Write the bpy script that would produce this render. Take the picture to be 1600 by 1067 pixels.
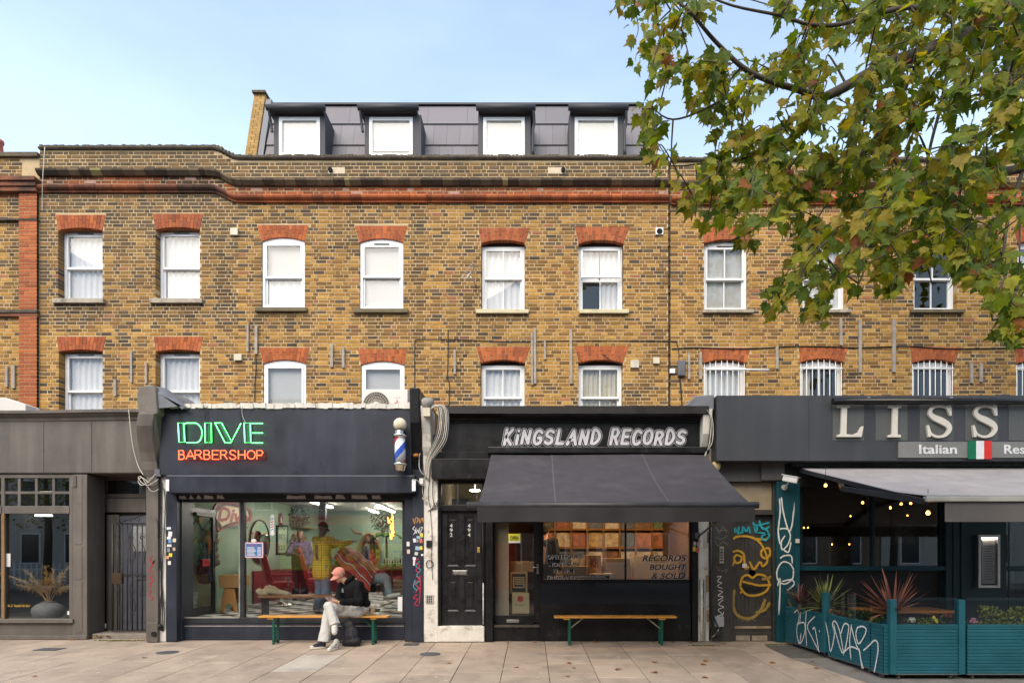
import bpy, math, random
from mathutils import Vector, Matrix, noise
R = math.radians
random.seed(7)
sc = bpy.context.scene
col = sc.collection
for o in list(bpy.data.objects):
    bpy.data.objects.remove(o)

# ---------------------------------------------------------------- camera, sky, sun, exposure
F, D, VX, HY, EYE = 945.0, 10.5, 830.0, 862.0, 1.556      # focal length and picture centre measured on a 1600 px wide frame
cd = bpy.data.cameras.new('camera'); cam = bpy.data.objects.new('camera', cd); col.objects.link(cam)
cam.location = (0, -D, EYE); cam.rotation_euler = (R(90), 0, 0)
cd.sensor_width = 36; cd.lens = F / 1600 * 36
cd.shift_x = (800 - VX) / 1600; cd.shift_y = (HY - 533.5) / 1600
cd.clip_start = .05; cd.clip_end = 2000
sc.camera = cam

SUN_EL, SUN_AZ = 46.0, -158.0                                # degrees; azimuth clockwise from +Y
w = bpy.data.worlds.new('World'); sc.world = w; w.use_nodes = True
nt = w.node_tree; nt.nodes.clear()
sky = nt.nodes.new('ShaderNodeTexSky'); sky.sky_type = 'NISHITA'; sky.sun_disc = False
sky.sun_elevation = R(SUN_EL); sky.sun_rotation = R(SUN_AZ)
sky.air_density = 1.0; sky.dust_density = 1.0; sky.ozone_density = 1.4; sky.altitude = 30
tc = nt.nodes.new('ShaderNodeTexCoord')
cl = nt.nodes.new('ShaderNodeTexNoise'); cl.inputs['Scale'].default_value = 1.7; cl.inputs['Detail'].default_value = 7; cl.inputs['Roughness'].default_value = .55
mp = nt.nodes.new('ShaderNodeMapping'); mp.inputs['Scale'].default_value = (1, 1, 2.6)
rp = nt.nodes.new('ShaderNodeValToRGB'); rp.color_ramp.elements[0].position = .40; rp.color_ramp.elements[1].position = .78
rp.color_ramp.elements[0].color = (.16, .16, .16, 1); rp.color_ramp.elements[1].color = (.34, .34, .34, 1)
mx = nt.nodes.new('ShaderNodeMix'); mx.data_type = 'RGBA'
mx.inputs['B'].default_value = (4.9, 6.2, 7.7, 1)            # thin bright cloud veil over the blue
bg = nt.nodes.new('ShaderNodeBackground'); bg.inputs['Strength'].default_value = .08
wo = nt.nodes.new('ShaderNodeOutputWorld')
L = nt.links.new
L(tc.outputs['Generated'], mp.inputs[0]); L(mp.outputs[0], cl.inputs['Vector']); L(cl.outputs['Fac'], rp.inputs[0])
sx = nt.nodes.new('ShaderNodeSeparateXYZ'); hz = nt.nodes.new('ShaderNodeMapRange'); hz.inputs[1].default_value = .40; hz.inputs[2].default_value = .74; hz.inputs[3].default_value = .42; hz.inputs[4].default_value = .0   # the veil thickens towards the horizon
ad_ = nt.nodes.new('ShaderNodeMath'); ad_.operation = 'ADD'
L(tc.outputs['Generated'], sx.inputs[0]); L(sx.outputs[2], hz.inputs[0]); L(hz.outputs[0], ad_.inputs[0]); L(rp.outputs[0], ad_.inputs[1]); L(ad_.outputs[0], mx.inputs['Factor']); L(sky.outputs[0], mx.inputs['A']); L(mx.outputs['Result'], bg.inputs[0]); L(bg.outputs[0], wo.inputs[0])

sd = bpy.data.lights.new('sun', 'SUN'); sun = bpy.data.objects.new('sun', sd); col.objects.link(sun)
sd.energy = 1.3; sd.angle = R(55); sd.color = (1, .86, .66)
to_sun = Vector((math.sin(R(SUN_AZ)) * math.cos(R(SUN_EL)), math.cos(R(SUN_AZ)) * math.cos(R(SUN_EL)), math.sin(R(SUN_EL))))
sun.rotation_euler = to_sun.to_track_quat('Z', 'Y').to_euler()
sun.location = to_sun * 40
vs = sc.view_settings; vs.view_transform = 'Standard'; vs.look = 'None'; vs.gamma = 1; vs.exposure = 1.68; vs.use_curve_mapping = False
sc.render.engine = 'CYCLES'
sc.cycles.use_denoising = True
sc.cycles.max_bounces = 8; sc.cycles.transparent_max_bounces = 24; sc.cycles.sample_clamp_indirect = 6
sc.cycles.caustics_reflective = False; sc.cycles.caustics_refractive = False

# ---------------------------------------------------------------- measuring helpers (photo pixel at a known real depth -> metres)
def K(y): return F / (D + y)
def X(px, y=0): return (px - VX) / K(y)
def Z(py, y=0): return EYE + (HY - py) / K(y)
def P(px, py, y): return Vector((X(px, y), y, Z(py, y)))
SL = .028
def gz(y): return SL * max(min(y, 0), -4.6)                   # the pavement falls gently towards the road

# ---------------------------------------------------------------- materials
MATS = {}
def M(name, c=(.5, .5, .5), rough=.6, metal=0., var=.15, vs=5., fine=.08, fs=60., bump=0., bs=90., spec=.4, src=None, emit=0., coat=0., dirt=None, trans=0., streak=0.):
    if name in MATS: return MATS[name]
    m = bpy.data.materials.new(name); MATS[name] = m; m.use_nodes = True
    n = m.node_tree.nodes; l = m.node_tree.links.new; b = n['Principled BSDF']
    b.inputs['Roughness'].default_value = rough; b.inputs['Metallic'].default_value = metal
    b.inputs['Specular IOR Level'].default_value = spec
    b.inputs['Coat Weight'].default_value = coat
    if trans: b.inputs['Transmission Weight'].default_value = trans
    if emit:
        b.inputs['Emission Color'].default_value = (*c, 1); b.inputs['Emission Strength'].default_value = emit
        b.inputs['Base Color'].default_value = (*c, 1); return m
    geo = n.new('ShaderNodeNewGeometry')
    if src == 'attr':
        a = n.new('ShaderNodeAttribute'); a.attribute_name = 'tone'; base = a.outputs['Color']
    elif src == 'obj':
        a = n.new('ShaderNodeObjectInfo'); base = a.outputs['Color']
    else:
        a = n.new('ShaderNodeRGB'); a.outputs[0].default_value = (*c, 1); base = a.outputs[0]
    def noise_mul(sock, scale, amt, detail=4):
        t = n.new('ShaderNodeTexNoise'); t.inputs['Scale'].default_value = scale; t.inputs['Detail'].default_value = detail
        l(geo.outputs['Position'], t.inputs['Vector'])
        r = n.new('ShaderNodeMapRange'); r.inputs[1].default_value = .25; r.inputs[2].default_value = .75
        r.inputs[3].default_value = 1 - amt; r.inputs[4].default_value = 1 + amt
        l(t.outputs['Fac'], r.inputs[0])
        x = n.new('ShaderNodeVectorMath'); x.operation = 'SCALE'
        l(sock, x.inputs[0]); l(r.outputs[0], x.inputs['Scale'])
        return x.outputs[0], t.outputs['Fac']
    if var: base, f1 = noise_mul(base, vs, var)
    if fine: base, f2 = noise_mul(base, fs, fine, 3)
    if streak:                                                 # rain streaks running down the surface
        mp_ = n.new('ShaderNodeMapping'); mp_.inputs['Scale'].default_value = (4.5, 4.5, .5); l(geo.outputs['Position'], mp_.inputs[0])
        t = n.new('ShaderNodeTexNoise'); t.inputs['Scale'].default_value = 1; t.inputs['Detail'].default_value = 5; l(mp_.outputs[0], t.inputs['Vector'])
        r = n.new('ShaderNodeMapRange'); r.inputs[1].default_value = .42; r.inputs[2].default_value = .75; r.inputs[3].default_value = 1 - streak * .4; r.inputs[4].default_value = 1 + streak
        l(t.outputs['Fac'], r.inputs[0]); x = n.new('ShaderNodeVectorMath'); x.operation = 'SCALE'; l(base, x.inputs[0]); l(r.outputs[0], x.inputs['Scale']); base = x.outputs[0]
    if dirt:                                                   # blotches of another colour: (rgb, scale, threshold, softness, strength)
        dc, dsc, th, so, st = dirt
        t = n.new('ShaderNodeTexNoise'); t.inputs['Scale'].default_value = dsc; t.inputs['Detail'].default_value = 6; t.inputs['Roughness'].default_value = .65
        l(geo.outputs['Position'], t.inputs['Vector'])
        r = n.new('ShaderNodeMapRange'); r.inputs[1].default_value = th; r.inputs[2].default_value = th + so; r.inputs[4].default_value = st
        l(t.outputs['Fac'], r.inputs[0])
        x = n.new('ShaderNodeMix'); x.data_type = 'RGBA'; x.inputs['B'].default_value = (*dc, 1)
        l(r.outputs[0], x.inputs['Factor']); l(base, x.inputs['A']); base = x.outputs['Result']
    l(base, b.inputs['Base Color'])
    if bump:
        t = n.new('ShaderNodeTexNoise'); t.inputs['Scale'].default_value = bs; t.inputs['Detail'].default_value = 5
        l(geo.outputs['Position'], t.inputs['Vector'])
        bp = n.new('ShaderNodeBump'); bp.inputs['Strength'].default_value = bump; bp.inputs['Distance'].default_value = .01
        l(t.outputs['Fac'], bp.inputs['Height']); l(bp.outputs[0], b.inputs['Normal'])
    if var and rough > .15:
        r = n.new('ShaderNodeMapRange'); r.inputs[1].default_value = .3; r.inputs[2].default_value = .7
        r.inputs[3].default_value = max(rough - .08, .05); r.inputs[4].default_value = min(rough + .1, 1)
        l(f1, r.inputs[0]); l(r.outputs[0], b.inputs['Roughness'])
    return m

def glass(name='clear_glass', tint=(.93, .96, .95), gain=1.0, rough=.0, wob=.0):
    if name in MATS: return MATS[name]
    m = bpy.data.materials.new(name); MATS[name] = m; m.use_nodes = True
    n = m.node_tree.nodes; l = m.node_tree.links.new; n.clear()
    o = n.new('ShaderNodeOutputMaterial'); mixs = n.new('ShaderNodeMixShader')
    tr = n.new('ShaderNodeBsdfTransparent'); tr.inputs[0].default_value = (*tint, 1)
    gl = n.new('ShaderNodeBsdfGlossy'); gl.inputs['Roughness'].default_value = rough
    fr = n.new('ShaderNodeFresnel'); fr.inputs[0].default_value = 1.52
    mu = n.new('ShaderNodeMath'); mu.operation = 'MULTIPLY'; mu.inputs[1].default_value = gain; mu.use_clamp = True
    ge = n.new('ShaderNodeNewGeometry'); io = n.new('ShaderNodeMapRange'); io.inputs[3].default_value = 1.52; io.inputs[4].default_value = 1 / 1.52
    l(ge.outputs['Backfacing'], io.inputs[0]); l(io.outputs[0], fr.inputs[0])
    l(fr.outputs[0], mu.inputs[0]); l(mu.outputs[0], mixs.inputs[0]); l(tr.outputs[0], mixs.inputs[1]); l(gl.outputs[0], mixs.inputs[2]); l(mixs.outputs[0], o.inputs[0])
    if wob:
        geo = n.new('ShaderNodeNewGeometry'); t = n.new('ShaderNodeTexNoise'); t.inputs['Scale'].default_value = 1.6; t.inputs['Detail'].default_value = 1
        bp = n.new('ShaderNodeBump'); bp.inputs['Strength'].default_value = wob; bp.inputs['Distance'].default_value = .02
        l(geo.outputs['Position'], t.inputs['Vector']); l(t.outputs['Fac'], bp.inputs['Height']); l(bp.outputs[0], gl.inputs['Normal']); l(bp.outputs[0], fr.inputs['Normal'])
    return m

def spraymat(name, c):
    """sprayed paint: solid in the middle of the stroke, speckled out at its edge"""
    if name in MATS: return MATS[name]
    m = M(name, c, .55, var=.1, fine=.1)
    n = m.node_tree.nodes; l = m.node_tree.links.new; b = n['Principled BSDF']; out = [x for x in n if x.type == 'OUTPUT_MATERIAL'][0]
    a = n.new('ShaderNodeAttribute'); a.attribute_name = 'edge'
    geo = n.new('ShaderNodeNewGeometry'); t = n.new('ShaderNodeTexNoise'); t.inputs['Scale'].default_value = 140; t.inputs['Detail'].default_value = 2
    l(geo.outputs['Position'], t.inputs['Vector'])
    s = n.new('ShaderNodeMath'); s.operation = 'MULTIPLY_ADD'; s.inputs[1].default_value = 1.1; s.inputs[2].default_value = -.32
    l(t.outputs['Fac'], s.inputs[0])
    ad = n.new('ShaderNodeMath'); ad.operation = 'ADD'; l(a.outputs['Fac'], ad.inputs[0]); l(s.outputs[0], ad.inputs[1])
    r = n.new('ShaderNodeMapRange'); r.inputs[1].default_value = .3; r.inputs[2].default_value = .75; l(ad.outputs[0], r.inputs[0])
    mixs = n.new('ShaderNodeMixShader'); tr = n.new('ShaderNodeBsdfTransparent')
    l(r.outputs[0], mixs.inputs[0]); l(tr.outputs[0], mixs.inputs[1]); l(b.outputs[0], mixs.inputs[2]); l(mixs.outputs[0], out.inputs[0])
    return m

# ---------------------------------------------------------------- mesh helpers
class MB:
    def __init__(s): s.v = []; s.f = []; s.c = None; s.sm = []; s.e = None
    def _c(s, n, c):
        if c is not None:
            if s.c is None: s.c = [(1, 1, 1)] * (len(s.v) - n)
            s.c += [c] * n
        elif s.c is not None: s.c += [(1, 1, 1)] * n
    def poly(s, pts, c=None):
        b = len(s.v); s.v += [tuple(p) for p in pts]; s.f.append(tuple(range(b, b + len(pts)))); s.sm.append(False); s._c(len(pts), c); return s
    def box(s, x0, x1, y0, y1, z0, z1, c=None, ch=0.):
        if x0 > x1: x0, x1 = x1, x0
        if y0 > y1: y0, y1 = y1, y0
        if z0 > z1: z0, z1 = z1, z0
        b = len(s.v)
        if ch > 0:                                             # front edges chamfered (seen from -y)
            ch = min(ch, (x1 - x0) * .3, (z1 - z0) * .3, (y1 - y0) * .5)
            s.v += [(x0 + ch, y0, z0 + ch), (x1 - ch, y0, z0 + ch), (x1 - ch, y0, z1 - ch), (x0 + ch, y0, z1 - ch),
                    (x0, y0 + ch, z0), (x1, y0 + ch, z0), (x1, y0 + ch, z1), (x0, y0 + ch, z1),
                    (x0, y1, z0), (x1, y1, z0), (x1, y1, z1), (x0, y1, z1)]
            q = [(0, 1, 2, 3), (4, 5, 1, 0), (5, 6, 2, 1), (6, 7, 3, 2), (7, 4, 0, 3), (8, 9, 5, 4), (9, 10, 6, 5), (10, 11, 7, 6), (11, 8, 4, 7), (9, 8, 11, 10)]
            s._c(12, c)
        else:
            s.v += [(x0, y0, z0), (x1, y0, z0), (x1, y1, z0), (x0, y1, z0), (x0, y0, z1), (x1, y0, z1), (x1, y1, z1), (x0, y1, z1)]
            q = [(0, 1, 5, 4), (1, 2, 6, 5), (2, 3, 7, 6), (3, 0, 4, 7), (4, 5, 6, 7), (3, 2, 1, 0)]
            s._c(8, c)
        s.f += [tuple(b + i for i in t) for t in q]; s.sm += [False] * len(q); return s
    def obox(s, c, size, rot=None, col=None):
        n0 = len(s.v); hx, hy, hz = size[0] / 2, size[1] / 2, size[2] / 2
        s.box(-hx, hx, -hy, hy, -hz, hz, col); m = (rot or Matrix()).to_4x4(); c = Vector(c)
        for i in range(n0, len(s.v)): s.v[i] = tuple(c + (m @ Vector(s.v[i])))
        return s
    def bar(s, a, b, wdt, dep=None, up=Vector((0, 0, 1)), c=None):
        """rectangular bar from a to b"""
        a = Vector(a); b = Vector(b); d = b - a; z = d.normalized()
        u = up if abs(z.dot(up)) < .95 else Vector((0, 1, 0))
        x = u.cross(z).normalized(); y = z.cross(x)
        m = Matrix((x, y, z)).transposed()
        return s.obox((a + b) / 2, (wdt, dep or wdt, d.length), m, c)
    def tube(s, pts, r, n=8, closed=False, cap=True, c=None):
        pts = [Vector(p) for p in pts]; N = len(pts); b = len(s.v); rr = r if isinstance(r, (list, tuple)) else [r] * N
        prev = None
        for i, p in enumerate(pts):
            t = (pts[(i + 1) % N] - pts[i - 1]) if closed else (pts[min(i + 1, N - 1)] - pts[max(i - 1, 0)])
            if t.length < 1e-9: t = Vector((0, 0, 1))
            t.normalize()
            if prev is None:
                u = t.cross(Vector((0, 1, 0)));
                if u.length < .1: u = t.cross(Vector((1, 0, 0)))
            else: u = prev - t * prev.dot(t)
            if u.length < 1e-6: u = t.orthogonal()
            u.normalize(); prev = u; w_ = t.cross(u)
            for k in range(n):
                a = 2 * math.pi * k / n; s.v.append(tuple(p + (u * math.cos(a) + w_ * math.sin(a)) * rr[i]))
        M_ = N if closed else N - 1
        for i in range(M_):
            for k in range(n):
                j = (i + 1) % N
                s.f.append((b + i * n + k, b + i * n + (k + 1) % n, b + j * n + (k + 1) % n, b + j * n + k)); s.sm.append(True)
        if cap and not closed:
            s.f.append(tuple(b + k for k in reversed(range(n)))); s.f.append(tuple(b + (N - 1) * n + k for k in range(n))); s.sm += [False, False]
        s._c(N * n, c); return s
    def lathe(s, prof, c, n=24, axis='z', colr=None):
        b = len(s.v); c = Vector(c)
        for r_, h in prof:
            for k in range(n):
                a = 2 * math.pi * k / n; p = (r_ * math.cos(a), r_ * math.sin(a), h)
                if axis == 'y': p = (p[0], p[2], p[1])
                if axis == 'x': p = (p[2], p[0], p[1])
                s.v.append(tuple(c + Vector(p)))
        for i in range(len(prof) - 1):
            for k in range(n):
                s.f.append((b + i * n + k, b + i * n + (k + 1) % n, b + (i + 1) * n + (k + 1) % n, b + (i + 1) * n + k)); s.sm.append(True)
        s.f.append(tuple(b + k for k in reversed(range(n)))); s.f.append(tuple(b + (len(prof) - 1) * n + k for k in range(n))); s.sm += [False, False]
        s._c(len(prof) * n, colr); return s
    def prism(s, pts, y0, y1, c=None):
        """polygon in x-z, extruded from y0 (front) to y1"""
        n = len(pts); b = len(s.v)
        s.v += [(p[0], y0, p[1]) for p in pts] + [(p[0], y1, p[1]) for p in pts]
        s.f.append(tuple(b + i for i in range(n))); s.f.append(tuple(b + n + i for i in reversed(range(n)))); s.sm += [False, False]
        for i in range(n):
            j = (i + 1) % n; s.f.append((b + j, b + i, b + n + i, b + n + j)); s.sm.append(False)
        s._c(2 * n, c); return s
    def prismx(s, pts, x0, x1, c=None):
        """polygon in y-z, extruded along x"""
        n = len(pts); b = len(s.v)
        s.v += [(x0, p[0], p[1]) for p in pts] + [(x1, p[0], p[1]) for p in pts]
        s.f.append(tuple(b + i for i in range(n))); s.f.append(tuple(b + n + i for i in reversed(range(n)))); s.sm += [False, False]
        for i in range(n):
            j = (i + 1) % n; s.f.append((b + j, b + i, b + n + i, b + n + j)); s.sm.append(False)
        s._c(2 * n, c); return s
    def sweep(s, path, prof, c=None, smooth=False):
        """profile [(dy,dz)] carried along a path [(x,z)] on a wall; first and last profile points at the back"""
        b = len(s.v); n = len(prof); N = len(path)
        for (x, y, z) in path:
            s.v += [(x, y + p[0], z + p[1]) for p in prof]
        for i in range(N - 1):
            for k in range(n):
                k2 = (k + 1) % n
                s.f.append((b + i * n + k, b + (i + 1) * n + k, b + (i + 1) * n + k2, b + i * n + k2)); s.sm.append(smooth)
        s.f.append(tuple(b + k for k in range(n))); s.f.append(tuple(b + (N - 1) * n + k for k in reversed(range(n)))); s.sm += [False, False]
        s._c(N * n, c); return s
    def grid(s, fn, nu, nv, c=None, smooth=True):
        b = len(s.v)
        for i in range(nu + 1):
            for j in range(nv + 1): s.v.append(tuple(fn(i / nu, j / nv)))
        for i in range(nu):
            for j in range(nv):
                a = b + i * (nv + 1) + j; s.f.append((a, a + nv + 1, a + nv + 2, a + 1)); s.sm.append(smooth)
        s._c((nu + 1) * (nv + 1), c); return s
    def ball(s, c, r, n=16, m=10, rot=None, colr=None):
        c = Vector(c); rx, ry, rz = r if isinstance(r, (tuple, list, Vector)) else (r, r, r); rot = rot or Matrix.Identity(3)
        b = len(s.v)
        for j in range(m + 1):
            th = math.pi * min(max(j / m, .004), .996)
            for k in range(n):
                a = 2 * math.pi * k / n
                s.v.append(tuple(c + rot @ Vector((rx * math.sin(th) * math.cos(a), ry * math.sin(th) * math.sin(a), rz * math.cos(th)))))
        for j in range(m):
            for k in range(n):
                s.f.append((b + j * n + k, b + (j + 1) * n + k, b + (j + 1) * n + (k + 1) % n, b + j * n + (k + 1) % n)); s.sm.append(True)
        s.f.append(tuple(b + k for k in range(n))); s.f.append(tuple(b + m * n + k for k in reversed(range(n)))); s.sm += [True, True]
        s._c((m + 1) * n, colr); return s
    def cap(s, a, b_, r0, r1, n=14):
        """closed tapered capsule"""
        a = Vector(a); b_ = Vector(b_); d = (b_ - a); Ld = max(d.length, 1e-5); t = d / Ld
        prof = [(-r0, .02 * r0)] + [(-r0 * math.cos(q), r0 * math.sin(q)) for q in (.35, .8, 1.2)] + [(0, r0), (Ld, r1)] + [(Ld + r1 * math.cos(q), r1 * math.sin(q)) for q in (1.2, .8, .35)] + [(Ld + r1, .02 * r1)]
        return s.tube([a + t * p[0] for p in prof], [p[1] for p in prof], n)
    def mesh(s, name):
        me = bpy.data.meshes.new(name); me.from_pydata(s.v, [], s.f); me.update()
        me.polygons.foreach_set('use_smooth', s.sm)
        if s.c is not None:
            at = me.color_attributes.new('tone', 'FLOAT_COLOR', 'POINT'); fl = []
            for c in s.c: fl += [c[0], c[1], c[2], 1.]
            at.data.foreach_set('color', fl)
        if s.e is not None:
            at = me.attributes.new('edge', 'FLOAT', 'POINT'); at.data.foreach_set('value', s.e)
        return me
    def build(s, name, mat, parent=None, bevel=0., fixn=False):
        me = s.mesh(name)
        if fixn:
            import bmesh
            bm = bmesh.new(); bm.from_mesh(me); bmesh.ops.recalc_face_normals(bm, faces=bm.faces); bm.to_mesh(me); bm.free()
        return put(name, me, mat, parent, bevel)

def put(name, me, mat, parent=None, bevel=0., loc=None):
    o = bpy.data.objects.new(name, me); col.objects.link(o)
    if mat is not None and not me.materials: me.materials.append(mat)
    if loc is not None: o.location = loc
    if parent is not None:
        o.parent = parent; o.matrix_parent_inverse = WM[parent.name].inverted()
    WM[o.name] = Matrix.Translation(o.location) if loc is not None else Matrix()
    if bevel:
        b = o.modifiers.new('bevel', 'BEVEL'); b.width = bevel; b.segments = 2; b.limit_method = 'ANGLE'
    return o
WM = {}
def tag(o, label=None, cat=None, group=None, kind=None):
    if label: o['label'] = label
    if cat: o['category'] = cat
    if group: o['group'] = group
    if kind: o['kind'] = kind
    return o
def thing(name, label, cat, loc, group=None):
    o = bpy.data.objects.new(name, None); col.objects.link(o); o.location = loc; o.empty_display_size = .1
    WM[o.name] = Matrix.Translation(Vector(loc)); return tag(o, label, cat, group)
def clone(src, parent, off):
    c = src.copy(); col.objects.link(c)
    if parent is None:
        c.location = Vector(src.location) + Vector(off)
    else: c.parent = parent
    WM[c.name] = Matrix.Translation(c.location) if parent is None else Matrix()
    for ch in list(src.children): clone(ch, c, off)
    return c
def crom(pts, n=6, closed=False):
    """smooth curve through the points"""
    pts = [Vector(p) for p in pts]; N = len(pts); out = []
    rng = range(N) if closed else range(N - 1)
    for i in rng:
        p0 = pts[i - 1] if (i > 0 or closed) else pts[0]; p1 = pts[i]; p2 = pts[(i + 1) % N]
        p3 = pts[(i + 2) % N] if (closed or i + 2 < N) else pts[-1]
        for k in range(n):
            t = k / n
            out.append(.5 * ((2 * p1) + (p2 - p0) * t + (2 * p0 - 5 * p1 + 4 * p2 - p3) * t * t + (3 * p1 - p0 - 3 * p2 + p3) * t ** 3))
    if not closed: out.append(pts[-1])
    return out
def text_mesh(body, x0, x1, z0, z1, y, mat, name, parent=None, extrude=.004, offset=0., shear=0., mirror=False, keep=False, pt=None, spacing=1.):
    cu = bpy.data.curves.new(name, 'FONT'); cu.body = body; cu.extrude = extrude; cu.offset = offset; cu.shear = shear; cu.size = 1; cu.resolution_u = 3; cu.space_character = spacing
    o = bpy.data.objects.new('tmp', cu); col.objects.link(o)
    bpy.context.view_layer.update()
    me = bpy.data.meshes.new_from_object(o.evaluated_get(bpy.context.evaluated_depsgraph_get()))
    bpy.data.objects.remove(o)
    xs = [v.co.x for v in me.vertices]; zs = [v.co.y for v in me.vertices]
    ax, bx, az, bz = min(xs), max(xs), min(zs), max(zs)
    sx = (x1 - x0) / (bx - ax); sz = (z1 - z0) / (bz - az)
    for v in me.vertices:
        x = x0 + (v.co.x - ax) * sx; z = z0 + (v.co.y - az) * sz; dd = v.co.z
        p = Vector((x, y - dd, z)); v.co = pt(p) if pt else p
    me.name = name; return put(name, me, mat, parent)
def ribbon(pts, wd, nrm=Vector((0, -1, 0)), mb=None, jit=0.):
    """flat paint stroke through 3D points, width wd, facing nrm, with an 'edge' attribute"""
    mb = mb or MB()
    if mb.e is None: mb.e = []
    pts = [Vector(p) for p in pts]; N = len(pts); b = len(mb.v)
    for i, p in enumerate(pts):
        t = (pts[min(i + 1, N - 1)] - pts[max(i - 1, 0)]);
        if t.length < 1e-9: t = Vector((1, 0, 0))
        sd_ = t.normalized().cross(nrm).normalized()
        wv = wd / 2 * (1 + jit * math.sin(i * 1.7)) * (.55 if i in (0, N - 1) else 1)
        for q in (-1, -.5, 0, .5, 1):
            mb.v.append(tuple(p + sd_ * wv * q)); mb.e.append({1: 0, .5: .62, 0: 1}[abs(q)] * (.5 if i in (0, N - 1) else 1))
    for i in range(N - 1):
        for k in range(4):
            mb.f.append((b + i * 5 + k, b + (i + 1) * 5 + k, b + (i + 1) * 5 + k + 1, b + i * 5 + k + 1)); mb.sm.append(False)
    return mb
def spray(name, strokes, wpx, y, mat, parent, smooth=True, off=.004, n=5):
    """strokes in photo pixels on a wall at depth y"""
    mb = MB()
    for i, s_ in enumerate(strokes):
        yy = y - off - i * .0006
        pts = [P(a, b, yy) for a, b in s_]
        ribbon(crom(pts, n) if smooth else pts, wpx / K(y), mb=mb, jit=.12)
    return mb.build(name, mat, parent)
def cable(name, pts, r, mat, parent=None, n=5):
    return MB().tube(crom(pts, n), r, 6).build(name, mat, parent)

# common materials
WHITE = M('white_upvc', (.84, .84, .84), .35, var=.05, vs=3, fine=.02, dirt=((.45, .42, .36), 2.5, .58, .2, .35))
GLASS = glass('clear_glass', (.985, .99, .99), gain=1.0)
SHOPG = glass('shop_glass', (.94, .955, .95), gain=2.1)
BLACK = M('black_paint', (.010, .010, .011), .34, spec=.28, streak=.5, var=.35, vs=4, fine=.2, fs=35, bump=.04, bs=25, dirt=((.09, .085, .08), 7, .60, .18, .5))
NAVY = M('navy_paint', (.023, .027, .042), .40, spec=.35, streak=.35, var=.22, vs=2.2, fine=.06, bump=.03, bs=20, dirt=((.10, .105, .12), 5, .62, .2, .35))
GREYP = M('grey_brown_paint', (.122, .105, .09), .5, streak=.3, var=.14, vs=2.5, fine=.08, bump=.06, bs=30, dirt=((.06, .055, .05), 4, .57, .2, .5))
LEAD = M('lead', (.16, .17, .19), .55, var=.25, vs=4, fine=.1, bump=.1, bs=15)
WPAINT = M('flaking_white_paint', (.66, .63, .57), .6, streak=.12, var=.12, vs=4, fine=.1, bump=.25, bs=28, dirt=((.30, .25, .19), 5, .55, .12, .8))
STEEL = M('steel', (.45, .45, .45), .3, 1., var=.1)
WIREW = M('pale_cable', (.62, .58, .5), .5, var=.1)
WIREB = M('black_cable', (.02, .02, .022), .5)
TIMBER = M('weathered_batten', (.36, .31, .26), .8, var=.25, vs=9, fine=.2)
SOIL = M('soil', (.05, .035, .025), .95, var=.4, vs=20, bump=.6, bs=60)
# ---------------------------------------------------------------- ground, road, pavement
YB = 2.1                                                       # depth of the upper brick wall behind the shopfront line
ASPH = M('asphalt', (.055, .055, .058), .85, var=.2, vs=1.5, fine=.25, fs=120, bump=.3, bs=200)
g = MB().poly([(-400, -400, -.42), (400, -400, -.42), (400, 400, -.42), (-400, 400, -.42)]).build('ground', M('earth', (.12, .11, .09), .95)); tag(g, kind='structure')
g = MB().box(-60, 60, -17.5, -4.75, -.5, -.255).build('road', ASPH); tag(g, kind='structure')
kb = M('kerb_stone', (.30, .28, .25), .8, var=.2, bump=.2, bs=40)
kerb = MB().box(-60, 60, -4.78, -4.74, -.5, gz(-4.6) - .02).build('kerb', kb); tag(kerb, kind='structure')
xk = -12.
while xk < 12:
    MB().box(xk + .004, xk + .908, -4.75, -4.605, -.45, gz(-4.6) + .001).build('kerb_stone', kb, kerb, .008); xk += .915
m_ = MB(); m_.box(-60, 60, -21.9, -17.5, -.5, -.14); tag(m_.build('far_pavement', kb), kind='structure')
JOINT = M('joint_grit', (.10, .085, .06), .95, var=.3, vs=9, bump=.3, dirt=((.09, .10, .03), 3, .5, .2, .7))
SLAB = M('paving_stone', src='obj', rough=.82, var=.13, vs=3.2, fine=.13, fs=90, bump=.12, bs=70, dirt=((.14, .11, .085), 1.9, .50, .25, .62))
pb = MB()
pb.poly([(-60, -4.62, gz(-4.6) - .012), (60, -4.62, gz(-4.6) - .012), (60, .0, -.012), (-60, .0, -.012)])
pb.poly([(-60, 0, -.012), (60, 0, -.012), (60, 2., -.012), (-60, 2., -.012)])
pave = pb.build('pavement', JOINT); tag(pave, kind='structure')
rs = random.Random(3)
def gyz(py):                                                   # depth of a ground point seen at picture row py
    y = 0.
    for _ in range(60): y = (EYE - gz(y)) * F / (py - HY) - D
    return y
known = {0: [1023.4, 1036.7, 1051.7], 1: [1029, 1058], 2: [1025.6, 1053], -1: [1057], -2: [1022.6, 1050], -3: [1026, 1054], -4: [1021, 1047.5], -5: [1024, 1053], -6: [1023, 1034, 1048.5], -7: [1018.5, 1046]}
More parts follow.
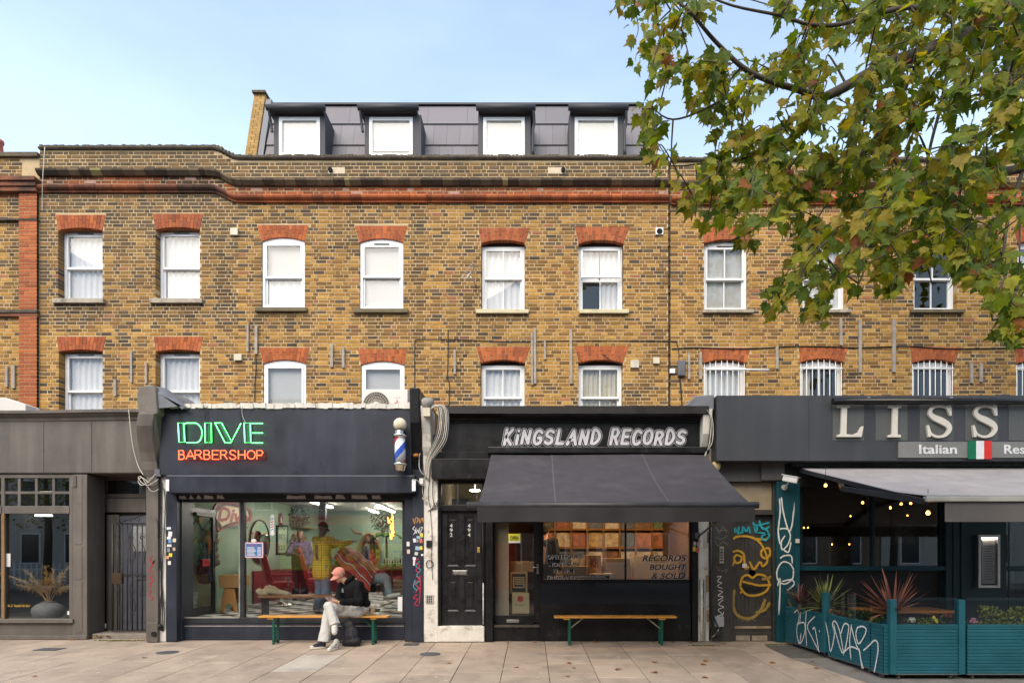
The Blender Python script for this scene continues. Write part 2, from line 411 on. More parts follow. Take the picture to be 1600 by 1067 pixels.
def slab(x0, x1, y0, y1, c):
    g_ = .0045; x0 += g_; x1 -= g_; y0 += g_; y1 -= g_; t = .004; dz = rs.uniform(-.002, .0025); mb = MB()
    a = [(x0, y0), (x1, y0), (x1, y1), (x0, y1)]; i_ = [(x0 + t, y0 + t), (x1 - t, y0 + t), (x1 - t, y1 - t), (x0 + t, y1 - t)]
    mb.v = [(x, y, gz(y) - .03) for x, y in a] + [(x, y, gz(y) - .003 + dz) for x, y in a] + [(x, y, gz(y) + dz) for x, y in i_]
    mb.f = [(8, 9, 10, 11)] + [(k, (k + 1) % 4, 4 + (k + 1) % 4, 4 + k) for k in range(4)] + [(4 + k, 4 + (k + 1) % 4, 8 + (k + 1) % 4, 8 + k) for k in range(4)]
    mb.sm = [False] * 9
    o = mb.build('paving_slab', SLAB, pave); o.color = (*c, 1)
for n_ in range(-19, 20):
    x0 = -.4 + .63 * (n_ + 1) - .0; x0 = .237 + .63 * n_
    ys = [gyz(p) for p in known[n_]] if n_ in known else None
    if ys is None:
        s0 = -.55 - (.58 if n_ % 2 else 0) + rs.uniform(-.12, .12); ys = [s0]
    while ys[-1] > -3.5: ys.append(ys[-1] - rs.uniform(.98, 1.2))
    ys = [.5] + ys
    for a, b in zip(ys, ys[1:]):
        if b < -4.6: b = -4.6
        v = rs.uniform(.88, 1.08); c = (.395 * v, .312 * v, .242 * v)
        
        if n_ == -6 and a < -1. and -2.4 < b: c = (.47, .41, .345)
        slab(x0, x0 + .63, b, a, c)
        if b <= -4.6: break
IRON = M('cast_iron', (.10, .10, .105), .6, .3, var=.3, bump=.3, bs=120)
for px, py, rx, ry in ((672, 1021.5, .15, .10), (262, 1019, .15, .1)):
    y = gyz(py); x = X(px, y); mb = MB()
    mb.lathe([(.16, -.02), (.16, .006), (.145, .008), (.14, .0065)], (x, y, gz(y)), 24); mb.build('access_cover', IRON, pave)
y = gyz(1014); mb = MB().box(X(60, y), X(95, y), y - .12, y + .12, gz(y) - .02, gz(y) + .007); mb.build('access_cover', IRON, pave)
y = gyz(1006); mb = MB().box(X(632, y), X(654, y), y - .1, y + .1, gz(y) - .02, gz(y) + .005); mb.build('access_cover', IRON, pave)
# dark asphalt patch by the planters
ya, yb_ = gyz(1008), gyz(1028)
mb = MB(); mb.poly([(X(1195, ya), ya, gz(ya) + .006), (X(1235, yb_) , yb_, gz(yb_) + .006), (X(1500, yb_), yb_, gz(yb_) + .006), (X(1500, ya), ya, gz(ya) + .006)])
mb.build('asphalt_patch', M('patch_asphalt', (.10, .095, .085), .9, var=.3, vs=6, bump=.4, bs=90), pave)
mb = MB(); y2 = gyz(1067) - .6
mb.poly([(X(1236, yb_), yb_, gz(yb_) + .0055), (X(1420, y2), y2, gz(y2) + .0055), (8.5, y2, gz(y2) + .0055), (8.5, yb_, gz(yb_) + .0055)])
mb.build('asphalt_patch', M('patch_grey', (.20, .185, .17), .9, var=.25, vs=5, bump=.3, bs=90), pave)
# moss strips at the foot of the shopfronts
MOSS = M('moss', (.10, .10, .02), .95, var=.4, vs=14, bump=.8, bs=70)
def mosspatch(px, py, rx, ry, n=46):
    y0 = gyz(py); x0 = X(px, y0); mb = MB(); rr = random.Random(int(px))
    for _ in range(n):
        a = rr.uniform(0, 6.28); q = rr.random() ** .6; x = x0 + rx * q * math.cos(a); y = y0 + ry * q * math.sin(a); s = rr.uniform(.012, .04) * (1.15 - q * .6)
        mb.ball((x, y, gz(y)), (s, s * .7, .007), 7, 4)
    tag(mb.build('moss', MOSS, pave), kind='stuff')
for a in ((300, 998, .07, .03, 18), (1098, 1008, .28, .05), (1215, 1006, .25, .04), (655, 1002, .2, .04), (190, 1000, .5, .07, 70), (1275, 1028, .3, .05, 40)): mosspatch(*a)

# ---------------------------------------------------------------- terrace houses
BRICKM = M('stock_brick_mass', src='attr', rough=.88, var=.14, vs=9, fine=.22, fs=55, bump=.45, bs=65, spec=.2)
BRICKO = M('stock_brick', src='obj', rough=.88, var=.14, vs=9, fine=.22, fs=55, bump=.45, bs=65, spec=.2)
MORTAR = M('lime_mortar', (.53, .40, .23), .95, var=.15, vs=2, fine=.15, fs=50, bump=.2, bs=80, dirt=((.25, .185, .11), 1.1, .53, .2, .6))
REDB = M('rubbed_red_brick', src='obj', rough=.85, var=.12, vs=12, fine=.15, fs=50, bump=.3, bs=70, spec=.2)
rb = random.Random(11)
def lerp3(a, b, t): return tuple(a[i] + (b[i] - a[i]) * t for i in range(3))
def stock(x, z, soot):
    n1 = noise.noise((x * .45, z * .6, 3.1)); n2 = noise.noise((x * 1.6, z * 1.6, 9.)); r_ = rb.random()
    p = soot + .30 * n1 + .10 * n2
    if r_ < p * .75: c = lerp3((.075, .056, .042), (.17, .11, .065), rb.random())
    elif r_ < p * .75 + .42: c = lerp3((.18, .096, .034), (.32, .165, .047), rb.random())
    else: c = lerp3((.38, .195, .046), (.49, .275, .073), rb.random())
    if rb.random() < .02: c = (.36, .15, .07)
    c = lerp3(c, (.125, .092, .058), min(max(soot - .12, 0) * .95, .6))
    sv = max(0, noise.noise((x * 3.1, z * .35, 7.7)) - .12) * 1.1
    for (s0, s1, sz_, sl_) in STAIN:                            # dark runs under the sills
        if s0 - .05 < x < s1 + .05 and 0 < sz_ - z < sl_: sv += .55 * (1 - (sz_ - z) / sl_) * (1.3 if min(abs(x - s0), abs(x - s1)) < .14 else .7)
    c = lerp3(c, (.05, .04, .032), min(sv, .75))
    v = rb.uniform(.85, 1.12); return tuple(k * v for k in c)
STAIN = []
def redc(t=0.):
    v = rb.uniform(.8, 1.15); c = lerp3((.47, .135, .045), (.34, .095, .045), rb.random()); c = lerp3(c, (.07, .05, .04), t); return tuple(k * v for k in c)
UNIT = {}
def unit_brick(L_, dep):
    key = (round(L_, 3), dep)
    if key not in UNIT: UNIT[key] = MB().box(-L_ / 2, L_ / 2, 0, dep, -.0305, .0305, ch=.004).mesh('brick')
    return UNIT[key]
def bricks(wall, x0, x1, z0, z1, y, blocked, colf, ntop=300, toothed=False, ztop=None, jambd=.2, pick=None):
    """Flemish bond; blocked(z) -> list of (a,b,isjamb); individual bricks for the nearest ntop, the rest one joined part"""
    h = .0753; n = int((z1 - z0) / h); cand = []
    for i in range(n):
        zc = z0 + (i + .5) * h; x = x0 - rb.uniform(0, .02); k = i % 2
        x -= (.16875 if i % 2 else 0); iv = blocked(zc)
        while x < x1:
            L_ = .225 if k == 0 else .1125
            if rb.random() < .03: L_ = .225
            k ^= 1; a, b = x + .0065, x + L_ - .0065 + rb.uniform(-.003, .003); x += L_
            a = max(a, x0); b = min(b, x1)
            segs = [(a, b, False)]
            for (p, q, j) in iv:
                ns = []
                for (s, e, jb) in segs:
                    if e <= p or s >= q:
                        ns.append((s, e, jb or (j and (abs(e - p) < .012 or abs(s - q) < .012))))
                    else:
                        if s < p: ns.append((s, p - (0 if j else .006), jb or j))
                        if e > q: ns.append((q + (0 if j else .006), e, jb or j))
                segs = ns
            for (s, e, jb) in segs:
                if e - s < .035: continue
                if ztop and zc + .04 > ztop((s + e) / 2): continue
                cand.append((s, e, zc + rb.uniform(-.0015, .0015), jb))
    def dist(c): return ((c[0] + c[1]) / 2 * .8 - 0) ** 2 + (c[2] - 4.3) ** 2
    full = sorted([c for c in cand if c[1] - c[0] > .2 and not c[3] and (pick is None or pick(c))], key=dist)[:ntop]
    fs_ = set(id(c) for c in full); mb = MB()
    for c in cand:
        cc = colf((c[0] + c[1]) / 2, c[2]); yy = y + rb.uniform(-.003, .003)
        if id(c) in fs_:
            o = put('brick', unit_brick(.211, .03), BRICKO, wall, loc=((c[0] + c[1]) / 2, yy, c[2])); o.color = (*cc, 1)
        else:
            mb.box(c[0], c[1], yy, y + (jambd if c[3] else .03), c[2] - .0305 + rb.uniform(-.002, .002), c[2] + .0305, cc, ch=.004)
    if mb.v: tag(mb.build('bricks', BRICKM, wall), kind='stuff')
def backing(mb, x0, x1, z0, z1, y, dep, holes):
    xs = sorted(set([x0, x1] + [v for h in holes for v in (h[0], h[1]) if x0 < v < x1])); zs = sorted(set([z0, z1] + [v for h in holes for v in (h[2], h[3]) if z0 < v < z1]))
    for a, b in zip(xs, xs[1:]):
        run = None
        for c, d in zip(zs, zs[1:]):
            mx_, mz = (a + b) / 2, (c + d) / 2
            if any(h[0] < mx_ < h[1] and h[2] < mz < h[3] for h in holes):
                if run: mb.box(a, b, y, y + dep, run[0], run[1]); run = None
            else: run = (run[0], d) if run else (c, d)
        if run: mb.box(a, b, y, y + dep, run[0], run[1])
NET = M('net_curtain', (.66, .66, .67), .9, var=.06, vs=3)
BLIND = M('pale_blind', (.62, .615, .60), .8, var=.05, vs=2, fine=.02)
DARKROOM = M('dark_room', (.05, .048, .045), .9)
CREAMC = M('cream_curtain', (.50, .46, .36), .9, var=.12, vs=4)
VENTM = M('vent_dark', (.12, .12, .12), .5)
def window(house, x0, x1, z0, z1, y, rail=None, mull=False, arch=0., vent=True, cur='net', split=None, lowmull=None, tilt=False):
    fw = .055; m = MB(); dep = .07
    lowmull = mull if lowmull is None else lowmull
    zt = z1 - arch
    m.box(x0, x0 + fw, y, y + dep, z0, zt); m.box(x1 - fw, x1, y, y + dep, z0, zt); m.box(x0 + fw, x1 - fw, y, y + dep, z0, z0 + fw)
    if arch:
        n = 10; top = [(x0 + (x1 - x0) * i / n, zt + arch * (1 - (2 * i / n - 1) ** 2)) for i in range(n + 1)]
        m.prism([(x0, zt - fw), (x1, zt - fw)] + top[::-1], y + .001, y + dep)
    else: m.box(x0 + fw, x1 - fw, y, y + dep, z1 - fw, z1)
    o = m.build('window', WHITE, house, .004)
    rail = rail if rail is not None else (z0 + zt) / 2
    sb = .038
    def sash(a, b, c, d, yy, nm, mul, op=False):
        q = MB(); q.box(a, a + sb, yy, yy + .045, c, d); q.box(b - sb, b, yy, yy + .045, c, d); q.box(a + sb, b - sb, yy, yy + .045, c, c + sb * 1.25); q.box(a + sb, b - sb, yy, yy + .045, d - sb, d)
        if mul: q.box((a + b) / 2 - .011, (a + b) / 2 + .011, yy + .005, yy + .04, c + sb, d - sb)
        p = MB()
        if mul: p.box(a + sb, (a + b) / 2 - .011, yy + .02, yy + .026, c + sb, d - sb); p2 = MB().box((a + b) / 2 + .011, b - sb, yy + .02, yy + .026, c + sb, d - sb)
        else: p.box(a + sb, b - sb, yy + .02, yy + .026, c + sb, d - sb); p2 = None
        if op:                                                 # top-hung sash swung outwards at the bottom
            for mm in [q, p] + ([p2] if p2 else []):
                for i, v in enumerate(mm.v):
                    t = (d - v[2]); mm.v[i] = (v[0], v[1] - t * .20, v[2] + t * .015)
        so = q.build('sash', WHITE, o, .003)
        p.build('pane', GLASS, o)
        if p2: p2.build('pane', GLASS, o)
    ix0, ix1 = x0 + fw, x1 - fw; iz1 = zt - fw
    sash(ix0, ix1, rail - .02, iz1, y - .012 if not tilt else y - .02, 'upper', mull, tilt)
    sash(ix0, ix1, z0 + fw, rail + .012, y + .034, 'lower', lowmull)
    if vent:
        cx = (x0 + x1) / 2; MB().box(cx - .16, cx + .16, y - .022, y - .0, zt - fw * .55 - .008, zt - fw * .55 + .010).build('trickle_vent', VENTM, o)
    zz0 = z0 + .03
    def curtain(c0, c1, mat, amp, nf, za, zb, nm='curtain'):
        q = MB()
        q.grid(lambda u, v: (c0 + (c1 - c0) * u, y + .095 + amp * math.sin(u * nf * 6.28 + .8 * math.sin(v * 2 + nf)) * (.6 + .4 * v), za + (zb - za) * v), int(nf * 8), 3)
        q.build(nm, mat, o)
    def blindf(mat, za, zb):
        q = MB(); nz_ = max(4, int((zb - za) / .05))
        for i in range(nz_):
            a = za + (zb - za) * i / nz_; b = za + (zb - za) * (i + 1) / nz_
            q.poly([(x0 + .03, y + .105, a), (x1 - .03, y + .105, a), (x1 - .03, y + .085, b), (x0 + .03, y + .085, b)])
            q.poly([(x0 + .03, y + .085, b), (x1 - .03, y + .085, b), (x1 - .03, y + .105, b), (x0 + .03, y + .105, b)])
        q.build('blind', mat, o)
    if cur == 'net': curtain(x0 + .02, x1 - .02, NET, .018, 7, zz0, zt)
    elif cur == 'blind': blindf(BLIND, zz0, zt)
    elif cur == 'halfblind': blindf(BLIND, rail - .03, zt); curtain(x0 + .02, x1 - .02, NET, .012, 5, zz0, rail)
    elif cur == 'cream': curtain(x0 + .02, x1 - .02, CREAMC, .022, 9, zz0, zt)
    elif cur == 'gap': curtain(x0 + .02, x0 + (x1 - x0) * .48, NET, .018, 3, rail, zt); curtain(x0 + (x1 - x0) * .5, x1 - .02, NET, .018, 4, zz0, zt)
    elif cur == 'part': curtain(x0 + .02, x0 + (x1 - x0) * .32, CREAMC, .02, 3, zz0, zt)
    return o
def archpiece(house, tx0, tx1, pt_, bx0, bx1, pb_, camber, y=YB, soot=0., n=13):
    """flat-topped, cambered arch of tapered red bricks; photo pixels at the wall"""
    root = MB().box(X(bx0) if 0 else X(bx0, YB) + .01, X(bx1, YB) - .01, YB + .03, YB + .11, Z(pb_ - camber * .8, YB) + .02, Z(pt_, YB) - .02).build('arch', MORTAR, house)
    for i in range(n):
        a, b = i / n, (i + 1) / n; gap = .004
        ta, tb = X(tx0 + (tx1 - tx0) * a, YB) + gap, X(tx0 + (tx1 - tx0) * b, YB) - gap
        ba, bb = X(bx0 + (bx1 - bx0) * a, YB) + gap, X(bx0 + (bx1 - bx0) * b, YB) - gap
        cz = lambda t: Z(pb_ - camber * (1 - (2 * t - 1) ** 2), YB)
        zt = Z(pt_, YB); s_ = rb.uniform(.42, .58); fl = i % 2
        # two bricks per voussoir, alternately long above and long below
        q = (.36 if fl else .64) + rb.uniform(-.04, .04)
        def mid(p0, p1, t): return (p0[0] + (p1[0] - p0[0]) * t, p0[1] + (p1[1] - p0[1]) * t)
        A, B, C, D_ = (ba, cz(a)), (bb, cz(b)), (tb, zt), (ta, zt)
        e1, e2 = mid(A, D_, q), mid(B, C, q); g1 = .004 / max(zt - cz(a), .05)
        for pts in ([A, B, mid(A if 0 else B, C, q - g1), mid(A, D_, q - g1)], [mid(A, D_, q + g1), mid(B, C, q + g1), C, D_]):
            yy = YB - .004 + rb.uniform(-.002, .002)
            o = MB().prism(pts, yy, YB + .12).build('voussoir', REDB, root); o.color = (*redc(soot + rb.uniform(-.05, .1)), 1)
    return root
SILLA = M('stone_sill', (.42, .36, .28), .85, var=.2, vs=6, bump=.2, dirt=((.10, .09, .07), 5, .5, .2, .7))
SILLB = M('dark_sill', (.16, .13, .08), .9, var=.3, vs=6, bump=.3)
SILLW = M('white_sill', (.62, .55, .36), .8, var=.15, vs=5, dirt=((.25, .2, .1), 6, .55, .2, .6))
def sill(house, p0, p1, pa, pb_, mat, pr=.07):
    MB().box(X(p0, YB), X(p1, YB), YB - pr, YB + .2, Z(pb_, YB), Z(pa, YB)).build('sill', mat, house, .006)

NECK0, NECK1 = X(333, YB), X(374, YB)
def neck(x):
    if x < NECK0: return .205
    if x > NECK1: return 0.
    t = (x - NECK0) / (NECK1 - NECK0); return .205 * (1 - t * t * (3 - 2 * t))
ZC = dict(cop=Z(243, YB), copb=Z(250, YB), m0=Z(284, YB), m1=Z(292, YB), b1=Z(306, YB), r1=Z(318, YB))
CAPM = M('sooty_moulding', (.085, .07, .055), .9, var=.4, vs=6, fine=.2, bump=.3, bs=40, dirt=((.26, .22, .10), 9, .58, .12, .7))
ROLLM = M('terracotta_roll', (.24, .085, .042), .85, var=.3, vs=5, fine=.15, bump=.3, bs=50, dirt=((.045, .036, .03), 2.2, .43, .2, .85))
COPM = M('coping', (.12, .095, .065), .95, var=.35, vs=8, fine=.3, bump=.6, bs=30, dirt=((.15, .13, .05), 4, .55, .15, .6))
def cornice(house, xa, xb, dz=0., n=40):
    path = [(xa + (xb - xa) * i / n, YB, 0) for i in range(n + 1)]
    def pz(z): return [(x, y, z + neck(x) + dz) for x, y, _ in path]
    h = ZC['m0'] - ZC['m1']
    hr = ZC['b1'] - ZC['r1']
    for nm, z0_, pf in (('cornice', ZC['m1'], [(.05, 0), (-.06, 0), (-.10, h * .35), (-.13, h * .6), (-.13, h), (.05, h * 1.15)]), ('roll_moulding', ZC['r1'], [(.05, hr), (-.05, hr), (-.085, hr * .93), (-.115, hr * .78), (-.125, hr * .6), (-.115, hr * .42), (-.085, hr * .27), (-.05, hr * .2), (-.05, 0), (.05, 0)])):
        mb = MB(); x = xa                                       # moulded bricks laid end to end, each with its own soot
        while x < xb - .01:
            e = min(x + rb.choice((.225, .225, .1125)), xb); j = rb.uniform(-.006, .006)
            t = min(max(.42 + noise.noise((x * .5, 5, 1)) * .9 + rb.uniform(-.22, .22) - (x + 5) * .07, .03), .95)
            c = redc(t) if nm[0] == 'r' else lerp3((.06, .048, .038), (.17, .125, .08), rb.random() ** 1.6)
            if nm[0] == 'c' and rb.random() < .07: c = (.27, .23, .10)
            mb.sweep([(q, YB + j, z0_ + neck(q) + dz + j * .3) for q in (x + .003, (x + e) / 2, e - .003)], pf, c); x = e
        tag(mb.build(nm, BRICKM, house), kind='stuff')
    hc = ZC['cop'] - ZC['copb']
    MB().sweep(pz(ZC['copb']), [(.3, 0), (-.035, 0), (-.055, .025), (-.055, .04), (.3, .04)]).build('tile_creasing', CAPM, house)
    mb = MB(); x = xa
    cp = MB()
    while x < xb:
        z0 = ZC['copb'] + .041 + neck(x + .035) + dz; hh = hc - .04 + rb.uniform(-.012, .012)
        cp.box(x + .004, min(x + .071, xb), YB - .03 + rb.uniform(-.006, .004), YB + .22, z0, z0 + hh, ch=.008); x += .075
    tag(cp.build('coping_bricks', COPM, house), kind='stuff')
ZB0 = 3.72                                                      # walls start at the flat roofs of the shops
def house(label, xa, xb, wins, soot, dz, pick=None, redtop=True):
    STAIN[:] = [(X(w_['sill'][0], YB), X(w_['sill'][1], YB), Z(w_['sill'][3], YB), .42) for w_ in wins if w_.get('sill')]
    h = thing('terrace_house', label, 'house', ((xa + xb) / 2, YB, 0))
    holes = []; trap = []
    for w_ in wins:
        ox0, ox1, za, zb = X(w_['o'][0], YB), X(w_['o'][1], YB), Z(w_['bot'], YB), Z(w_['a'][2] - 0, YB)
        if w_['bot'] > 630: za = ZB0 + .06
        tx0, tx1, tp, bp_, cam_ = w_['a']
        w_['hole'] = (ox0, ox1, za, Z(w_['ab'] - w_['cam'], YB)); holes.append((ox0 - .006, ox1 + .006, za - .006, w_['hole'][3] + .006))
        trap.append((ox0, ox1, X(w_['a'][0], YB), X(w_['a'][1], YB), Z(w_['ab'], YB), Z(w_['a'][2], YB)))
    def blocked(z):
        iv = [(q[0] + .006, q[1] - .006, True) for q in holes if q[2] - .004 < z < q[3]]
        for b0, b1, t0, t1, z0, z1 in trap:
            if z0 < z < z1 + .012:
                t = min(max((z - z0) / (z1 - z0), 0), 1); a = b0 + (t0 - b0) * t; b = b1 + (t1 - b1) * t
                iv.append((a, b, False))
        return iv
    ztopf = lambda x: ZC['copb'] + neck(x) + dz
    mb = MB(); backing(mb, xa, xb, ZB0 - .4, ZC['copb'] + dz + .0, YB + .005, .28, holes)
    if xa < NECK0:
        mb.box(xa, NECK0 - .0, YB + .005, YB + .28, ZC['copb'] + dz, ZC['copb'] + dz + .205)
        for i in range(8):
            a = NECK0 + (min(xb, NECK1) - NECK0) * i / 8; b = NECK0 + (min(xb, NECK1) - NECK0) * (i + 1) / 8
            mb.box(a, b, YB + .005, YB + .28, ZC['copb'] + dz, ZC['copb'] + dz + neck(b) + .002)
    wall = mb.build('wall', MORTAR, h)
    def cf(x, z):
        zz = z - neck(x) - dz
        if redtop and ZC['b1'] - .01 < zz < ZC['m1'] + .01:
            t = min(max(.35 + noise.noise((x * .5, 5, 1)) * .9 + rb.uniform(-.3, .3) - (x + 5) * .06, 0), .95); return redc(t) if rb.random() > .12 else (.5, .3, .24)
        s = soot(x, z); return stock(x, z, s)
    bricks(wall, xa, xb, ZB0, ZC['copb'] + dz + (.24 if xa < NECK0 else 0), YB, blocked, cf, ztop=ztopf, pick=pick)
    for w_ in wins:
        archpiece(h, w_['a'][0], w_['a'][1], w_['a'][2], w_['o'][0], w_['o'][1], w_['ab'], w_['cam'], soot=w_.get('asoot', 0))
        y = YB + w_['d']; x0, x1, z0, _ = w_['hole']; zt_ = Z(w_['ft'], y)
        q = dict(w_.get('k', {}))
        if 'rail' in q: q['rail'] = Z(q['rail'], y)
        wo_ = window(h, x0 + .004, x1 - .004, z0 + .0, zt_, y, **q)
        if w_.get('head'):
            MB().box(x0 + .004, x1 - .004, y + .012, y + .06, zt_ + .001, w_['hole'][3] - .002).build('head_board', M('dark_board', (.04, .022, .016), .8), wo_)
        if w_.get('bars'):
            bm_ = MB(); yb2 = y - .07
            nb = 8
            for i in range(nb): xx = x0 + .03 + (x1 - x0 - .06) * i / (nb - 1); bm_.tube([(xx, yb2, z0 + .05), (xx, yb2, zt_ - .02 + .04 * (1 - (2 * i / (nb - 1) - 1) ** 2))], .0085, 6)
            for zz in (z0 + .12, Z(575, YB)): bm_.box(x0, x1 + .0, yb2 - .012, yb2 + .012, zz - .01, zz + .01)
            bm_.build('window_bars', WHITE, wo_)
        if w_.get('sill'): sill(h, *w_['sill'])
    # the rest of the house behind the front wall
    MB().box(xa, xb, YB + 7.5, YB + 7.7, 0, 9.2).build('rear_wall', MORTAR, h)
    MB().box(xa + .01, xb - .01, YB + .3, YB + 7.5, 9.0, 9.2).build('flat_roof', LEAD, h)
    MB().box(xa + .01, xb - .01, YB + .29, YB + 7.5, 6.32, 6.5).build('upper_floor', DARKROOM, h)
    MB().box(xa + .01, xb - .01, YB + .29, YB + 7.5, 3.45, 3.6).build('lower_floor', DARKROOM, h)
    MB().box(xa, xa + .12, YB + .29, YB + 7.5, 3.4, 9.0).build('party_wall', DARKROOM, h); MB().box(xb - .12, xb - .002, YB + .29, YB + 7.5, 3.4, 9.0).build('party_wall', DARKROOM, h)
    return h, wall
def W(o0, o1, a0, a1, at, ab, cam_, ft, bot, d, **k):
    r_ = dict(o=(o0, o1), a=(a0, a1, at, 0, 0), ab=ab, cam=cam_, ft=ft, bot=bot, d=d); r_.update(k); return r_
winsA = [W(91, 160, 87, 165, 336, 360, 4, 364, 469, .16, k=dict(rail=420, cur='net'), asoot=.12, sill=(85, 165, 468, 475, SILLA)),
         W(243, 312, 238, 318, 334, 359, 4, 363, 469, .16, k=dict(rail=420, cur='net'), asoot=.2, sill=(236, 318, 468, 475, SILLA)),
         W(92, 160, 88, 166, 526, 549, 3, 553, 660, .16, k=dict(rail=612, cur='net')),
         W(243, 312, 240, 318, 526, 549, 3, 553, 660, .16, k=dict(rail=612, cur='net'))]
houseA, wallA = house('sooty brick terrace house with stepped parapet above the grey shop and the neon sign', X(62, YB), X(372, YB), winsA,
    lambda x, z: .78 if z > 8.9 else (.62 if z > 7.7 else (.42 if z > 6.3 else .15)), 0.)
cornice(houseA, X(62, YB), X(372, YB))
winsB = [W(409, 476, 402, 482, 352, 377, 6, 372, 482, .03, k=dict(rail=434, cur='halfblind', arch=.075, vent=False), sill=(400, 481, 482, 488, SILLB)),
         W(562, 630, 554, 637, 353, 379, 6, 374, 484, .03, k=dict(rail=433, cur='blind', arch=.075), sill=(553, 638, 484, 490, SILLB)),
         W(752, 820, 747, 829, 356, 380, 5, 386, 486, .13, head=True, k=dict(rail=436, cur='net', mull=True, vent=False), asoot=.08, sill=(744, 826, 485, 491, SILLW)),
         W(904, 974, 898, 984, 355, 381, 6, 386, 486, .13, head=True, k=dict(rail=438, cur='gap', mull=False, lowmull=True, vent=False, tilt=True), asoot=.08, sill=(905, 982, 485, 491, SILLW)),
         W(411, 478, 405, 484, 543, 568, 6, 563, 660, .03, k=dict(rail=640, cur='blind', arch=.075, vent=False)),
         W(564, 632, 559, 636, 546, 570, 6, 565, 660, .03, k=dict(rail=640, cur='blind', arch=.075, vent=False)),
         W(751, 820, 744, 829, 542, 567, 5, 571, 668, .13, head=True, k=dict(rail=622, cur='net', mull=True, vent=False)),
         W(904, 973, 898, 983, 541, 567, 5, 571, 668, .13, head=True, k=dict(rail=622, cur='cream', mull=True, vent=False))]
houseB, wallB = house('yellow stock brick terrace house with a slate mansard and four dormers', X(372, YB), X(1044, YB), winsB,
    lambda x, z: .76 if z > 8.95 else (.30 if z > 7.7 else (.15 + (.10 if -1.9 < x < 0 else 0) - .04 * (z < 5.6))), 0.)
cornice(houseB, X(372, YB), X(1044, YB), n=12)
kC = dict(rail=434, mull=True, vent=False)
winsC = [W(1100, 1169, 1095, 1177, 355, 381, 7, 379, 485, .1, k=dict(rail=437, cur='blind', mull=True, vent=True, arch=.06), asoot=.05, sill=(1097, 1176, 485, 490, SILLA)),
         W(1254, 1322, 1248, 1328, 355, 381, 7, 379, 485, .1, k=dict(rail=437, cur='net', mull=True, arch=.06), asoot=.05, sill=(1251, 1328, 485, 490, SILLA)),
         W(1428, 1495, 1422, 1502, 355, 381, 7, 379, 485, .1, k=dict(rail=437, cur='none', mull=True, arch=.06), asoot=.05, sill=(1421, 1505, 485, 490, SILLB)),
         W(1590, 1658, 1584, 1664, 355, 381, 7, 379, 485, .1, k=dict(rail=437, cur='net', mull=True, arch=.06), sill=(1584, 1664, 485, 490, SILLB)),
         W(1099, 1166, 1094, 1173, 543, 567, 6, 566, 660, .1, bars=True, k=dict(rail=640, cur='net', mull=False, vent=False, arch=.06)),
         W(1250, 1318, 1248, 1326, 542, 566, 6, 565, 660, .1, bars=True, k=dict(rail=640, cur='part', mull=True, vent=False, arch=.06)),
         W(1425, 1492, 1422, 1501, 542, 567, 6, 566, 660, .1, bars=True, k=dict(rail=640, cur='none', mull=True, vent=False, arch=.06)),
         W(1588, 1656, 1584, 1664, 543, 568, 6, 567, 660, .1, bars=True, k=dict(rail=640, cur='none', mull=True, vent=False, arch=.06))]
houseC, wallC = house('brick terrace house behind the plane tree with barred first-floor windows', X(1048, YB), X(1760, YB), winsC,
    lambda x, z: .45 if z > 8.6 else .14, -.045, pick=lambda c: c[1] < X(1580, YB))
cornice(houseC, X(1048, YB), X(1760, YB), -.045, n=12)
# toothed straight joint between the middle and the right-hand house
mb = MB(); rr = random.Random(5); z = ZB0
mb.box(X(1042, YB), X(1050, YB), YB + .05, YB + .2, ZB0, ZC['cop'] - .1)
while z < ZC['copb'] - .1:
    mb.box(X(1043.5, YB), X(1043.5, YB) + rr.uniform(.015, .05), YB + .01, YB + .06, z, z + .066); z += .0753 * rr.choice((1, 2))
mb.build('toothed_joint', M('dark_brick', (.07, .05, .038), .95, var=.3), houseB)
# far-left house with red pilaster
xa, xb = X(-260, YB), X(61.5, YB)
houseL = thing('terrace_house', 'brick terrace house with a red brick pilaster at the left edge', 'house', ((xa + xb) / 2, YB, 0))
mb = MB(); mb.box(xa, xb, YB + .005, YB + .28, ZB0 - .4, Z(247, YB)); wallL = mb.build('wall', MORTAR, houseL)
bricks(wallL, xa, X(34, YB), ZB0, Z(247, YB), YB, lambda z: [], lambda x, z: redc(.2) if Z(312, YB) < z < Z(300, YB) else stock(x, z, .5 if z > 8.7 else .16), pick=lambda c: c[0] > X(0, YB))
pil = MB().box(X(33, YB), X(61, YB), YB - .055, YB + .03, ZB0, Z(300, YB)).build('pilaster', MORTAR, houseL)
z = ZB0; i = 0
PILM = {}
while z < Z(300, YB) - .07:
    xs = [X(33, YB), X(33, YB) + (.225 if i % 2 else .1125), X(61.3, YB)] if True else None
    for a, b in zip(xs, xs[1:]):
        if b - a < .03: continue
        o = MB().box(a + .004, b - .004, YB - .062 + rb.uniform(-.002, .002), YB + .0, z + .005, z + .0703, ch=.004).build('brick', REDB, pil); o.color = (*redc(.04), 1)
    z += .0753; i += 1
hw = MB()
for (pa, pb_, pr) in ((283, 290, .16), (290, 297, .12), (297, 304, .09)):
    hw.box(xa, X(61.5, YB) + pr * .3, YB - pr - .03, YB + .05, Z(pb_, YB), Z(pa, YB) - .004)
hw.build('cornice', ROLLM, houseL, .012)
hw = MB(); hw.box(xa, X(61.5, YB), YB - .06, YB + .22, Z(247, YB), Z(240, YB)); hw.build('coping', COPM, houseL, .01)
for pa, pb_, pr, mt in ((486, 491, .085, CAPM), (491, 496, .065, ROLLM), (344, 347, .075, CAPM)):
    MB().box(xa, X(62, YB), YB - pr, YB + .01, Z(pb_, YB), Z(pa, YB) - .002).build('string_course', mt, houseL, .006)
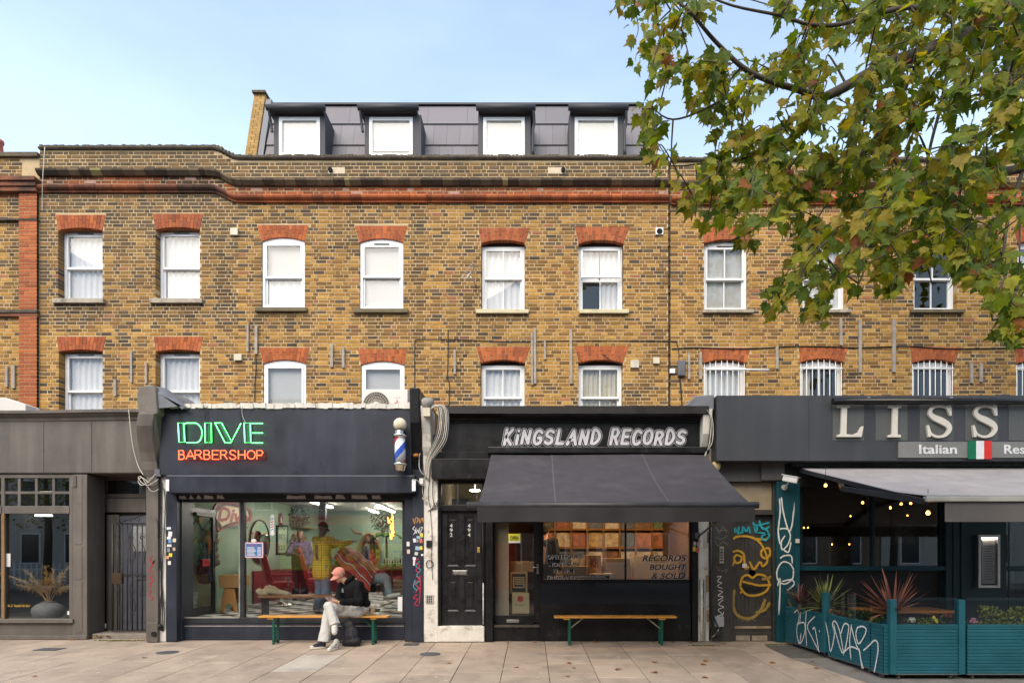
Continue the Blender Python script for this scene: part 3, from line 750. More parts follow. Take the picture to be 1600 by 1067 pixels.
MB().box(xa, xb, YB + 7.5, YB + 7.7, 0, 9.2).build('rear_wall', MORTAR, houseL); MB().box(xa, xb - .01, YB + .3, YB + 7.5, 9., 9.2).build('flat_roof', LEAD, houseL)
pot = MB().lathe([(.13, 0), (.12, .1), (.10, .5), (.125, .52), (.125, .6), (.10, .6)], (X(1, 6) - .06, 6, Z(237, 6) - .3), 20).build('chimney_pot', M('terracotta', (.42, .13, .08), .8), houseL)

# ---------------------------------------------------------------- mansard with dormers on the middle house
YM = YB + .62; MT = YM + .78
zm0, zm1 = ZC['copb'] - .5, Z(165, MT)
SLATE = M('composite_slate', src='obj', rough=.5, var=.1, vs=3, fine=.06, bump=.05, bs=40)
FELT = M('dark_flashing', (.05, .05, .055), .55, var=.2, vs=4)
xl, xr = X(403, YM), X(1016, YM)
mb = MB(); mb.prismx([(YM + .03, zm0), (MT + .03, zm1 - .02), (MT + 3.5, zm1 - .02), (MT + 3.5, zm0)], xl, xr); mans = mb.build('mansard_roof', FELT, houseB)
def msl(t): return (YM + (MT - YM) * t, zm0 + (zm1 - zm0) * t)
DORM = [(428, 508, 436, 500, 416, 508), (570, 658, 577, 645, 559, 654), (747, 829, 755, 820, 744, 837), (889, 975, 898, 965, 888, 982)]
YD = YB + .52
rows = [(0., .10), (.10, .21), (.21, .335), (.335, .455), (.455, .575), (.575, .80), (.80, .985)]
drx = [(X(a[0], YD), X(a[1], YD)) for a in DORM]
for ri, (t0, t1) in enumerate(rows):
    tw = .30 if ri < 5 else (.30 if ri == 5 else .9); x = xl + .01 - (tw / 2 if ri % 2 else 0)
    while x < xr - .01:
        a, b = max(x, xl + .01), min(x + tw - .004, xr - .01); x += tw
        if b - a < .03: continue
        if any(a > d0 + .03 and b < d1 - .03 for d0, d1 in drx) and t1 < .95: continue
        (ya, za), (yb2, zb) = msl(t0 - .015), msl(t1); k = .022
        mb = MB(); nrm = Vector((0, -(zm1 - zm0), MT - YM)).normalized()
        k = .034; p = [Vector((a, ya, za)) + nrm * (k + .004), Vector((b, ya, za)) + nrm * (k + .004), Vector((b, yb2, zb)) + nrm * .008, Vector((a, yb2, zb)) + nrm * .008]
        q = [v - nrm * .018 for v in p]
        mb.v = [tuple(v) for v in p + q]; mb.f = [(0, 1, 2, 3), (1, 0, 4, 5), (0, 3, 7, 4), (2, 1, 5, 6), (3, 2, 6, 7), (7, 6, 5, 4)]; mb.sm = [False] * 6
        o = mb.build('slate', SLATE, mans); v = rb.uniform(.92, 1.08); o.color = (.165 * v, .153 * v, .172 * v, 1)
MB().box(xl, xr, MT - .06, MT + .2, zm1 - .015, zm1 + .025).build('roof_edge', FELT, houseB)
DCHK = M('dormer_render', (.085, .082, .09), .75, var=.15, vs=8, fine=.2, bump=.2)
for i, (c0, c1, f0, f1, r0, r1) in enumerate(DORM):
    x0, x1 = X(c0, YD), X(c1, YD); fx0, fx1 = X(f0, YD), X(f1, YD); zt = Z(180, YD); zb = zm0; ztop = Z(184, YD)
    d = MB()
    d.box(x0, fx0 - .0, YD, MT + .02, zb, zt); d.box(fx1, x1, YD, MT + .02, zb, zt); d.box(fx0, fx1, YD, MT, Z(183, YD), zt); d.box(fx0, fx1, YD, YD + .08, zb, Z(242.5, YD))
    dm = d.build('dormer', DCHK, houseB)
    zr = Z(166, YD - .1)
    MB().box(X(r0 + 3, YD - .1), X(r1 - 3, YD - .1), YD - .10, MT + .1, zt + .001, zr).build('dormer_roof', FELT, dm, .01)
    gp = MB(); gx0, gx1 = X(r0, YD - .16), X(r1, YD - .16)
    gp.tube([(gx0, YD - .16, zr - .075), (gx1, YD - .16, zr - .075)], .062, 12); gp.build('gutter', FELT, dm)
    for xx in (gx0 + .06, gx1 - .06): MB().prismx([(YD - .1, zr), (YD + .05, zr), (YD - .04, zr + .09)], xx - .012, xx + .012).build('roof_spike', FELT, dm)
    side = gx1 if i >= 2 else gx0
    MB().tube(crom([(side + (-.05 if i >= 2 else .05), YD - .15, zr - .12), (side + (-.03 if i >= 2 else .05), YD - .05, zr - .32), (side + (-.06 if i >= 2 else .07), YD - .03, zr - .5), (side + (-.06 if i >= 2 else .07), YD - .03, zr - (1. if i >= 2 else .5))], 4), .03, 8).build('downpipe', FELT, dm)
    yw = YD - .012; wz0 = Z(243, yw) - .05; wz1 = Z(183, yw); fw = .075
    f = MB(); f.box(fx0, fx0 + fw, yw, yw + .07, wz0, wz1); f.box(fx1 - fw, fx1, yw, yw + .07, wz0, wz1); f.box(fx0 + fw, fx1 - fw, yw, yw + .07, wz1 - fw, wz1); f.box(fx0 + fw, fx1 - fw, yw, yw + .07, wz0, wz0 + fw + .03)
    f.build('window_frame', WHITE, dm, .005)
    MB().box(fx0 + fw, fx1 - fw, yw + .03, yw + .036, wz0 + fw + .03, wz1 - fw).build('pane', GLASS, dm)
    b_ = MB(); b_.box(fx0 + fw - .02, fx1 - fw + .02, yw + .062, yw + .068, wz0 + (.12 if i != 1 else .18), wz1 - fw + .02); b_.build('roller_blind', BLIND, dm)
    MB().box((fx0 + fx1) / 2 - .12, (fx0 + fx1) / 2 + .12, yw - .012, yw, wz0 + .05, wz0 + .072).build('trickle_vent', VENTM, dm)
# raking party walls either end of the mansard
GAB = M('gable_brick', src='obj', rough=.9, var=.15, vs=9, fine=.2, bump=.4, bs=60)
for (pa, pb_, tz) in ((373, 392, 147), (1014, 1032, 172)):
    x0, x1 = X(pa, YM), X(pb_, YM); ztp = Z(tz, MT - .05)
    gm = MB().prismx([(YM - .02, zm0), (MT - .03, ztp - .02), (MT + 3.4, ztp - .02), (MT + 3.4, zm0)], x0 + .01, x1 - .01).build('raking_gable', MORTAR, houseB)
    n = int((ztp - zm0) / .0753)
    for i in range(n):
        t = (i + .5) / n; z = zm0 + (ztp - zm0) * t; y = YM - .05 + (MT - YM) * t
        xs = [x0, x0 + (x1 - x0) * (.34 if i % 2 else .66), x1]
        for a, b in zip(xs, xs[1:]):
            o = put('brick', MB().box(a + .004, b - .004, y, y + .25, z - .033, z + .033, ch=.006).mesh('brick'), GAB, gm); v = rb.uniform(.8, 1.1); o.color = (.46 * v, .29 * v, .11 * v, 1)
    MB().box(x0 - .02, x1 + .02, MT - .12, MT + 3.4, ztp - .01, ztp + .04).build('gable_coping', COPM, houseB)
LEADF = M('lead_flashing', (.15, .16, .18), .5, var=.2)
MB().prismx([(YM - .04, zm0), (MT - .06, zm1 + .1), (MT + .1, zm1 + .1), (YM + .1, zm0)], X(393, YM), X(402, YM)).build('flashing', LEADF, houseB)
# overflow outlets, vents, boxes and battens fixed to the walls
OUTL = M('mortar_patch', (.60, .50, .36), .9, var=.15, vs=9, bump=.3); HOLE = M('hole', (.01, .01, .01), .9)
for px, sx in ((525, 1), (870, -1)):
    MB().box(X(px - 12 if sx > 0 else px - 14, YB), X(px + 14, YB), YB - .008, YB + .02, Z(272, YB), Z(262, YB)).build('outlet_patch', OUTL, houseB)
    MB().lathe([(.045, -.05), (.045, .0), (.033, .0)], (X(px - 9 * sx + 1, YB), YB - .006, Z(267, YB)), 16, 'y').build('overflow_outlet', HOLE, houseB)
CREAMP = M('cream_plastic', (.62, .56, .42), .5, var=.1)
def wallbox(h_, p0, p1, a, b, mat=CREAMP, d=.05, nm='wall_box'): return MB().box(X(p0, YB), X(p1, YB), YB - d, YB, Z(b, YB), Z(a, YB)).build(nm, mat, h_, .006)
wallbox(houseA, 361, 373, 358, 369, nm='vent_cover'); wallbox(houseA, 367, 379, 554, 564, nm='vent_cover')
vb = wallbox(houseB, 1024, 1036, 357, 368, WHITE, .04, 'vent_cowl'); MB().lathe([(.06, -.006), (.06, 0)], (X(1030, YB), YB - .041, Z(363, YB)), 16, 'y').build('vent_hole', HOLE, vb)
wallbox(houseB, 985, 998, 563, 575, M('pale_patch', (.6, .55, .45), .8, var=.3, vs=15), .03); wallbox(houseB, 1020, 1030, 559, 569, CREAMP, .05)
wallbox(houseC, 1046, 1054, 577, 584, WHITE, .05); eb = MB().box(X(1058, YB), X(1070, YB), YB - .09, YB, Z(589, YB), Z(564, YB)).build('junction_box', M('grey_plastic', (.12, .12, .13), .5), houseC, .02)
for h_, lst in ((houseA, [(205, 208, 551, 598), (228, 231, 567, 600), (179, 183, 593, 619)]),
                (houseL, [(10, 14, 573, 605), (20, 25, 571, 607)]),
                (houseB, [(386.5, 389.5, 507, 550), (399, 403, 509, 554), (517, 521, 538, 574), (535, 539, 543, 575), (709, 712.5, 547, 585), (830, 833, 520, 602), (834, 838, 513, 600), (850, 853, 533, 562), (890, 894, 514, 600)]),
                (houseC, [(1074.5, 1078, 551, 593), (1092, 1096, 551, 593), (1211.5, 1215.5, 542, 577), (1311, 1315, 497, 540), (1341, 1345.5, 500, 583), (1393, 1398, 500, 582), (1514.5, 1519, 567, 599), (1529.5, 1534, 568, 597)])):
    for i, (a, b, c, d) in enumerate(lst):
        q = MB(); t = rb.uniform(-.004, .004); q.box(X(a, YB), X(b, YB), YB - .04, YB, Z(d, YB), Z(c, YB))
        q.v = [(v[0] + (v[2] - Z(d, YB)) * t * 3, v[1], v[2]) for v in q.v]; q.build('batten', TIMBER, h_)
MB().tube([P(1105, 577, YB - .16), P(1201, 578, YB - .12)], .022, 8).build('conduit', WHITE, houseC)
# cables along the wall
yc = YB - .015
cable('wall_cable', [P(399, 550, yc), P(400, 575, yc), P(398, 600, yc), P(398, 645, yc)], .008, WIREB, houseB)
cable('wall_cable', [P(700, 515, yc), P(700, 560, yc), P(699, 590, yc), P(702, 600, yc), P(701, 645, yc)], .009, WIREB, houseB)
cable('wall_cable', [P(648, 610, yc), P(648, 540, yc), P(651, 531, yc), P(660, 530, yc), P(730, 531, yc), P(800, 534, yc), P(900, 532, yc), P(1040, 533, yc), P(1058, 538, yc), P(1061, 566, yc)], .008, WIREB, houseB)
cable('wall_cable', [P(1050, 545, yc), P(1090, 543, yc), P(1160, 545, yc), P(1250, 541, yc), P(1340, 543, yc), P(1420, 541, yc), P(1500, 545, yc), P(1700, 540, yc)], .011, WIREB, houseC)
cable('wall_cable', [P(1062, 588, yc), P(1064, 610, yc), P(1066, 640, yc)], .014, WIREB, houseC)
cable('wall_cable', [P(940, 552, yc), P(955, 563, yc), P(972, 569, yc)], .006, WIREB, houseB)
cable('wall_cable', [P(70, 230, YB - .12), P(67, 275, YB - .17), P(66, 310, YB - .05), P(66, 330, YB - .02)], .007, WIREW, houseA)
# ---------------------------------------------------------------- shopfronts: small builders in photo pixels at a real depth
def bx(mb, p0, p1, a, b, y0, y1, ref=None):
    """box whose front face (depth y0) covers photo pixels p0..p1 x a..b"""
    r_ = y0 if ref is None else ref
    return mb.box(X(p0, r_), X(p1, r_), y0, y1, Z(b, r_), Z(a, r_))
def pbox(name, p0, p1, a, b, y0, y1, mat, parent, bevel=.004, ground=False, ref=None):
    mb = MB(); r_ = y0 if ref is None else ref
    mb.box(X(p0, r_), X(p1, r_), y0, y1, 0 if ground else Z(b, r_), Z(a, r_)); return mb.build(name, mat, parent, bevel)
def frame_rect(name, p0, p1, a, b, y0, y1, w_, mat, parent, bevel=.003):
    x0, x1, z0, z1 = X(p0, y0), X(p1, y0), Z(b, y0), Z(a, y0); m = MB()
    m.box(x0, x0 + w_, y0, y1, z0, z1); m.box(x1 - w_, x1, y0, y1, z0, z1); m.box(x0 + w_, x1 - w_, y0, y1, z0, z0 + w_); m.box(x0 + w_, x1 - w_, y0, y1, z1 - w_, z1)
    return m.build(name, mat, parent, bevel)
def sticker(name, p0, p1, a, b, y, c, parent, rot=0.):
    m = MB().box(X(p0, y), X(p1, y), y - .0035, y, Z(b, y), Z(a, y))
    if rot:
        cx, cz = X((p0 + p1) / 2, y), Z((a + b) / 2, y); cs, sn = math.cos(rot), math.sin(rot)
        m.v = [(cx + (v[0] - cx) * cs - (v[2] - cz) * sn, v[1], cz + (v[0] - cx) * sn + (v[2] - cz) * cs) for v in m.v]
    return m.build(name, M('sticker_%d_%d_%d' % tuple(int(k * 100) for k in c), c, .45, var=.1), parent)
def shell(parent, x0, x1, y0, y1, z0, z1, wallm, floorm, ceilm, left=True, right=True):
    t = .06
    if floorm: MB().box(x0, x1, y0, y1, z0 - t, z0).build('floor', floorm, parent)
    MB().box(x0, x1, y0, y1, z1, z1 + t).build('ceiling', ceilm, parent)
    MB().box(x0, x1, y1, y1 + t, z0 - t, z1 + t).build('back_wall', wallm, parent)
    if left: MB().box(x0 - t, x0, y0, y1, z0 - t, z1 + t).build('side_wall', wallm, parent)
    if right: MB().box(x1, x1 + t, y0, y1, z0 - t, z1 + t).build('side_wall', wallm, parent)
ROOFM = M('flat_roof_felt', (.09, .09, .09), .9, var=.2)
# ================= brown-grey shop on the left
YG = .30
s1 = thing('shopfront', 'brown-grey painted shopfront with pampas grass in the window and an iron-gated doorway', 'shop', (X(60, YG), YG, 0))
xg0, xg1 = X(-230, YG), X(232, YG)
zt, zb = Z(640, YG - .16), Z(656, YG - .1); n = 24
pth = [(xg0 + (xg1 - xg0) * i / n, YG, zb + .012 * math.sin(i * .35)) for i in range(n + 1)]; h_ = zt - zb
MB().sweep(pth, [(.1, 0), (-.05, 0), (-.06, h_ * .3), (-.10, h_ * .45), (-.12, h_ * .6), (-.16, h_ * .7), (-.16, h_), (.4, h_ + .03)]).build('cornice', GREYP, s1)
fasc = pbox('fascia', -230, 232, 656, 739, YG - .03, YG + .1, GREYP, s1)
for a, b in ((-230, 68), (69, 143), (144, 231)):
    pbox('fascia_panel', a + .5, b, 658, 738, YG - .037, YG - .031, GREYP, fasc, .002)
MB().box(xg0, X(232, YG), YG + .1, YB - .02, 3.55, 3.62).build('flat_roof', ROOFM, s1)
# window: top lights, main pane, riser
wg = MB()
for a, b in ((-140, 1.5), (1.5, 7), (108, 113)): bx(wg, a, b, 741, 972, YG, YG + .09) if a != -140 else None
for a, b in ((27.5, 32), (54.5, 58.5), (81.5, 85.5)): bx(wg, a, b, 745, 793, YG + .012, YG + .07)
bx(wg, 7, 108, 741, 746.5, YG + .001, YG + .09); bx(wg, 7, 108, 767.5, 771.5, YG + .013, YG + .07); bx(wg, 7, 108, 790, 802, YG - .012, YG + .09)
for a in (-27, -54, -81, -108): bx(wg, a - 2, a + 2, 745, 793, YG + .012, YG + .07)
bx(wg, -140, 1.5, 741, 746.5, YG + .001, YG + .09); bx(wg, -140, 1.5, 767.5, 771.5, YG + .013, YG + .07); bx(wg, -140, 1.5, 790, 802, YG - .012, YG + .09)
wnd = wg.build('window', GREYP, s1, .004)
for c0, c1 in ((7, 27.5), (32, 54.5), (58.5, 81.5), (85.5, 108), (-25, 1.5)):
    for r0, r1 in ((746.5, 767.5), (771.5, 790)): pbox('pane', c0, c1, r0, r1, YG + .04, YG + .046, SHOPG, wnd, 0)
pbox('pane', 7, 108, 802, 967, YG + .04, YG + .046, SHOPG, wnd, 0)
pbox('pane', -140, 1.5, 802, 967, YG + .04, YG + .046, SHOPG, wnd, 0)
pbox('jamb_strip', 2, 6.8, 802, 967, YG - .01, YG + .02, M('bare_timber', (.22, .13, .06), .7, var=.3, vs=8), wnd)
pbox('sill', -140, 113.5, 967, 973, YG - .07, YG + .1, GREYP, s1, .006)
pbox('stall_riser', -230, 113, 973, 994, YG, YG + .12, GREYP, s1, .004, True)
MB().box(X(-230, YG), X(135, YG - .07), YG - .07, YG + .0, 0, .075).build('plinth', GREYP, s1, .008)
pl = pbox('pilaster', 113, 136, 741, 996, YG - .03, YG + .42, GREYP, s1, .004, True)
for a, b in ((743, 850), (853, 905), (908, 988)): pbox('pilaster_panel', 115.5, 128, a, b, YG - .037, YG - .031, GREYP, pl, .003)
npl = pbox('number_plate', 113.5, 119, 743, 761, YG - .05, YG - .032, M('plate_brown', (.10, .085, .075), .5), s1)
for i, c in enumerate('490'): text_mesh(c, X(114.7, YG), X(117.8, YG), Z(748.8 + i * 5.6, YG), Z(744.4 + i * 5.6, YG), YG - .052, M('plate_digit', (.25, .23, .21), .5), 'digit', npl, .002)
sticker('leaflet', 7, 16.5, 864.5, 885, YG + .039, (.72, .70, .70), wnd)
text_mesh('No. 51  Beautiful Hair Salon', X(9, YG), X(44, YG), Z(948, YG), Z(944, YG), YG + .037, M('gold_lettering', (.55, .36, .07), .4), 'window_lettering', wnd, .001, shear=.3)
sticker('window_note', 105.5, 108.3, 954, 960, YG + .039, (.75, .75, .72), wnd)
# interior behind the window
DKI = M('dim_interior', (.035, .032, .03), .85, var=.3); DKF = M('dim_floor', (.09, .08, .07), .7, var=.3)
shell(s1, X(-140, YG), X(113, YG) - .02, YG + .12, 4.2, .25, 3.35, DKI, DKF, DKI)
MB().box(X(60, 3.), X(85, 3.), 2.9, 2.95, 2.35, 2.38).build('strip_lamp', M('lamp_white', (1, .9, .75), emit=6.), s1)
# recessed doorway
YR = .82
MB().box(X(136, YG), X(229, YG), YR + .1, YR + .2, 0, 3.4).build('doorway_wall', GREYP, s1)
MB().box(X(136, YG), X(229, YG), YG + .1, YR + .1, Z(740, YG), Z(740, YG) + .06).build('doorway_soffit', GREYP, s1)
MB().box(X(229, YG), X(229, YG) + .08, YG + .0, YR + .2, 0, 3.4).build('doorway_return', GREYP, s1)
MB().box(X(158, YG) - .2, X(229, YG), YG + .05, YR + .1, -.01, .09).build('doorstep', M('step_stone', (.22, .19, .16), .85, var=.25, bump=.2), s1, .01)
fl = frame_rect('fan_light', 160, 228, 744, 777, YR + .02, YR + .1, .07, GREYP, s1); pbox('pane', 165, 226, 749, 773, YR + .06, YR + .066, SHOPG, fl, 0)
MB().box(X(165, YR), X(227, YR), YR + .085, YR + .095, Z(774, YR), Z(748, YR)).build('fan_light_back', DKI, fl)
pbox('doorway_panel', 160, 228, 778, 800, YR - .0, YR + .1, GREYP, s1, .006)
dg = M('slate_blue_door', (.095, .10, .125), .45, var=.15, vs=5, dirt=((.2, .2, .2), 9, .63, .1, .5))
dx0, dx1 = X(186, YR), X(230, YR)
door = MB().box(dx0, dx1, YR + .03, YR + .09, .10, Z(806, YR)).build('door', dg, s1, .004)
for a, b in ((826, 862), (884, 896), (905, 970)):
    pass
MB().box(X(190, YR), X(203, YR), YR + .018, YR + .03, Z(900, YR), Z(828, YR)).build('door_panel', dg, door, .01); MB().box(X(190, YR), X(203, YR), YR + .018, YR + .03, Z(972, YR), Z(912, YR)).build('door_panel', dg, door, .01); MB().box(X(208, YR), X(228, YR), YR + .018, YR + .03, Z(972, YR), Z(912, YR)).build('door_panel', dg, door, .01)
pbox('door_light', 206, 228, 822, 861, YR + .022, YR + .029, M('frosted_glass', (.32, .33, .33), .15, var=.3, vs=12), door)
pbox('letter_plate', 211, 228, 898, 905, YR + .008, YR + .029, STEEL, door)
pbox('door_jamb', 166, 186, 804, 990, YR + .0, YR + .1, GREYP, s1, .004)
gate = MB(); yg = YG + .16
gx0, gx1 = X(176, yg), X(230, yg)
for i in range(8):
    x = gx0 + (gx1 - gx0) * i / 7; gate.tube([(x, yg, .12), (x, yg, Z(818, yg))], .011 if i not in (0, 7) else .018, 8)
for zz in (Z(818, yg), Z(898, yg), Z(985, yg)): gate.box(gx0, gx1, yg - .014, yg + .014, zz - .014, zz + .014)
gm_ = M('gate_iron', (.028, .026, .03), .45, .2, var=.2)
go = gate.build('iron_gate', gm_, s1)
sc_ = MB()
def spiral(cx, cz, r, turns, sgn, ph=0.): return [(cx + sgn * r * (1 - t) * math.cos(ph + t * turns * 6.28), yg - .006, cz + r * (1 - t) * math.sin(ph + t * turns * 6.28)) for t in [i / 22 for i in range(23)]]
for px, py, r, sg in ((184, 812, .05, 1), (195, 812, .05, -1), (206, 812, .05, 1), (216, 812, .05, -1), (182, 838, .045, 1), (206, 840, .045, -1), (206, 876, .045, 1), (182, 924, .045, 1), (206, 924, .045, -1), (206, 960, .045, 1), (222, 840, .045, 1), (222, 930, .045, 1)):
    sc_.tube(spiral(X(px, yg), Z(py, yg), r, 1.3, sg), .007, 6)
for a, b, c, d in ((182, 842, 190, 890), (182, 928, 190, 975), (206, 846, 214, 872), (206, 930, 214, 955), (222, 846, 228, 880)): sc_.tube(crom([(X(a, yg), yg - .006, Z(b, yg)), (X((a + c) / 2 + 2, yg), yg - .006, Z((b + d) / 2, yg)), (X(c - 3, yg), yg - .006, Z(d, yg))], 5), .007, 6)
sc_.build('gate_scrolls', gm_, go)
cable('door_cable', [P(184, 817, yg), P(200, 812, yg - .1), P(220, 806, yg - .15), P(238, 806, 0), P(246, 815, -.05), P(247, 840, -.05)], .008, WIREB, s1)
pbox('gate_lock', 174, 190, 895, 912, yg - .03, yg + .03, M('gate_lock', (.05, .03, .015), .5, .3), go)
# dry leaves blown into the corner
lf = MB(); rr = random.Random(2)
for _ in range(40):
    x = X(152, YG) + rr.uniform(-.16, .22); y = YG + rr.uniform(.0, .14); lf.obox((x, y, .02 + rr.random() * .05), (rr.uniform(.02, .06), rr.uniform(.02, .05), .004), Matrix.Rotation(rr.uniform(-1, 1), 3, 'X') @ Matrix.Rotation(rr.uniform(0, 6), 3, 'Z'))
ll = lf.build('leaf_litter', M('dry_leaves', (.16, .085, .035), .9, var=.4, vs=30)); tag(ll, 'brown dry leaves blown into the corner of the gated doorway', 'leaves', kind='stuff')
# vase with pampas grass in the window
vy = YG + .42; vx, vz = X(75.5, vy), Z(967, vy)
MB().box(X(-130, vy), X(111, vy), YG + .1, vy + .35, vz - .08, vz - .002).build('window_shelf', DKF, s1)
vase = thing('vase', 'round grey clay vase holding pampas grass in the grey shop window', 'vase', (vx, vy, vz))
MB().lathe([(.17, 0), (.235, .07), (.258, .15), (.245, .22), (.19, .275), (.12, .305), (.10, .32), (.115, .325), (.08, .33), (.07, .2)], (vx, vy, vz), 32).build('vase_body', M('grey_clay', (.21, .20, .20), .85, var=.2, vs=7, bump=.2, bs=30), vase)
pg = thing('pampas_grass', 'dried golden pampas grass plumes standing in the grey vase', 'dried grass', (vx, vy, vz + .31))
PAMP = M('pampas', (.46, .29, .11), .9, var=.25, vs=14); PINKG = M('pink_dried', (.36, .16, .11), .9, var=.3, vs=20)
rr = random.Random(21)
def plume(tip, lean, mat, L_=.62, dens=150, fl=.16):
    base = Vector((vx + rr.uniform(-.04, .04), vy + rr.uniform(-.04, .04), vz + .28)); tip = Vector(tip); md = (base + tip) / 2 + Vector((0, 0, .12))
    pts = crom([base, base.lerp(md, .6) + Vector((0, 0, .04)), md, tip], 6); q = MB(); q.tube(pts, .005, 5)
    st = int(len(pts) * .28)
    for _ in range(dens):
        i = rr.randint(st, len(pts) - 2); t = (i - st) / (len(pts) - st); p = pts[i].lerp(pts[i + 1], rr.random()); ax = (pts[i + 1] - pts[i]).normalized()
        d = (ax * rr.uniform(.5, 1.1) + Vector((rr.gauss(0, .45), rr.gauss(0, .45), rr.gauss(-.35, .4)))).normalized(); l_ = fl * (1 - t * .45) * rr.uniform(.5, 1.15)
        sdv = d.orthogonal().normalized() * rr.uniform(.002, .004); e = p + d * l_ + Vector((0, 0, -.04 * rr.random())); mid_ = p + d * l_ * .5 + Vector((0, 0, .012))
        q.poly([p - sdv, p + sdv, mid_ + sdv]); q.poly([p - sdv, mid_ + sdv, e, mid_ - sdv])
    q.build('plume', mat, pg)
for (px, py) in ((8, 895), (22, 914), (40, 892), (66, 886), (84, 890), (108, 880), (105, 915), (50, 905), (92, 895)):
    plume((X(px, vy), vy + rr.uniform(-.1, .1), Z(py, vy)), 0, PAMP)
for (px, py) in ((78, 912), (85, 918), (72, 920)): plume((X(px, vy), vy - .06, Z(py, vy)), 0, PINKG, dens=60, fl=.07)

# ================= party pilaster with console between the grey shop and the barber
cp = thing('party_pilaster', 'grey painted pilaster and scroll console with peeling white edge left of the barbershop', 'pilaster', (X(238, 0), 0, 0))
mb = MB(); y0 = -.30
mb.prism([(X(213, y0), Z(616, y0)), (X(217, y0), Z(603, y0)), (X(240, y0), Z(602, y0)), (X(243, y0), Z(608, y0)), (X(246, y0), Z(645, y0)), (X(238, y0), Z(650, y0)), (X(216, y0), Z(648, y0))], y0, YB - .05)
mb.build('console_block', M('console_grey', (.17, .15, .13), .7, var=.2, vs=6, bump=.2, dirt=((.33, .30, .26), 4, .55, .15, .6)), cp, .02)
def capf(u, v):
    a = u * math.pi * .55; px = 240 + 58 * u; py = 603 + 36 * u ** 1.6 + 2 * math.sin(v * 9 + u * 5); y = -.26 + v * .9
    return P(px, py + (8 if v == 0 else 0), 0) + Vector((0, y, 0))
mb = MB(); mb.grid(capf, 12, 8); mb.poly([capf(i / 12, 0) for i in range(13)] + [P(298, 640, 0) + Vector((0, -.26, 0)), P(244, 645, 0) + Vector((0, -.26, 0))]); mb.build('lead_cap', LEAD, cp)
zA, zB_ = Z(650, -.1), Z(745, -.1); hh = zA - zB_
prof = [(.15, 0), (-.05, 0), (-.09, hh * .12), (-.10, hh * .25), (-.14, hh * .40), (-.22, hh * .6), (-.30, hh * .8), (-.32, hh), (.15, hh)]
mb = MB(); mb.prismx([(p[0], zB_ + p[1]) for p in prof], X(222, -.1), X(247, -.1)); mb.v = [(v[0] - (.10 * max(0, math.sin((v[2] - zB_) / hh * 3.1)) - .12 * ((v[2] - zB_) / hh)) * .6, v[1], v[2]) for v in mb.v]; mb.build('console_scroll', GREYP, cp, .015)
pbox('shaft', 228, 247, 745, 999, -.05, .5, GREYP, cp, .01, True)
pbox('white_edge', 247, 261, 652, 999, .0, .4, WPAINT, cp, .01, True)
pbox('shaft_foot', 230, 246, 972, 1000, -.07, .0, GREYP, cp, .01, True)
MB().lathe([(.045, -.02), (.045, .0), (.03, 0)], (X(241, -.07), -.071, Z(990, -.07)), 14, 'y').build('shaft_hole', HOLE, cp)
spray('red_tag', [[(238, 868), (234, 874), (238, 880), (241, 875), (237, 884), (233, 890), (239, 893)], [(239, 897), (234, 903), (240, 906), (234, 911), (238, 917)], [(236, 921), (233, 928), (238, 934), (235, 937)]], 2.6, -.05, spraymat('spray_red', (.32, .03, .04)), cp)
rr = random.Random(8)
for k in range(4):
    cable('service_cable', [P(248 + k * 2.6, 735 + k * 9, -.02), P(250 + k * 2 + rr.uniform(-2, 2), 790, -.02), P(246 + k * 3, 850 + k * 4, -.03), P(250 + k * 1.5 + rr.uniform(-3, 3), 910, -.02), P(248 + k * 3, 960, -.03), P(252 + k, 985, -.02)], .008, WIREB, cp)
cable('loose_cable', [P(201, 640, .05), P(204, 670, .0), P(208, 700, -.02), P(216, 728, -.05), P(224, 742, -.1)], .006, WIREW, cp)
for q in range(3): cable('loose_cable', [P(245, 738 + q * 6, -.08), P(232, 752 + q * 3, -.16), P(222, 758 - q * 2, -.14), P(216, 752 - 3 * q, -.12), P(222, 746, -.12), P(236, 755 + q * 6, -.13), P(248, 748 + q * 8, -.06)], .006, WIREW if q != 1 else WIREB, cp)
pbox('junction_box', 241, 251, 733, 744, -.1, .0, M('grey_plastic', (.12, .12, .13), .5), cp)
MB().ball(P(248, 978, -.03), (.06, .04, .05), 10, 7).build('cable_knot', WIREB, cp)

# ================= barbershop
s2 = thing('shopfront', 'navy barbershop front with a wide window under the neon sign', 'shop', (X(450), 0, 0))
fasc = pbox('fascia', 249, 643, 637, 742, -.10, .12, NAVY, s2, .006)
pbox('shutter_box', 259, 648, 742, 770, -.20, .12, NAVY, s2, .012)
MB().box(X(262, -.2), X(645, -.2), -.204, -.200, Z(743.5, -.2), Z(742.6, -.2)).build('shutter_trim', M('pale_edge', (.25, .27, .3), .35), s2)
for a, b in ((259, 264), (643.5, 649.5)): pbox('shutter_bracket', a, b, 749, 767, -.215, -.2, WHITE, s2)
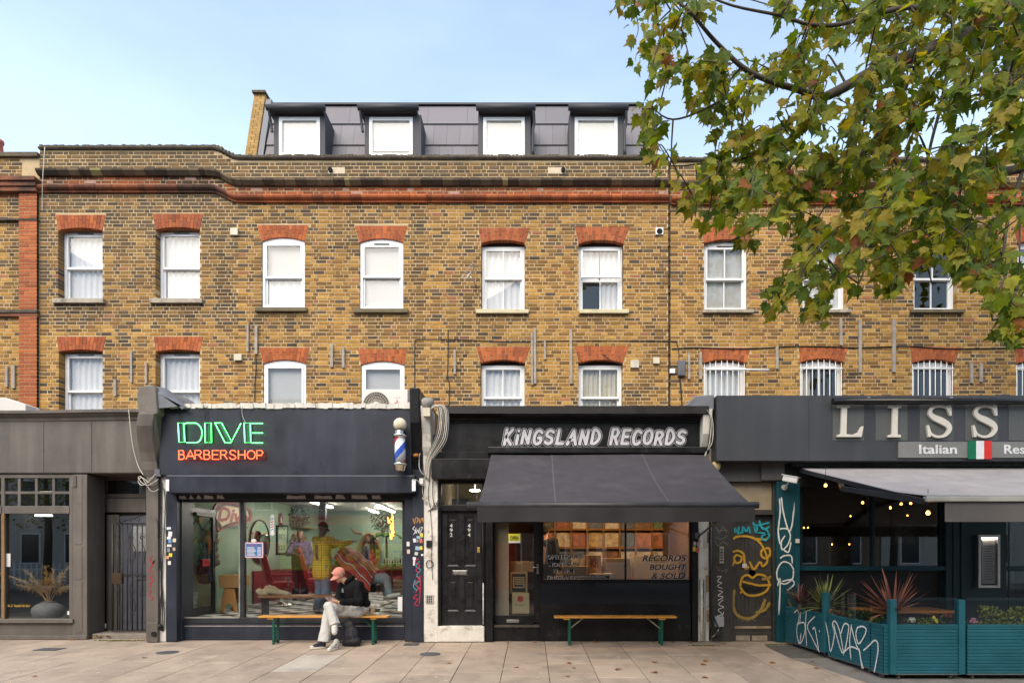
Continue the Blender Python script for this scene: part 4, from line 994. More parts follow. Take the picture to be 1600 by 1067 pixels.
# ragged flashing on top of the fascia
mb = MB(); n = 60; rr = random.Random(4)
for i in range(n):
    a = 252 + (642 - 252) * i / n; b = 252 + (642 - 252) * (i + 1) / n + .4; t0 = 630 + rr.uniform(-1.2, 1.2); t1 = 637.5 + rr.uniform(-1, 1)
    mb.box(X(a, -.12), X(b, -.12), -.12 + rr.uniform(-.012, .012), .4, Z(t1, -.12), Z(t0, -.12))
mb.build('flashing', WPAINT, s2)
MB().box(X(249), X(662), .1, YB - .02, 3.55, 3.62).build('flat_roof', ROOFM, s2)
YS = .2
old = pbox('old_sign_strip', 262, 645, 770, 780, .06, .2, M('charred_strip', (.02, .02, .022), .6, var=.3), s2)
OLDP = M('torn_sign_white', (.5, .45, .42), .7, var=.3, vs=25); rr = random.Random(14)
for a, b in ((276, 292), (295, 303), (306, 315), (318, 334), (338, 351), (447, 478), (489, 520), (524, 540), (548, 575), (580, 596)):
    pts = [(X(a + rr.uniform(0, 2), .06), Z(779, .06)), (X(b, .06), Z(779.3, .06)), (X(b - rr.uniform(1, 5), .06), Z(773 + rr.uniform(0, 2), .06)), (X((a + b) / 2, .06), Z(772 + rr.uniform(0, 3), .06)), (X(a + rr.uniform(1, 4), .06), Z(773, .06))]
    MB().prism(pts, .055, .0595).build('torn_lettering', OLDP, old)
pbox('jamb', 259, 276, 770, 999, -.02, .5, NAVY, s2, .006, True); pbox('jamb', 276, 284, 779, 999, .1, .3, NAVY, s2, .004, True)
pbox('jamb', 632, 644, 770, 1000, .02, .3, NAVY, s2, .004, True)
npil = pbox('pilaster', 644, 662, 690, 1001, -.05, .5, NAVY, s2, .006, True)
ALU = M('dark_aluminium', (.035, .038, .045), .35, .3, var=.15); ALUL = M('pale_aluminium', (.35, .34, .32), .35, .6)
fr = MB(); bx(fr, 284, 632, 779, 784, YS, YS + .1); bx(fr, 284, 632, 964.5, 973, YS - .02, YS + .1); bx(fr, 375, 381, 784, 964.5, YS, YS + .1); bx(fr, 628.5, 632, 784, 964.5, YS, YS + .1); bx(fr, 284, 288, 784, 964.5, YS, YS + .1)
sfr = fr.build('window_frame', ALU, s2, .003)
pbox('mullion_trim', 373, 375, 784, 966, YS - .01, YS + .06, ALUL, s2, .002); pbox('jamb_trim', 288, 290.5, 784, 966, YS + .04, YS + .09, ALUL, s2, .002); pbox('threshold_trim', 286, 373, 963.5, 965.5, YS - .025, YS + .0, ALUL, s2, .001)
pbox('pane', 381, 628.5, 784, 964.5, YS + .05, YS + .056, SHOPG, sfr, 0)
pbox('stall_riser', 284, 632, 973, 999, YS - .01, YS + .1, NAVY, s2, .004, True)
pbox('riser_trim', 286, 631, 977, 978.6, YS - .02, YS - .01, ALUL, s2, .001)
FZ = .37                                                        # shop floor level behind the step
hx = X(291, YS + .1)
dl = MB(); yA, yB2 = YS + .12, YS + 1.1; dz1 = Z(788, YS) - .02
dl.box(hx - .045, hx, yA, yA + .09, FZ + .01, dz1); dl.box(hx - .045, hx, yB2 - .09, yB2, FZ + .01, dz1); dl.box(hx - .045, hx, yA + .09, yB2 - .09, FZ + .01, FZ + .15); dl.box(hx - .045, hx, yA + .09, yB2 - .09, dz1 - .1, dz1)
door = dl.build('door', ALU, s2, .003)
MB().box(hx - .026, hx - .02, yA + .09, yB2 - .09, FZ + .15, dz1 - .1).build('pane', GLASS, door)
MB().tube([(hx + .05, yB2 - .13, 1.25), (hx + .05, yB2 - .13, 1.75)], .014, 8).build('door_handle', ALU, door)
MB().box(hx + .001, hx + .06, yA + .2, yB2 - .1, dz1 - .16, dz1 - .09).build('door_closer', ALU, door, .01)
cs_ = MB().box(hx + .004, hx + .012, YS + .62, YS + .86, 1.29, 1.42).build('closed_sign', M('red_sign', (.5, .03, .035), .4, var=.05), door)
text_mesh('CLOSED', 0, .2, 1.335, 1.375, 0, M('sign_white', (.75, .72, .7), .4, var=.05), 'sign_text', cs_, .001, pt=lambda p: Vector((hx + .0145, YS + .64 + p.x, p.z)))
# stickers and tags on the navy frame
for i, (a, b, c, d, cc) in enumerate(((260.5, 267, 823, 827, (.6, .7, .75)), (263, 269, 830, 838, (.7, .7, .7)), (261, 267, 838, 842, (.75, .75, .75)), (263, 268, 842, 848, (.15, .3, .6)), (270, 275, 841, 846.5, (.7, .6, .4)), (261, 268, 850, 854, (.7, .66, .68)), (261.5, 265.5, 856, 862, (.25, .25, .3)), (264, 269, 864, 869.5, (.75, .6, .05)), (260, 264, 868, 873, (.65, .3, .15)), (262.5, 267, 876, 882, (.7, .7, .66)), (270, 274, 855, 860, (.5, .35, .25)))):
    sticker('sticker', a, b, c, d, -.02 if b < 276 else .1, cc, s2, random.Random(i).uniform(-.15, .15))
for i, (a, b, c, d, cc) in enumerate(((659 - 3, 664 - 3, 833, 839, (.75, .6, .05)), (651, 657, 837, 841, (.3, .5, .7)), (645.5, 650, 841, 847, (.7, .7, .72)), (650.5, 654, 842, 847, (.25, .25, .25)), (655.5, 660, 841, 848, (.6, .15, .1)), (649, 655, 853, 859, (.3, .45, .65)), (655, 660, 853, 858.5, (.8, .65, .1)), (648, 653, 862, 867, (.55, .6, .5)), (658, 661.5, 865, 868, (.75, .75, .75)), (645, 650, 870, 874, (.75, .68, .7)), (645.5, 648.5, 874, 883, (.7, .66, .68)))):
    sticker('sticker', a, b, c, d, -.05, cc, npil, random.Random(i + 50).uniform(-.2, .2))
for a, b, c, d, cc in ((635.5, 640, 846, 853, (.75, .72, .7)), (636, 640.5, 858, 864.5, (.65, .5, .4))): sticker('sticker', a, b, c, d, .02, cc, s2)
spray('orange_tag', [[(645, 809), (648, 818), (649, 810), (653, 809), (651, 817), (654, 811)], [(655, 809), (656, 817), (659, 809), (661, 816), (661, 808)]], 1.3, -.05, spraymat('spray_orange', (.55, .25, .06)), npil)
spray('white_tag', [[(648, 822), (645, 826), (649, 829), (646, 835)], [(650, 824), (650, 833), (653, 827), (654, 833), (656, 824)], [(657, 824), (660, 824), (656, 833), (660, 832)]], 1.3, -.05, spraymat('spray_white', (.7, .7, .68)), npil)
tb = spraymat('spray_teal', (.03, .25, .32)); trd = spraymat('spray_crimson', (.40, .02, .05))
spray('teal_tag', [[(656, 876), (650, 884), (657, 890), (651, 898), (657, 906), (650, 912), (656, 920)], [(649, 905), (646, 916), (652, 922)]], 2.2, -.05, tb, npil)
spray('crimson_tag', [[(655, 872), (649, 878), (656, 884), (650, 890), (655, 895)], [(650, 900), (655, 905), (648, 911), (654, 918), (649, 925)], [(652, 928), (646, 934), (653, 936), (648, 943), (654, 946)], [(656, 898), (657, 915), (655, 945)]], 2.0, -.052, trd, npil)
# price board and pole sticker on the glass, notice at the corner
yw = YS + .048
pb2 = pbox('price_board', 382.5, 411, 847, 871, yw - .012, yw - .002, M('board_border', (.75, .5, .52), .4, var=.2, vs=40), s2, .001)
pbox('board_face', 384.5, 409, 849, 869, yw - .014, yw - .0125, M('board_blue', (.05, .17, .42), .4), pb2, 0)
text_mesh('PRICES', X(390, yw), X(404, yw), Z(853, yw), Z(850.4, yw), yw - .0155, M('sign_red', (.6, .03, .04), .4), 'sign_text', pb2, .001)
for i in range(7):
    pbox('price_line', 386, 397 + (i * 5) % 4, 854.6 + i * 2, 855.5 + i * 2, yw - .016, yw - .0145, M('sign_white', (.75, .72, .7), .4), pb2, 0); pbox('price_line', 402, 407.5, 854.6 + i * 2, 855.5 + i * 2, yw - .016, yw - .0145, M('sign_white'), pb2, 0)
mb = MB().ball(P(396.5, 844.5, yw - .01), (.05, .008, .03), 12, 6); mb.build('board_crest', M('sign_white'), pb2)
ps = MB(); ps.box(X(422.5, yw), X(428.5, yw), yw - .008, yw - .002, Z(830, yw), Z(810, yw)); pst = ps.build('pole_sticker', M('sign_white'), s2)
for i in range(5): MB().prism([(X(423, yw), Z(829 - i * 4, yw)), (X(428, yw), Z(826.5 - i * 4, yw)), (X(428, yw), Z(825 - i * 4, yw)), (X(423, yw), Z(827.5 - i * 4, yw))], yw - .0105, yw - .0085).build('sticker_stripe', M('sign_red') if i % 2 else M('board_blue'), pst)
for py in (807, 833): MB().ball(P(425.5, py, yw - .006), (.038, .006, .042), 12, 8).build('sticker_cap', M('sign_white'), pst)
sticker('notice', 621.5, 630, 932, 954, YS - .021 + .06, (.72, .74, .75), s2)
# interior shell
GREENW = M('sage_wall', (.205, .285, .21), .75, var=.08, vs=2, fine=.03); CEIL = M('grey_ceiling', (.42, .41, .37), .85, var=.1)
xl_, xr_ = X(262, YS) + .06, X(640, YS) - .0
m = bpy.data.materials.new('checker_floor'); m.use_nodes = True; b_ = m.node_tree.nodes['Principled BSDF']; ck = m.node_tree.nodes.new('ShaderNodeTexChecker'); ck.inputs['Scale'].default_value = 2.9
ck.inputs[1].default_value = (.62, .61, .58, 1); ck.inputs[2].default_value = (.025, .025, .025, 1); ge = m.node_tree.nodes.new('ShaderNodeNewGeometry'); mpn = m.node_tree.nodes.new('ShaderNodeMapping'); mpn.inputs['Rotation'].default_value = (0, 0, .0); mpn.inputs['Location'].default_value = (0, 0, .171)
m.node_tree.links.new(ge.outputs['Position'], mpn.inputs[0]); m.node_tree.links.new(mpn.outputs[0], ck.inputs[0]); m.node_tree.links.new(ck.outputs[0], b_.inputs['Base Color']); b_.inputs['Roughness'].default_value = .3
shell(s2, xl_, xr_, YS + .1, 7.6, FZ, 2.78, GREENW, m, CEIL)
OXBLOOD = M('oxblood_red', (.13, .018, .022), .5, var=.15)
MB().box(xl_ + .001, xl_ + .05, 3.3, 7.55, FZ, FZ + .75).build('wall_band', OXBLOOD, s2); MB().box(xl_ + .05, xr_ - .01, 7.53, 7.59, FZ, FZ + .8).build('wall_band', OXBLOOD, s2)  # dark red band around the foot of the walls
TUBE = M('led_tube', (1., .93, .82), emit=20.)
for px0, py0, px1, py1, lbl in ((470, 779, 518, 793, 'long strip light just left of the black ceiling post'), (590, 790, 615, 800, 'bright strip light nearest the right end of the barbershop ceiling'), (578, 797, 597, 803, 'dimmer strip light set deepest in the barbershop ceiling'), (557, 779, 572, 783.5, 'short strip light at the window head right of the post'), (612, 779, 625, 783, 'rightmost short strip light at the window head')):
    za = 2.70; ka, kb_ = (HY - py0) / (za - EYE), (HY - py1) / (za - EYE); ya, yb2 = F / ka - D, min(F / kb_ - D, 7.3)
    ltb = thing('strip_light', lbl, 'light', ((px0 - VX) / ka, ya, za), 'barbershop strip lights')
    MB().bar(((px0 - VX) / ka, ya, za), ((px1 - VX) / kb_, yb2, za), .07, .02).build('lit_tube', TUBE, ltb); MB().bar(((px0 - VX) / ka, ya, za + .04), ((px1 - VX) / kb_, yb2, za + .04), .09, .035).build('light_housing', WHITE, ltb)
# ---------------------------------------------------------------- white pilaster between barber and record shop
cp2 = thing('party_pilaster', 'flaking white pilaster draped in cables beside the black panelled door', 'pilaster', (X(671), 0, 0))
pbox('shaft', 662, 684, 742, 1001, -.04, .6, WPAINT, cp2, .01, True)
mb = MB(); zA, zB_ = Z(638, -.1), Z(742, -.1); hh = zA - zB_
mb.prismx([(.3, zB_), (-.04, zB_), (-.06, zB_ + hh * .3), (-.12, zB_ + hh * .42), (-.16, zB_ + hh * .6), (-.24, zB_ + hh * .8), (-.30, zA), (.3, zA)], X(660, -.1), X(674, -.1)); mb.build('white_console', WPAINT, cp2, .015)
mb = MB(); mb.prismx([(.3, zB_ + .1), (-.06, zB_ + .1), (-.12, zB_ + hh * .35), (-.16, zB_ + hh * .5), (-.30, zB_ + hh * .75), (-.33, Z(606, -.3)), (YB - .1, Z(606, -.3)), (YB - .1, zB_ + hh)], X(642, -.2), X(657.5, -.2)); mb.build('black_console', BLACK, cp2, .02)
pbox('meter_box', 661, 672, 637, 650, -.36, -.2, M('cream_plastic'), cp2); MB().lathe([(.11, 0), (.11, .12), (.09, .15)], P(668, 637, -.22), 16).build('pilaster_cap', M('grey_dirty', (.3, .29, .27), .8, var=.4, vs=12), cp2)
pbox('cable_box', 655, 661, 747, 756, -.12, -.04, WHITE, cp2); pbox('door_buzzer', 666, 675, 844, 855, -.07, -.04, M('black_plastic', (.015, .015, .016), .4), cp2); 
vg = pbox('air_brick', 665, 677, 929, 942.5, -.055, -.04, M('air_brick', (.35, .33, .3), .8, var=.3), cp2)
for i in range(3):
    for j in range(3): pbox('air_slot', 667 + i * 3, 669 + i * 3, 931 + j * 3.7, 933.6 + j * 3.7, -.0562, -.0552, HOLE, vg, 0)
MB().tube(crom([P(666, 880, -.06), P(669, 875.5, -.07), P(674, 876, -.07), P(677, 881, -.06), P(674, 886, -.06), P(668, 886, -.07)], 5, True), .007, 6, True).build('cable_loop', WIREB, cp2)
rr = random.Random(31)
for k in range(7):                                             # loops of pale cable hanging off the console
    a = 676 + k * 3.0; top = 634 + rr.uniform(-2, 2)
    cable('hanging_cable', [P(672, 640, -.33), P(678 + k * 2, top, -.35), P(685 + k * 2.6, 640 + k, -.34), P(686 + k * 2.3 - 2, 668 + k * 3, -.33), P(678 + k, 690 + k * 3, -.25), P(668 + k * .8, 712 + k * 2, -.12), P(663 + k * 1.2, 745 + k, -.07)], .0075, WIREW if k % 3 else M('grey_cable', (.25, .24, .23), .5), cp2)
for k, (a, b) in enumerate(((664, 742), (671, 750), (676, 746))):
    cable('service_cable', [P(a, b, -.06), P(a - 4 + k * 2, b + 25, -.07), P(a + 3, b + 45, -.06), P(a + (9 if k else -4), b + 35, -.08), P(a + 12, 790, -.07), P(668, 798, -.06)], .006, WIREB if k else WIREW, cp2)
for a, b in (((655, 716), (662, 742)), ((660, 700), (656, 720))): cable('service_cable', [P(*a, -.08), P((a[0] + b[0]) / 2 - 3, (a[1] + b[1]) / 2 + 3, -.12), P(*b, -.08)], .007, WIREW, cp2)
cable('service_cable', [P(645, 749, -.22), P(652, 750, -.2), P(657, 757, -.15), P(664, 758, -.08)], .007, WIREW, cp2)
cable('service_cable', [P(672, 795, -.06), P(675, 835, -.06), P(674, 870, -.06), P(676, 905, -.06)], .005, WIREB, cp2)
MB().ball(P(650, 711, -.16), (.05, .03, .03), 9, 6).build('expanding_foam', M('orange_foam', (.55, .2, .04), .9, bump=.4), cp2)

# ================= record shop
s3 = thing('shopfront', 'black record shop front with awning, glazed door and panelled house door', 'shop', (X(900), 0, 0))
BRK = M('brown_black_paint', (.014, .011, .010), .45, var=.3, vs=4, bump=.08, bs=20, dirt=((.06, .05, .045), 6, .6, .15, .4))
zt = Z(634, -.28); zb = Z(653, -.2)
MB().sweep([(X(685, -.28), 0, zb), (X(1108, -.28), 0, zb)], [(.2, 0), (-.06, 0), (-.08, .02), (-.24, .05), (-.28, .06), (-.28, zt - zb), (.3, zt - zb + .03)]).build('cornice', BRK, s3)
pbox('fascia', 690, 1106, 652, 706, -.02, .12, BLACK, s3); pbox('fascia_rail', 690, 1106, 656, 659.5, -.05, -.02, BLACK, s3)
MB().box(X(662), X(1112), .12, YB - .02, 3.55, 3.62).build('flat_roof', ROOFM, s3)
pbox('door_canopy', 674, 768, 716, 748, -.22, .1, BLACK, s3, .01); pbox('fascia_return', 684, 768, 706, 716, -.03, .1, BLACK, s3, .003)
pbox('fascia_return', 768, 1106, 706, 812, .06, .16, BLACK, s3, .003)
# black house door
fm = MB(); yd = .10
bx(fm, 684, 689, 748, 981, .02, yd + .1); bx(fm, 753.5, 758, 748, 981, .02, yd + .1); bx(fm, 689, 753.5, 789, 798, .03, yd + .1); bx(fm, 689, 753.5, 748, 755, .03, yd + .1)
df = fm.build('door_frame', BLACK, s3, .006)
pbox('fan_light', 689, 753.5, 755, 789, .09, .096, SHOPG, df, 0)
d0, d1 = X(689.5, yd), X(753, yd); dz0, dz1 = Z(977.5, yd), Z(798.5, yd)
DBLK = M('door_black', (.014, .014, .016), .3, var=.3, vs=6, fine=.1, bump=.04, bs=20, dirt=((.2, .19, .18), 16, .68, .06, .45))
rails = MB(); xm = (d0 + d1) / 2; st = .105
zz = [dz0, dz0 + .26, Z(904, yd), Z(884, yd), Z(806, yd), dz1]
rails.box(d0, d1, yd + .025, yd + .05, dz0, dz1)
for a, b in ((d0, d0 + st), (xm - st / 2, xm + st / 2), (d1 - st, d1)): rails.box(a, b, yd, yd + .026, dz0, dz1)
for a, b in ((zz[0], zz[1]), (zz[2], zz[3]), (zz[4], zz[5])):
    rails.box(d0 + st, xm - st / 2, yd, yd + .026, a, b); rails.box(xm + st / 2, d1 - st, yd, yd + .026, a, b)
hd = rails.build('door', DBLK, s3, .003)
for (a, b) in ((d0 + st, xm - st / 2), (xm + st / 2, d1 - st)):
    for (c, d) in ((zz[1], zz[2]), (zz[3], zz[4])):
        q = MB(); i = .022; q.v = [(a, yd + .004, c), (b, yd + .004, c), (b, yd + .004, d), (a, yd + .004, d), (a + i, yd + .02, c + i), (b - i, yd + .02, c + i), (b - i, yd + .02, d - i), (a + i, yd + .02, d - i)]
        q.f = [(4, 5, 6, 7), (0, 1, 5, 4), (1, 2, 6, 5), (2, 3, 7, 6), (3, 0, 4, 7)]; q.sm = [False] * 5; q.build('door_panel', DBLK, hd)
        q2 = MB().box(a + .05, b - .05, yd + .006, yd + .02, c + .06, d - .06).build('door_panel', DBLK, hd, .008)
lp = pbox('letter_plate', 707, 730, 890.5, 898, yd - .012, yd, STEEL, hd); pbox('letter_flap', 709, 728, 892, 896.5, yd - .016, yd - .012, M('brushed_steel', (.5, .48, .45), .4, 1.), lp)
pbox('door_lock', 745.5, 750, 855, 863, yd - .015, yd, M('brass', (.6, .38, .12), .35, .9), hd)
for px, ds in ((705, '492'), (733, '494')):
    for i, c in enumerate(ds): text_mesh(c, X(px - 2, yd), X(px + 2.1, yd), Z(823.7 + i * 7.2, yd), Z(818 + i * 7.2, yd), yd - .004, M('sign_white', (.75, .72, .7), .4), 'house_digit', hd, .003)
MB().box(X(662), X(757), -.035, yd + .1, 0, Z(978, -.03)).build('threshold', WPAINT, s3, .015)
# hallway behind the fanlight
shell(s3, X(688), X(755), .25, 2.4, .3, 3.3, M('hall_cream', (.40, .36, .28), .8), DKF, CEIL)
hl = thing('ceiling_lamp', 'lit oval lamp behind the fanlight over the black door', 'lamp', P(742, 766, 1.3)); MB().ball(P(742, 766, 1.3), (.11, .11, .022), 18, 8).build('lamp_bowl', M('lamp_warm', (1, .85, .6), emit=9.), hl); MB().tube([P(742, 766, 1.3) + Vector((0, 0, .02)), P(742, 766, 1.3) + Vector((0, 0, .25))], .01, 8).build('lamp_stem', WHITE, hl)
pbox('fuse_box', 706, 732, 779, 790, .55, .7, M('grey_pale', (.35, .35, .35), .5), s3)
# pilaster between the doors
pbox('pilaster', 758.5, 770, 748, 1001, -.01, .2, BLACK, s3, .005, True)
MB().tube([P(754.5, 812, -.04), P(755, 910, -.04)], .012, 8).build('drain_pipe', BLACK, s3); MB().tube([P(755, 910, -.04), P(755, 975, -.04)], .01, 8).build('cable_conduit', WPAINT, s3)
# glazed shop door
yd2 = .12; gd = MB()
bx(gd, 770, 774, 812, 969, yd2, yd2 + .05); bx(gd, 834, 843, 812, 969, yd2, yd2 + .05); bx(gd, 774, 834, 961, 976, yd2, yd2 + .05); bx(gd, 774, 834, 812, 817, yd2, yd2 + .05)
gdo = gd.build('shop_door', BLACK, s3, .004)
pbox('pane', 774, 834, 817, 961, yd2 + .022, yd2 + .028, SHOPG, gdo, 0)
pbox('letter_plate', 791.5, 811, 967.5, 972.5, yd2 - .012, yd2, STEEL, gdo)
hb = pbox('lock_plate', 838.5, 842, 881, 896, yd2 - .012, yd2, STEEL, gdo); MB().tube([P(840, 886, yd2 - .02), P(840, 886, yd2 - .05), P(832.5, 886, yd2 - .05)], .008, 8).build('door_handle', STEEL, hb)
MB().box(X(770), X(843), .09, .4, 0, Z(981, .09)).build('doorstep', BLACK, s3, .006); pbox('sill_strip', 772, 843, 976, 980, .06, .2, M('worn_sill', (.06, .05, .04), .6, var=.4, vs=9, dirt=((.5, .3, .12), 9, .66, .06, .8)), s3)
# open sign
og = pbox('open_sign', 794.5, 813, 833.5, 848, yd2 - .0, yd2 + .012, M('sign_yellow', (.78, .72, .06), .4, var=.05), gdo, 0, ref=yd2); text_mesh('OPEN', X(797, yd2), X(810, yd2), Z(844, yd2), Z(837, yd2), yd2 - .0025, M('sign_black', (.01, .01, .01), .5), 'sign_text', og, .001, offset=.02); pbox('sign_margin', 794.5, 813, 845, 848, yd2 - .002, yd2 - .0002, M('sign_white'), og, 0)
# window
wf = MB(); yw3 = .10
bx(wf, 843, 849, 812, 908, yw3, yw3 + .08); bx(wf, 1078, 1082, 812, 1000, yw3 - .01, yw3 + .08); bx(wf, 849, 1078, 905, 910, yw3, yw3 + .08); bx(wf, 976, 979, 812, 905, yw3 + .03, yw3 + .06)
wfo = wf.build('window_frame', BLACK, s3, .004)
pbox('pane', 849, 976, 812, 905, yw3 + .035, yw3 + .041, SHOPG, wfo, 0); pbox('pane', 979, 1078, 812, 905, yw3 + .035, yw3 + .041, SHOPG, wfo, 0)
GLOSSB = M('gloss_black_panel', (.012, .012, .014), .12, var=.2, vs=3, coat=.5)
pbox('glazed_panel', 843, 1078, 910, 944, yw3 + .01, yw3 + .05, GLOSSB, s3, .002); pbox('stall_riser', 843, 1080, 944, 1001, yw3 - .03, yw3 + .1, BLACK, s3, .006, True)
pbox('pilaster', 1082, 1091, 748, 1001, -.0, .25, BLACK, s3, .005, True)
kp = pbox('key_pad', 1086, 1094, 832, 841, -.03, .0, M('grey_plastic'), s3)
for i, (a, b, c, d, cc) in enumerate(((1083.5, 1087.5, 846, 852, (.5, .45, .42)), (1089, 1093.5, 847, 853, (.45, .3, .28)), (1082.5, 1087, 853.5, 861, (.75, .62, .05)), (1088, 1092.5, 855, 862.5, (.65, .13, .07)))): sticker('sticker', a, b, c, d, -.0, cc, s3)
# lettering on the glass
LETB = M('black_vinyl', (.012, .012, .013), .4); LETG = M('grey_vinyl', (.56, .54, .54), .45)
yl = yw3 + .034
def glasstext(t, p0, p1, a, b, sh=0.):
    text_mesh(t, X(p0 + 1.0, yl), X(p1 + 1.0, yl), Z(b + .8, yl), Z(a + .8, yl), yl - .0008, LETG, 'window_lettering', wfo, .0004, shear=sh, offset=.015); text_mesh(t, X(p0, yl), X(p1, yl), Z(b, yl), Z(a, yl), yl - .0025, LETB, 'window_lettering', wfo, .0006, shear=sh, offset=.012)
glasstext('OPEN HOURS', 854.5, 909, 865.5, 872.5); glasstext('MON - SUN', 857, 904, 878, 884); glasstext('12 - 8PM', 864, 896, 888, 894); glasstext('KINGSLANDRECORDS.COM', 854, 952, 898, 904)
glasstext('RECORDS', 1004, 1072, 867, 876.5, .22); glasstext('BOUGHT', 1015, 1073, 881.5, 890, .22); glasstext('& SOLD', 1018, 1071, 895, 904, .22)
# interior
RF = .36
shell(s3, X(770), X(1090), .3, 4.6, RF, 3.0, M('record_wall', (.16, .09, .05), .8, var=.2), DKF, M('record_ceiling', (.25, .2, .15), .8))
MB().box(X(772, .35), X(795, .35), .32, .36, RF, 3.0).build('side_panel', M('cream_board', (.38, .32, .24), .7, var=.1), s3)
MB().box(X(845, .3), X(1080, .3), .2, .75, Z(906, .3) - .05, Z(906, .3)).build('window_board', M('dark_wood', (.08, .045, .025), .5, var=.2), s3)

# awning of the record shop
awn = thing('awning', 'charcoal canvas awning stretched out over the record shop window', 'awning', (X(935), 0, Z(706)))
CANV = M('charcoal_canvas', (.052, .047, .054), .85, var=.12, vs=2.2, fine=.12, fs=160, bump=.1, bs=300, streak=.15, dirt=((.10, .093, .095), 1.6, .54, .25, .55))
ya = -2.34; A0, A1 = P(768, 708, -.1), P(1101, 708, -.1); B0, B1 = P(746, 789, ya), P(1178, 789, ya)
def awf(u, v):
    p = (A0.lerp(A1, u)).lerp(B0.lerp(B1, u), v); p.z -= .06 * math.sin(v * math.pi) + .010 * math.sin(u * 24 + v * 3) * v + .008 * math.sin(u * 7 - v * 5); return p
mb = MB(); mb.grid(awf, 30, 10); mb.grid(lambda u, v: awf(u, v) - Vector((0, 0, .006)), 30, 10); mb.build('canopy', CANV, awn)
SEAM = M('canvas_seam', (.09, .083, .092), .85)
for u in (.28, .70): MB().grid(lambda s_, v: awf(u + s_ * .006, v) + Vector((0, -.002, .005)), 1, 10).build('seam', SEAM, awn)
MB().tube([B0 - Vector((.14, 0, 0)), B1 + Vector((.06, 0, 0))], .045, 12).build('front_rail', M('awning_rail', (.05, .048, .05), .45, .2, var=.3), awn)
zv = Z(816, ya)
mb = MB(); mb.grid(lambda u, v: (B0.x + (B1.x - B0.x) * u, ya - .04 + .022 * math.sin(u * 17) * v + .01 * math.sin(u * 51 + 1) * v, B0.z - .03 + (zv - B0.z + .03) * v + .008 * math.sin(u * 9) * v), 60, 4); mb.grid(lambda u, v: (B0.x + (B1.x - B0.x) * u, ya - .034 + .022 * math.sin(u * 17) * v + .01 * math.sin(u * 51 + 1) * v, B0.z - .03 + (zv - B0.z + .03) * v + .008 * math.sin(u * 9) * v), 60, 4); mb.build('valance', M('dark_canvas', (.030, .027, .028), .85, var=.25, vs=3, bump=.1, bs=200), awn)
MB().box(A0.x - .06, A1.x + .06, -.2, -.02, A0.z - .02, A0.z + .10).build('cassette', BLACK, awn, .02)
for a in (A0, A1):
    sx = 1 if a is A0 else -1
    for s_, e in (((a.x + .25 * sx, -.06, a.z - .25), (a.x + .9 * sx, -1.2, a.z - .82)), ((a.x + .9 * sx, -1.2, a.z - .82), ((B0 if sx > 0 else B1).x - .0 + .35 * sx, ya + .05, B0.z - .06))): MB().bar(s_, e, .04, .05).build('folding_arm', ALU, awn)
# crank-side brace visible past the right end
MB().tube([P(1091, 838, -.02), B1 + Vector((-.25, .2, -.05))], .015, 8).build('brace', ALU, awn)

# KINGSLAND RECORDS sign
sg = thing('shop_sign', 'KINGSLAND RECORDS in grey cartoon capitals on the black fascia', 'sign', P(925, 698, -.03))
LG = M('sign_grey', (.50, .48, .51), .5, var=.05); LGF = M('sign_pale', (.62, .60, .63), .5, var=.05)
KSTR = {'K': [[(.12, 0), (.12, 1)], [(.8, 1), (.2, .48), (.85, 0)]], 'i': [[(.5, 0), (.5, .62)], [(.5, .97), (.51, .99)]], 'N': [[(.1, 0), (.1, 1), (.85, 0), (.85, 1)]],
    'G': [[(.88, .85), (.6, 1), (.28, .93), (.08, .55), (.2, .12), (.55, 0), (.88, .15), (.88, .45), (.58, .45)]], 'S': [[(.85, .88), (.5, 1), (.15, .85), (.2, .6), (.75, .42), (.85, .15), (.5, 0), (.1, .12)]],
    'L': [[(.12, 1), (.12, 0), (.82, 0)]], 'A': [[(0, 0), (.5, 1), (.98, 0)], [(.22, .32), (.76, .32)]], 'D': [[(.12, 0), (.12, 1), (.55, .97), (.9, .62), (.88, .32), (.55, .02), (.12, 0)]],
    'R': [[(.12, 0), (.12, 1), (.62, 1), (.88, .78), (.65, .5), (.15, .47)], [(.5, .46), (.9, 0)]], 'E': [[(.85, 1), (.12, 1), (.12, 0), (.88, 0)], [(.12, .52), (.72, .52)]],
    'C': [[(.9, .85), (.6, 1), (.25, .92), (.07, .5), (.25, .08), (.6, 0), (.92, .15)]], 'O': [[(.5, 1), (.17, .88), (.04, .5), (.17, .12), (.5, 0), (.83, .12), (.96, .5), (.83, .88), (.5, 1)]]}
rr = random.Random(6)
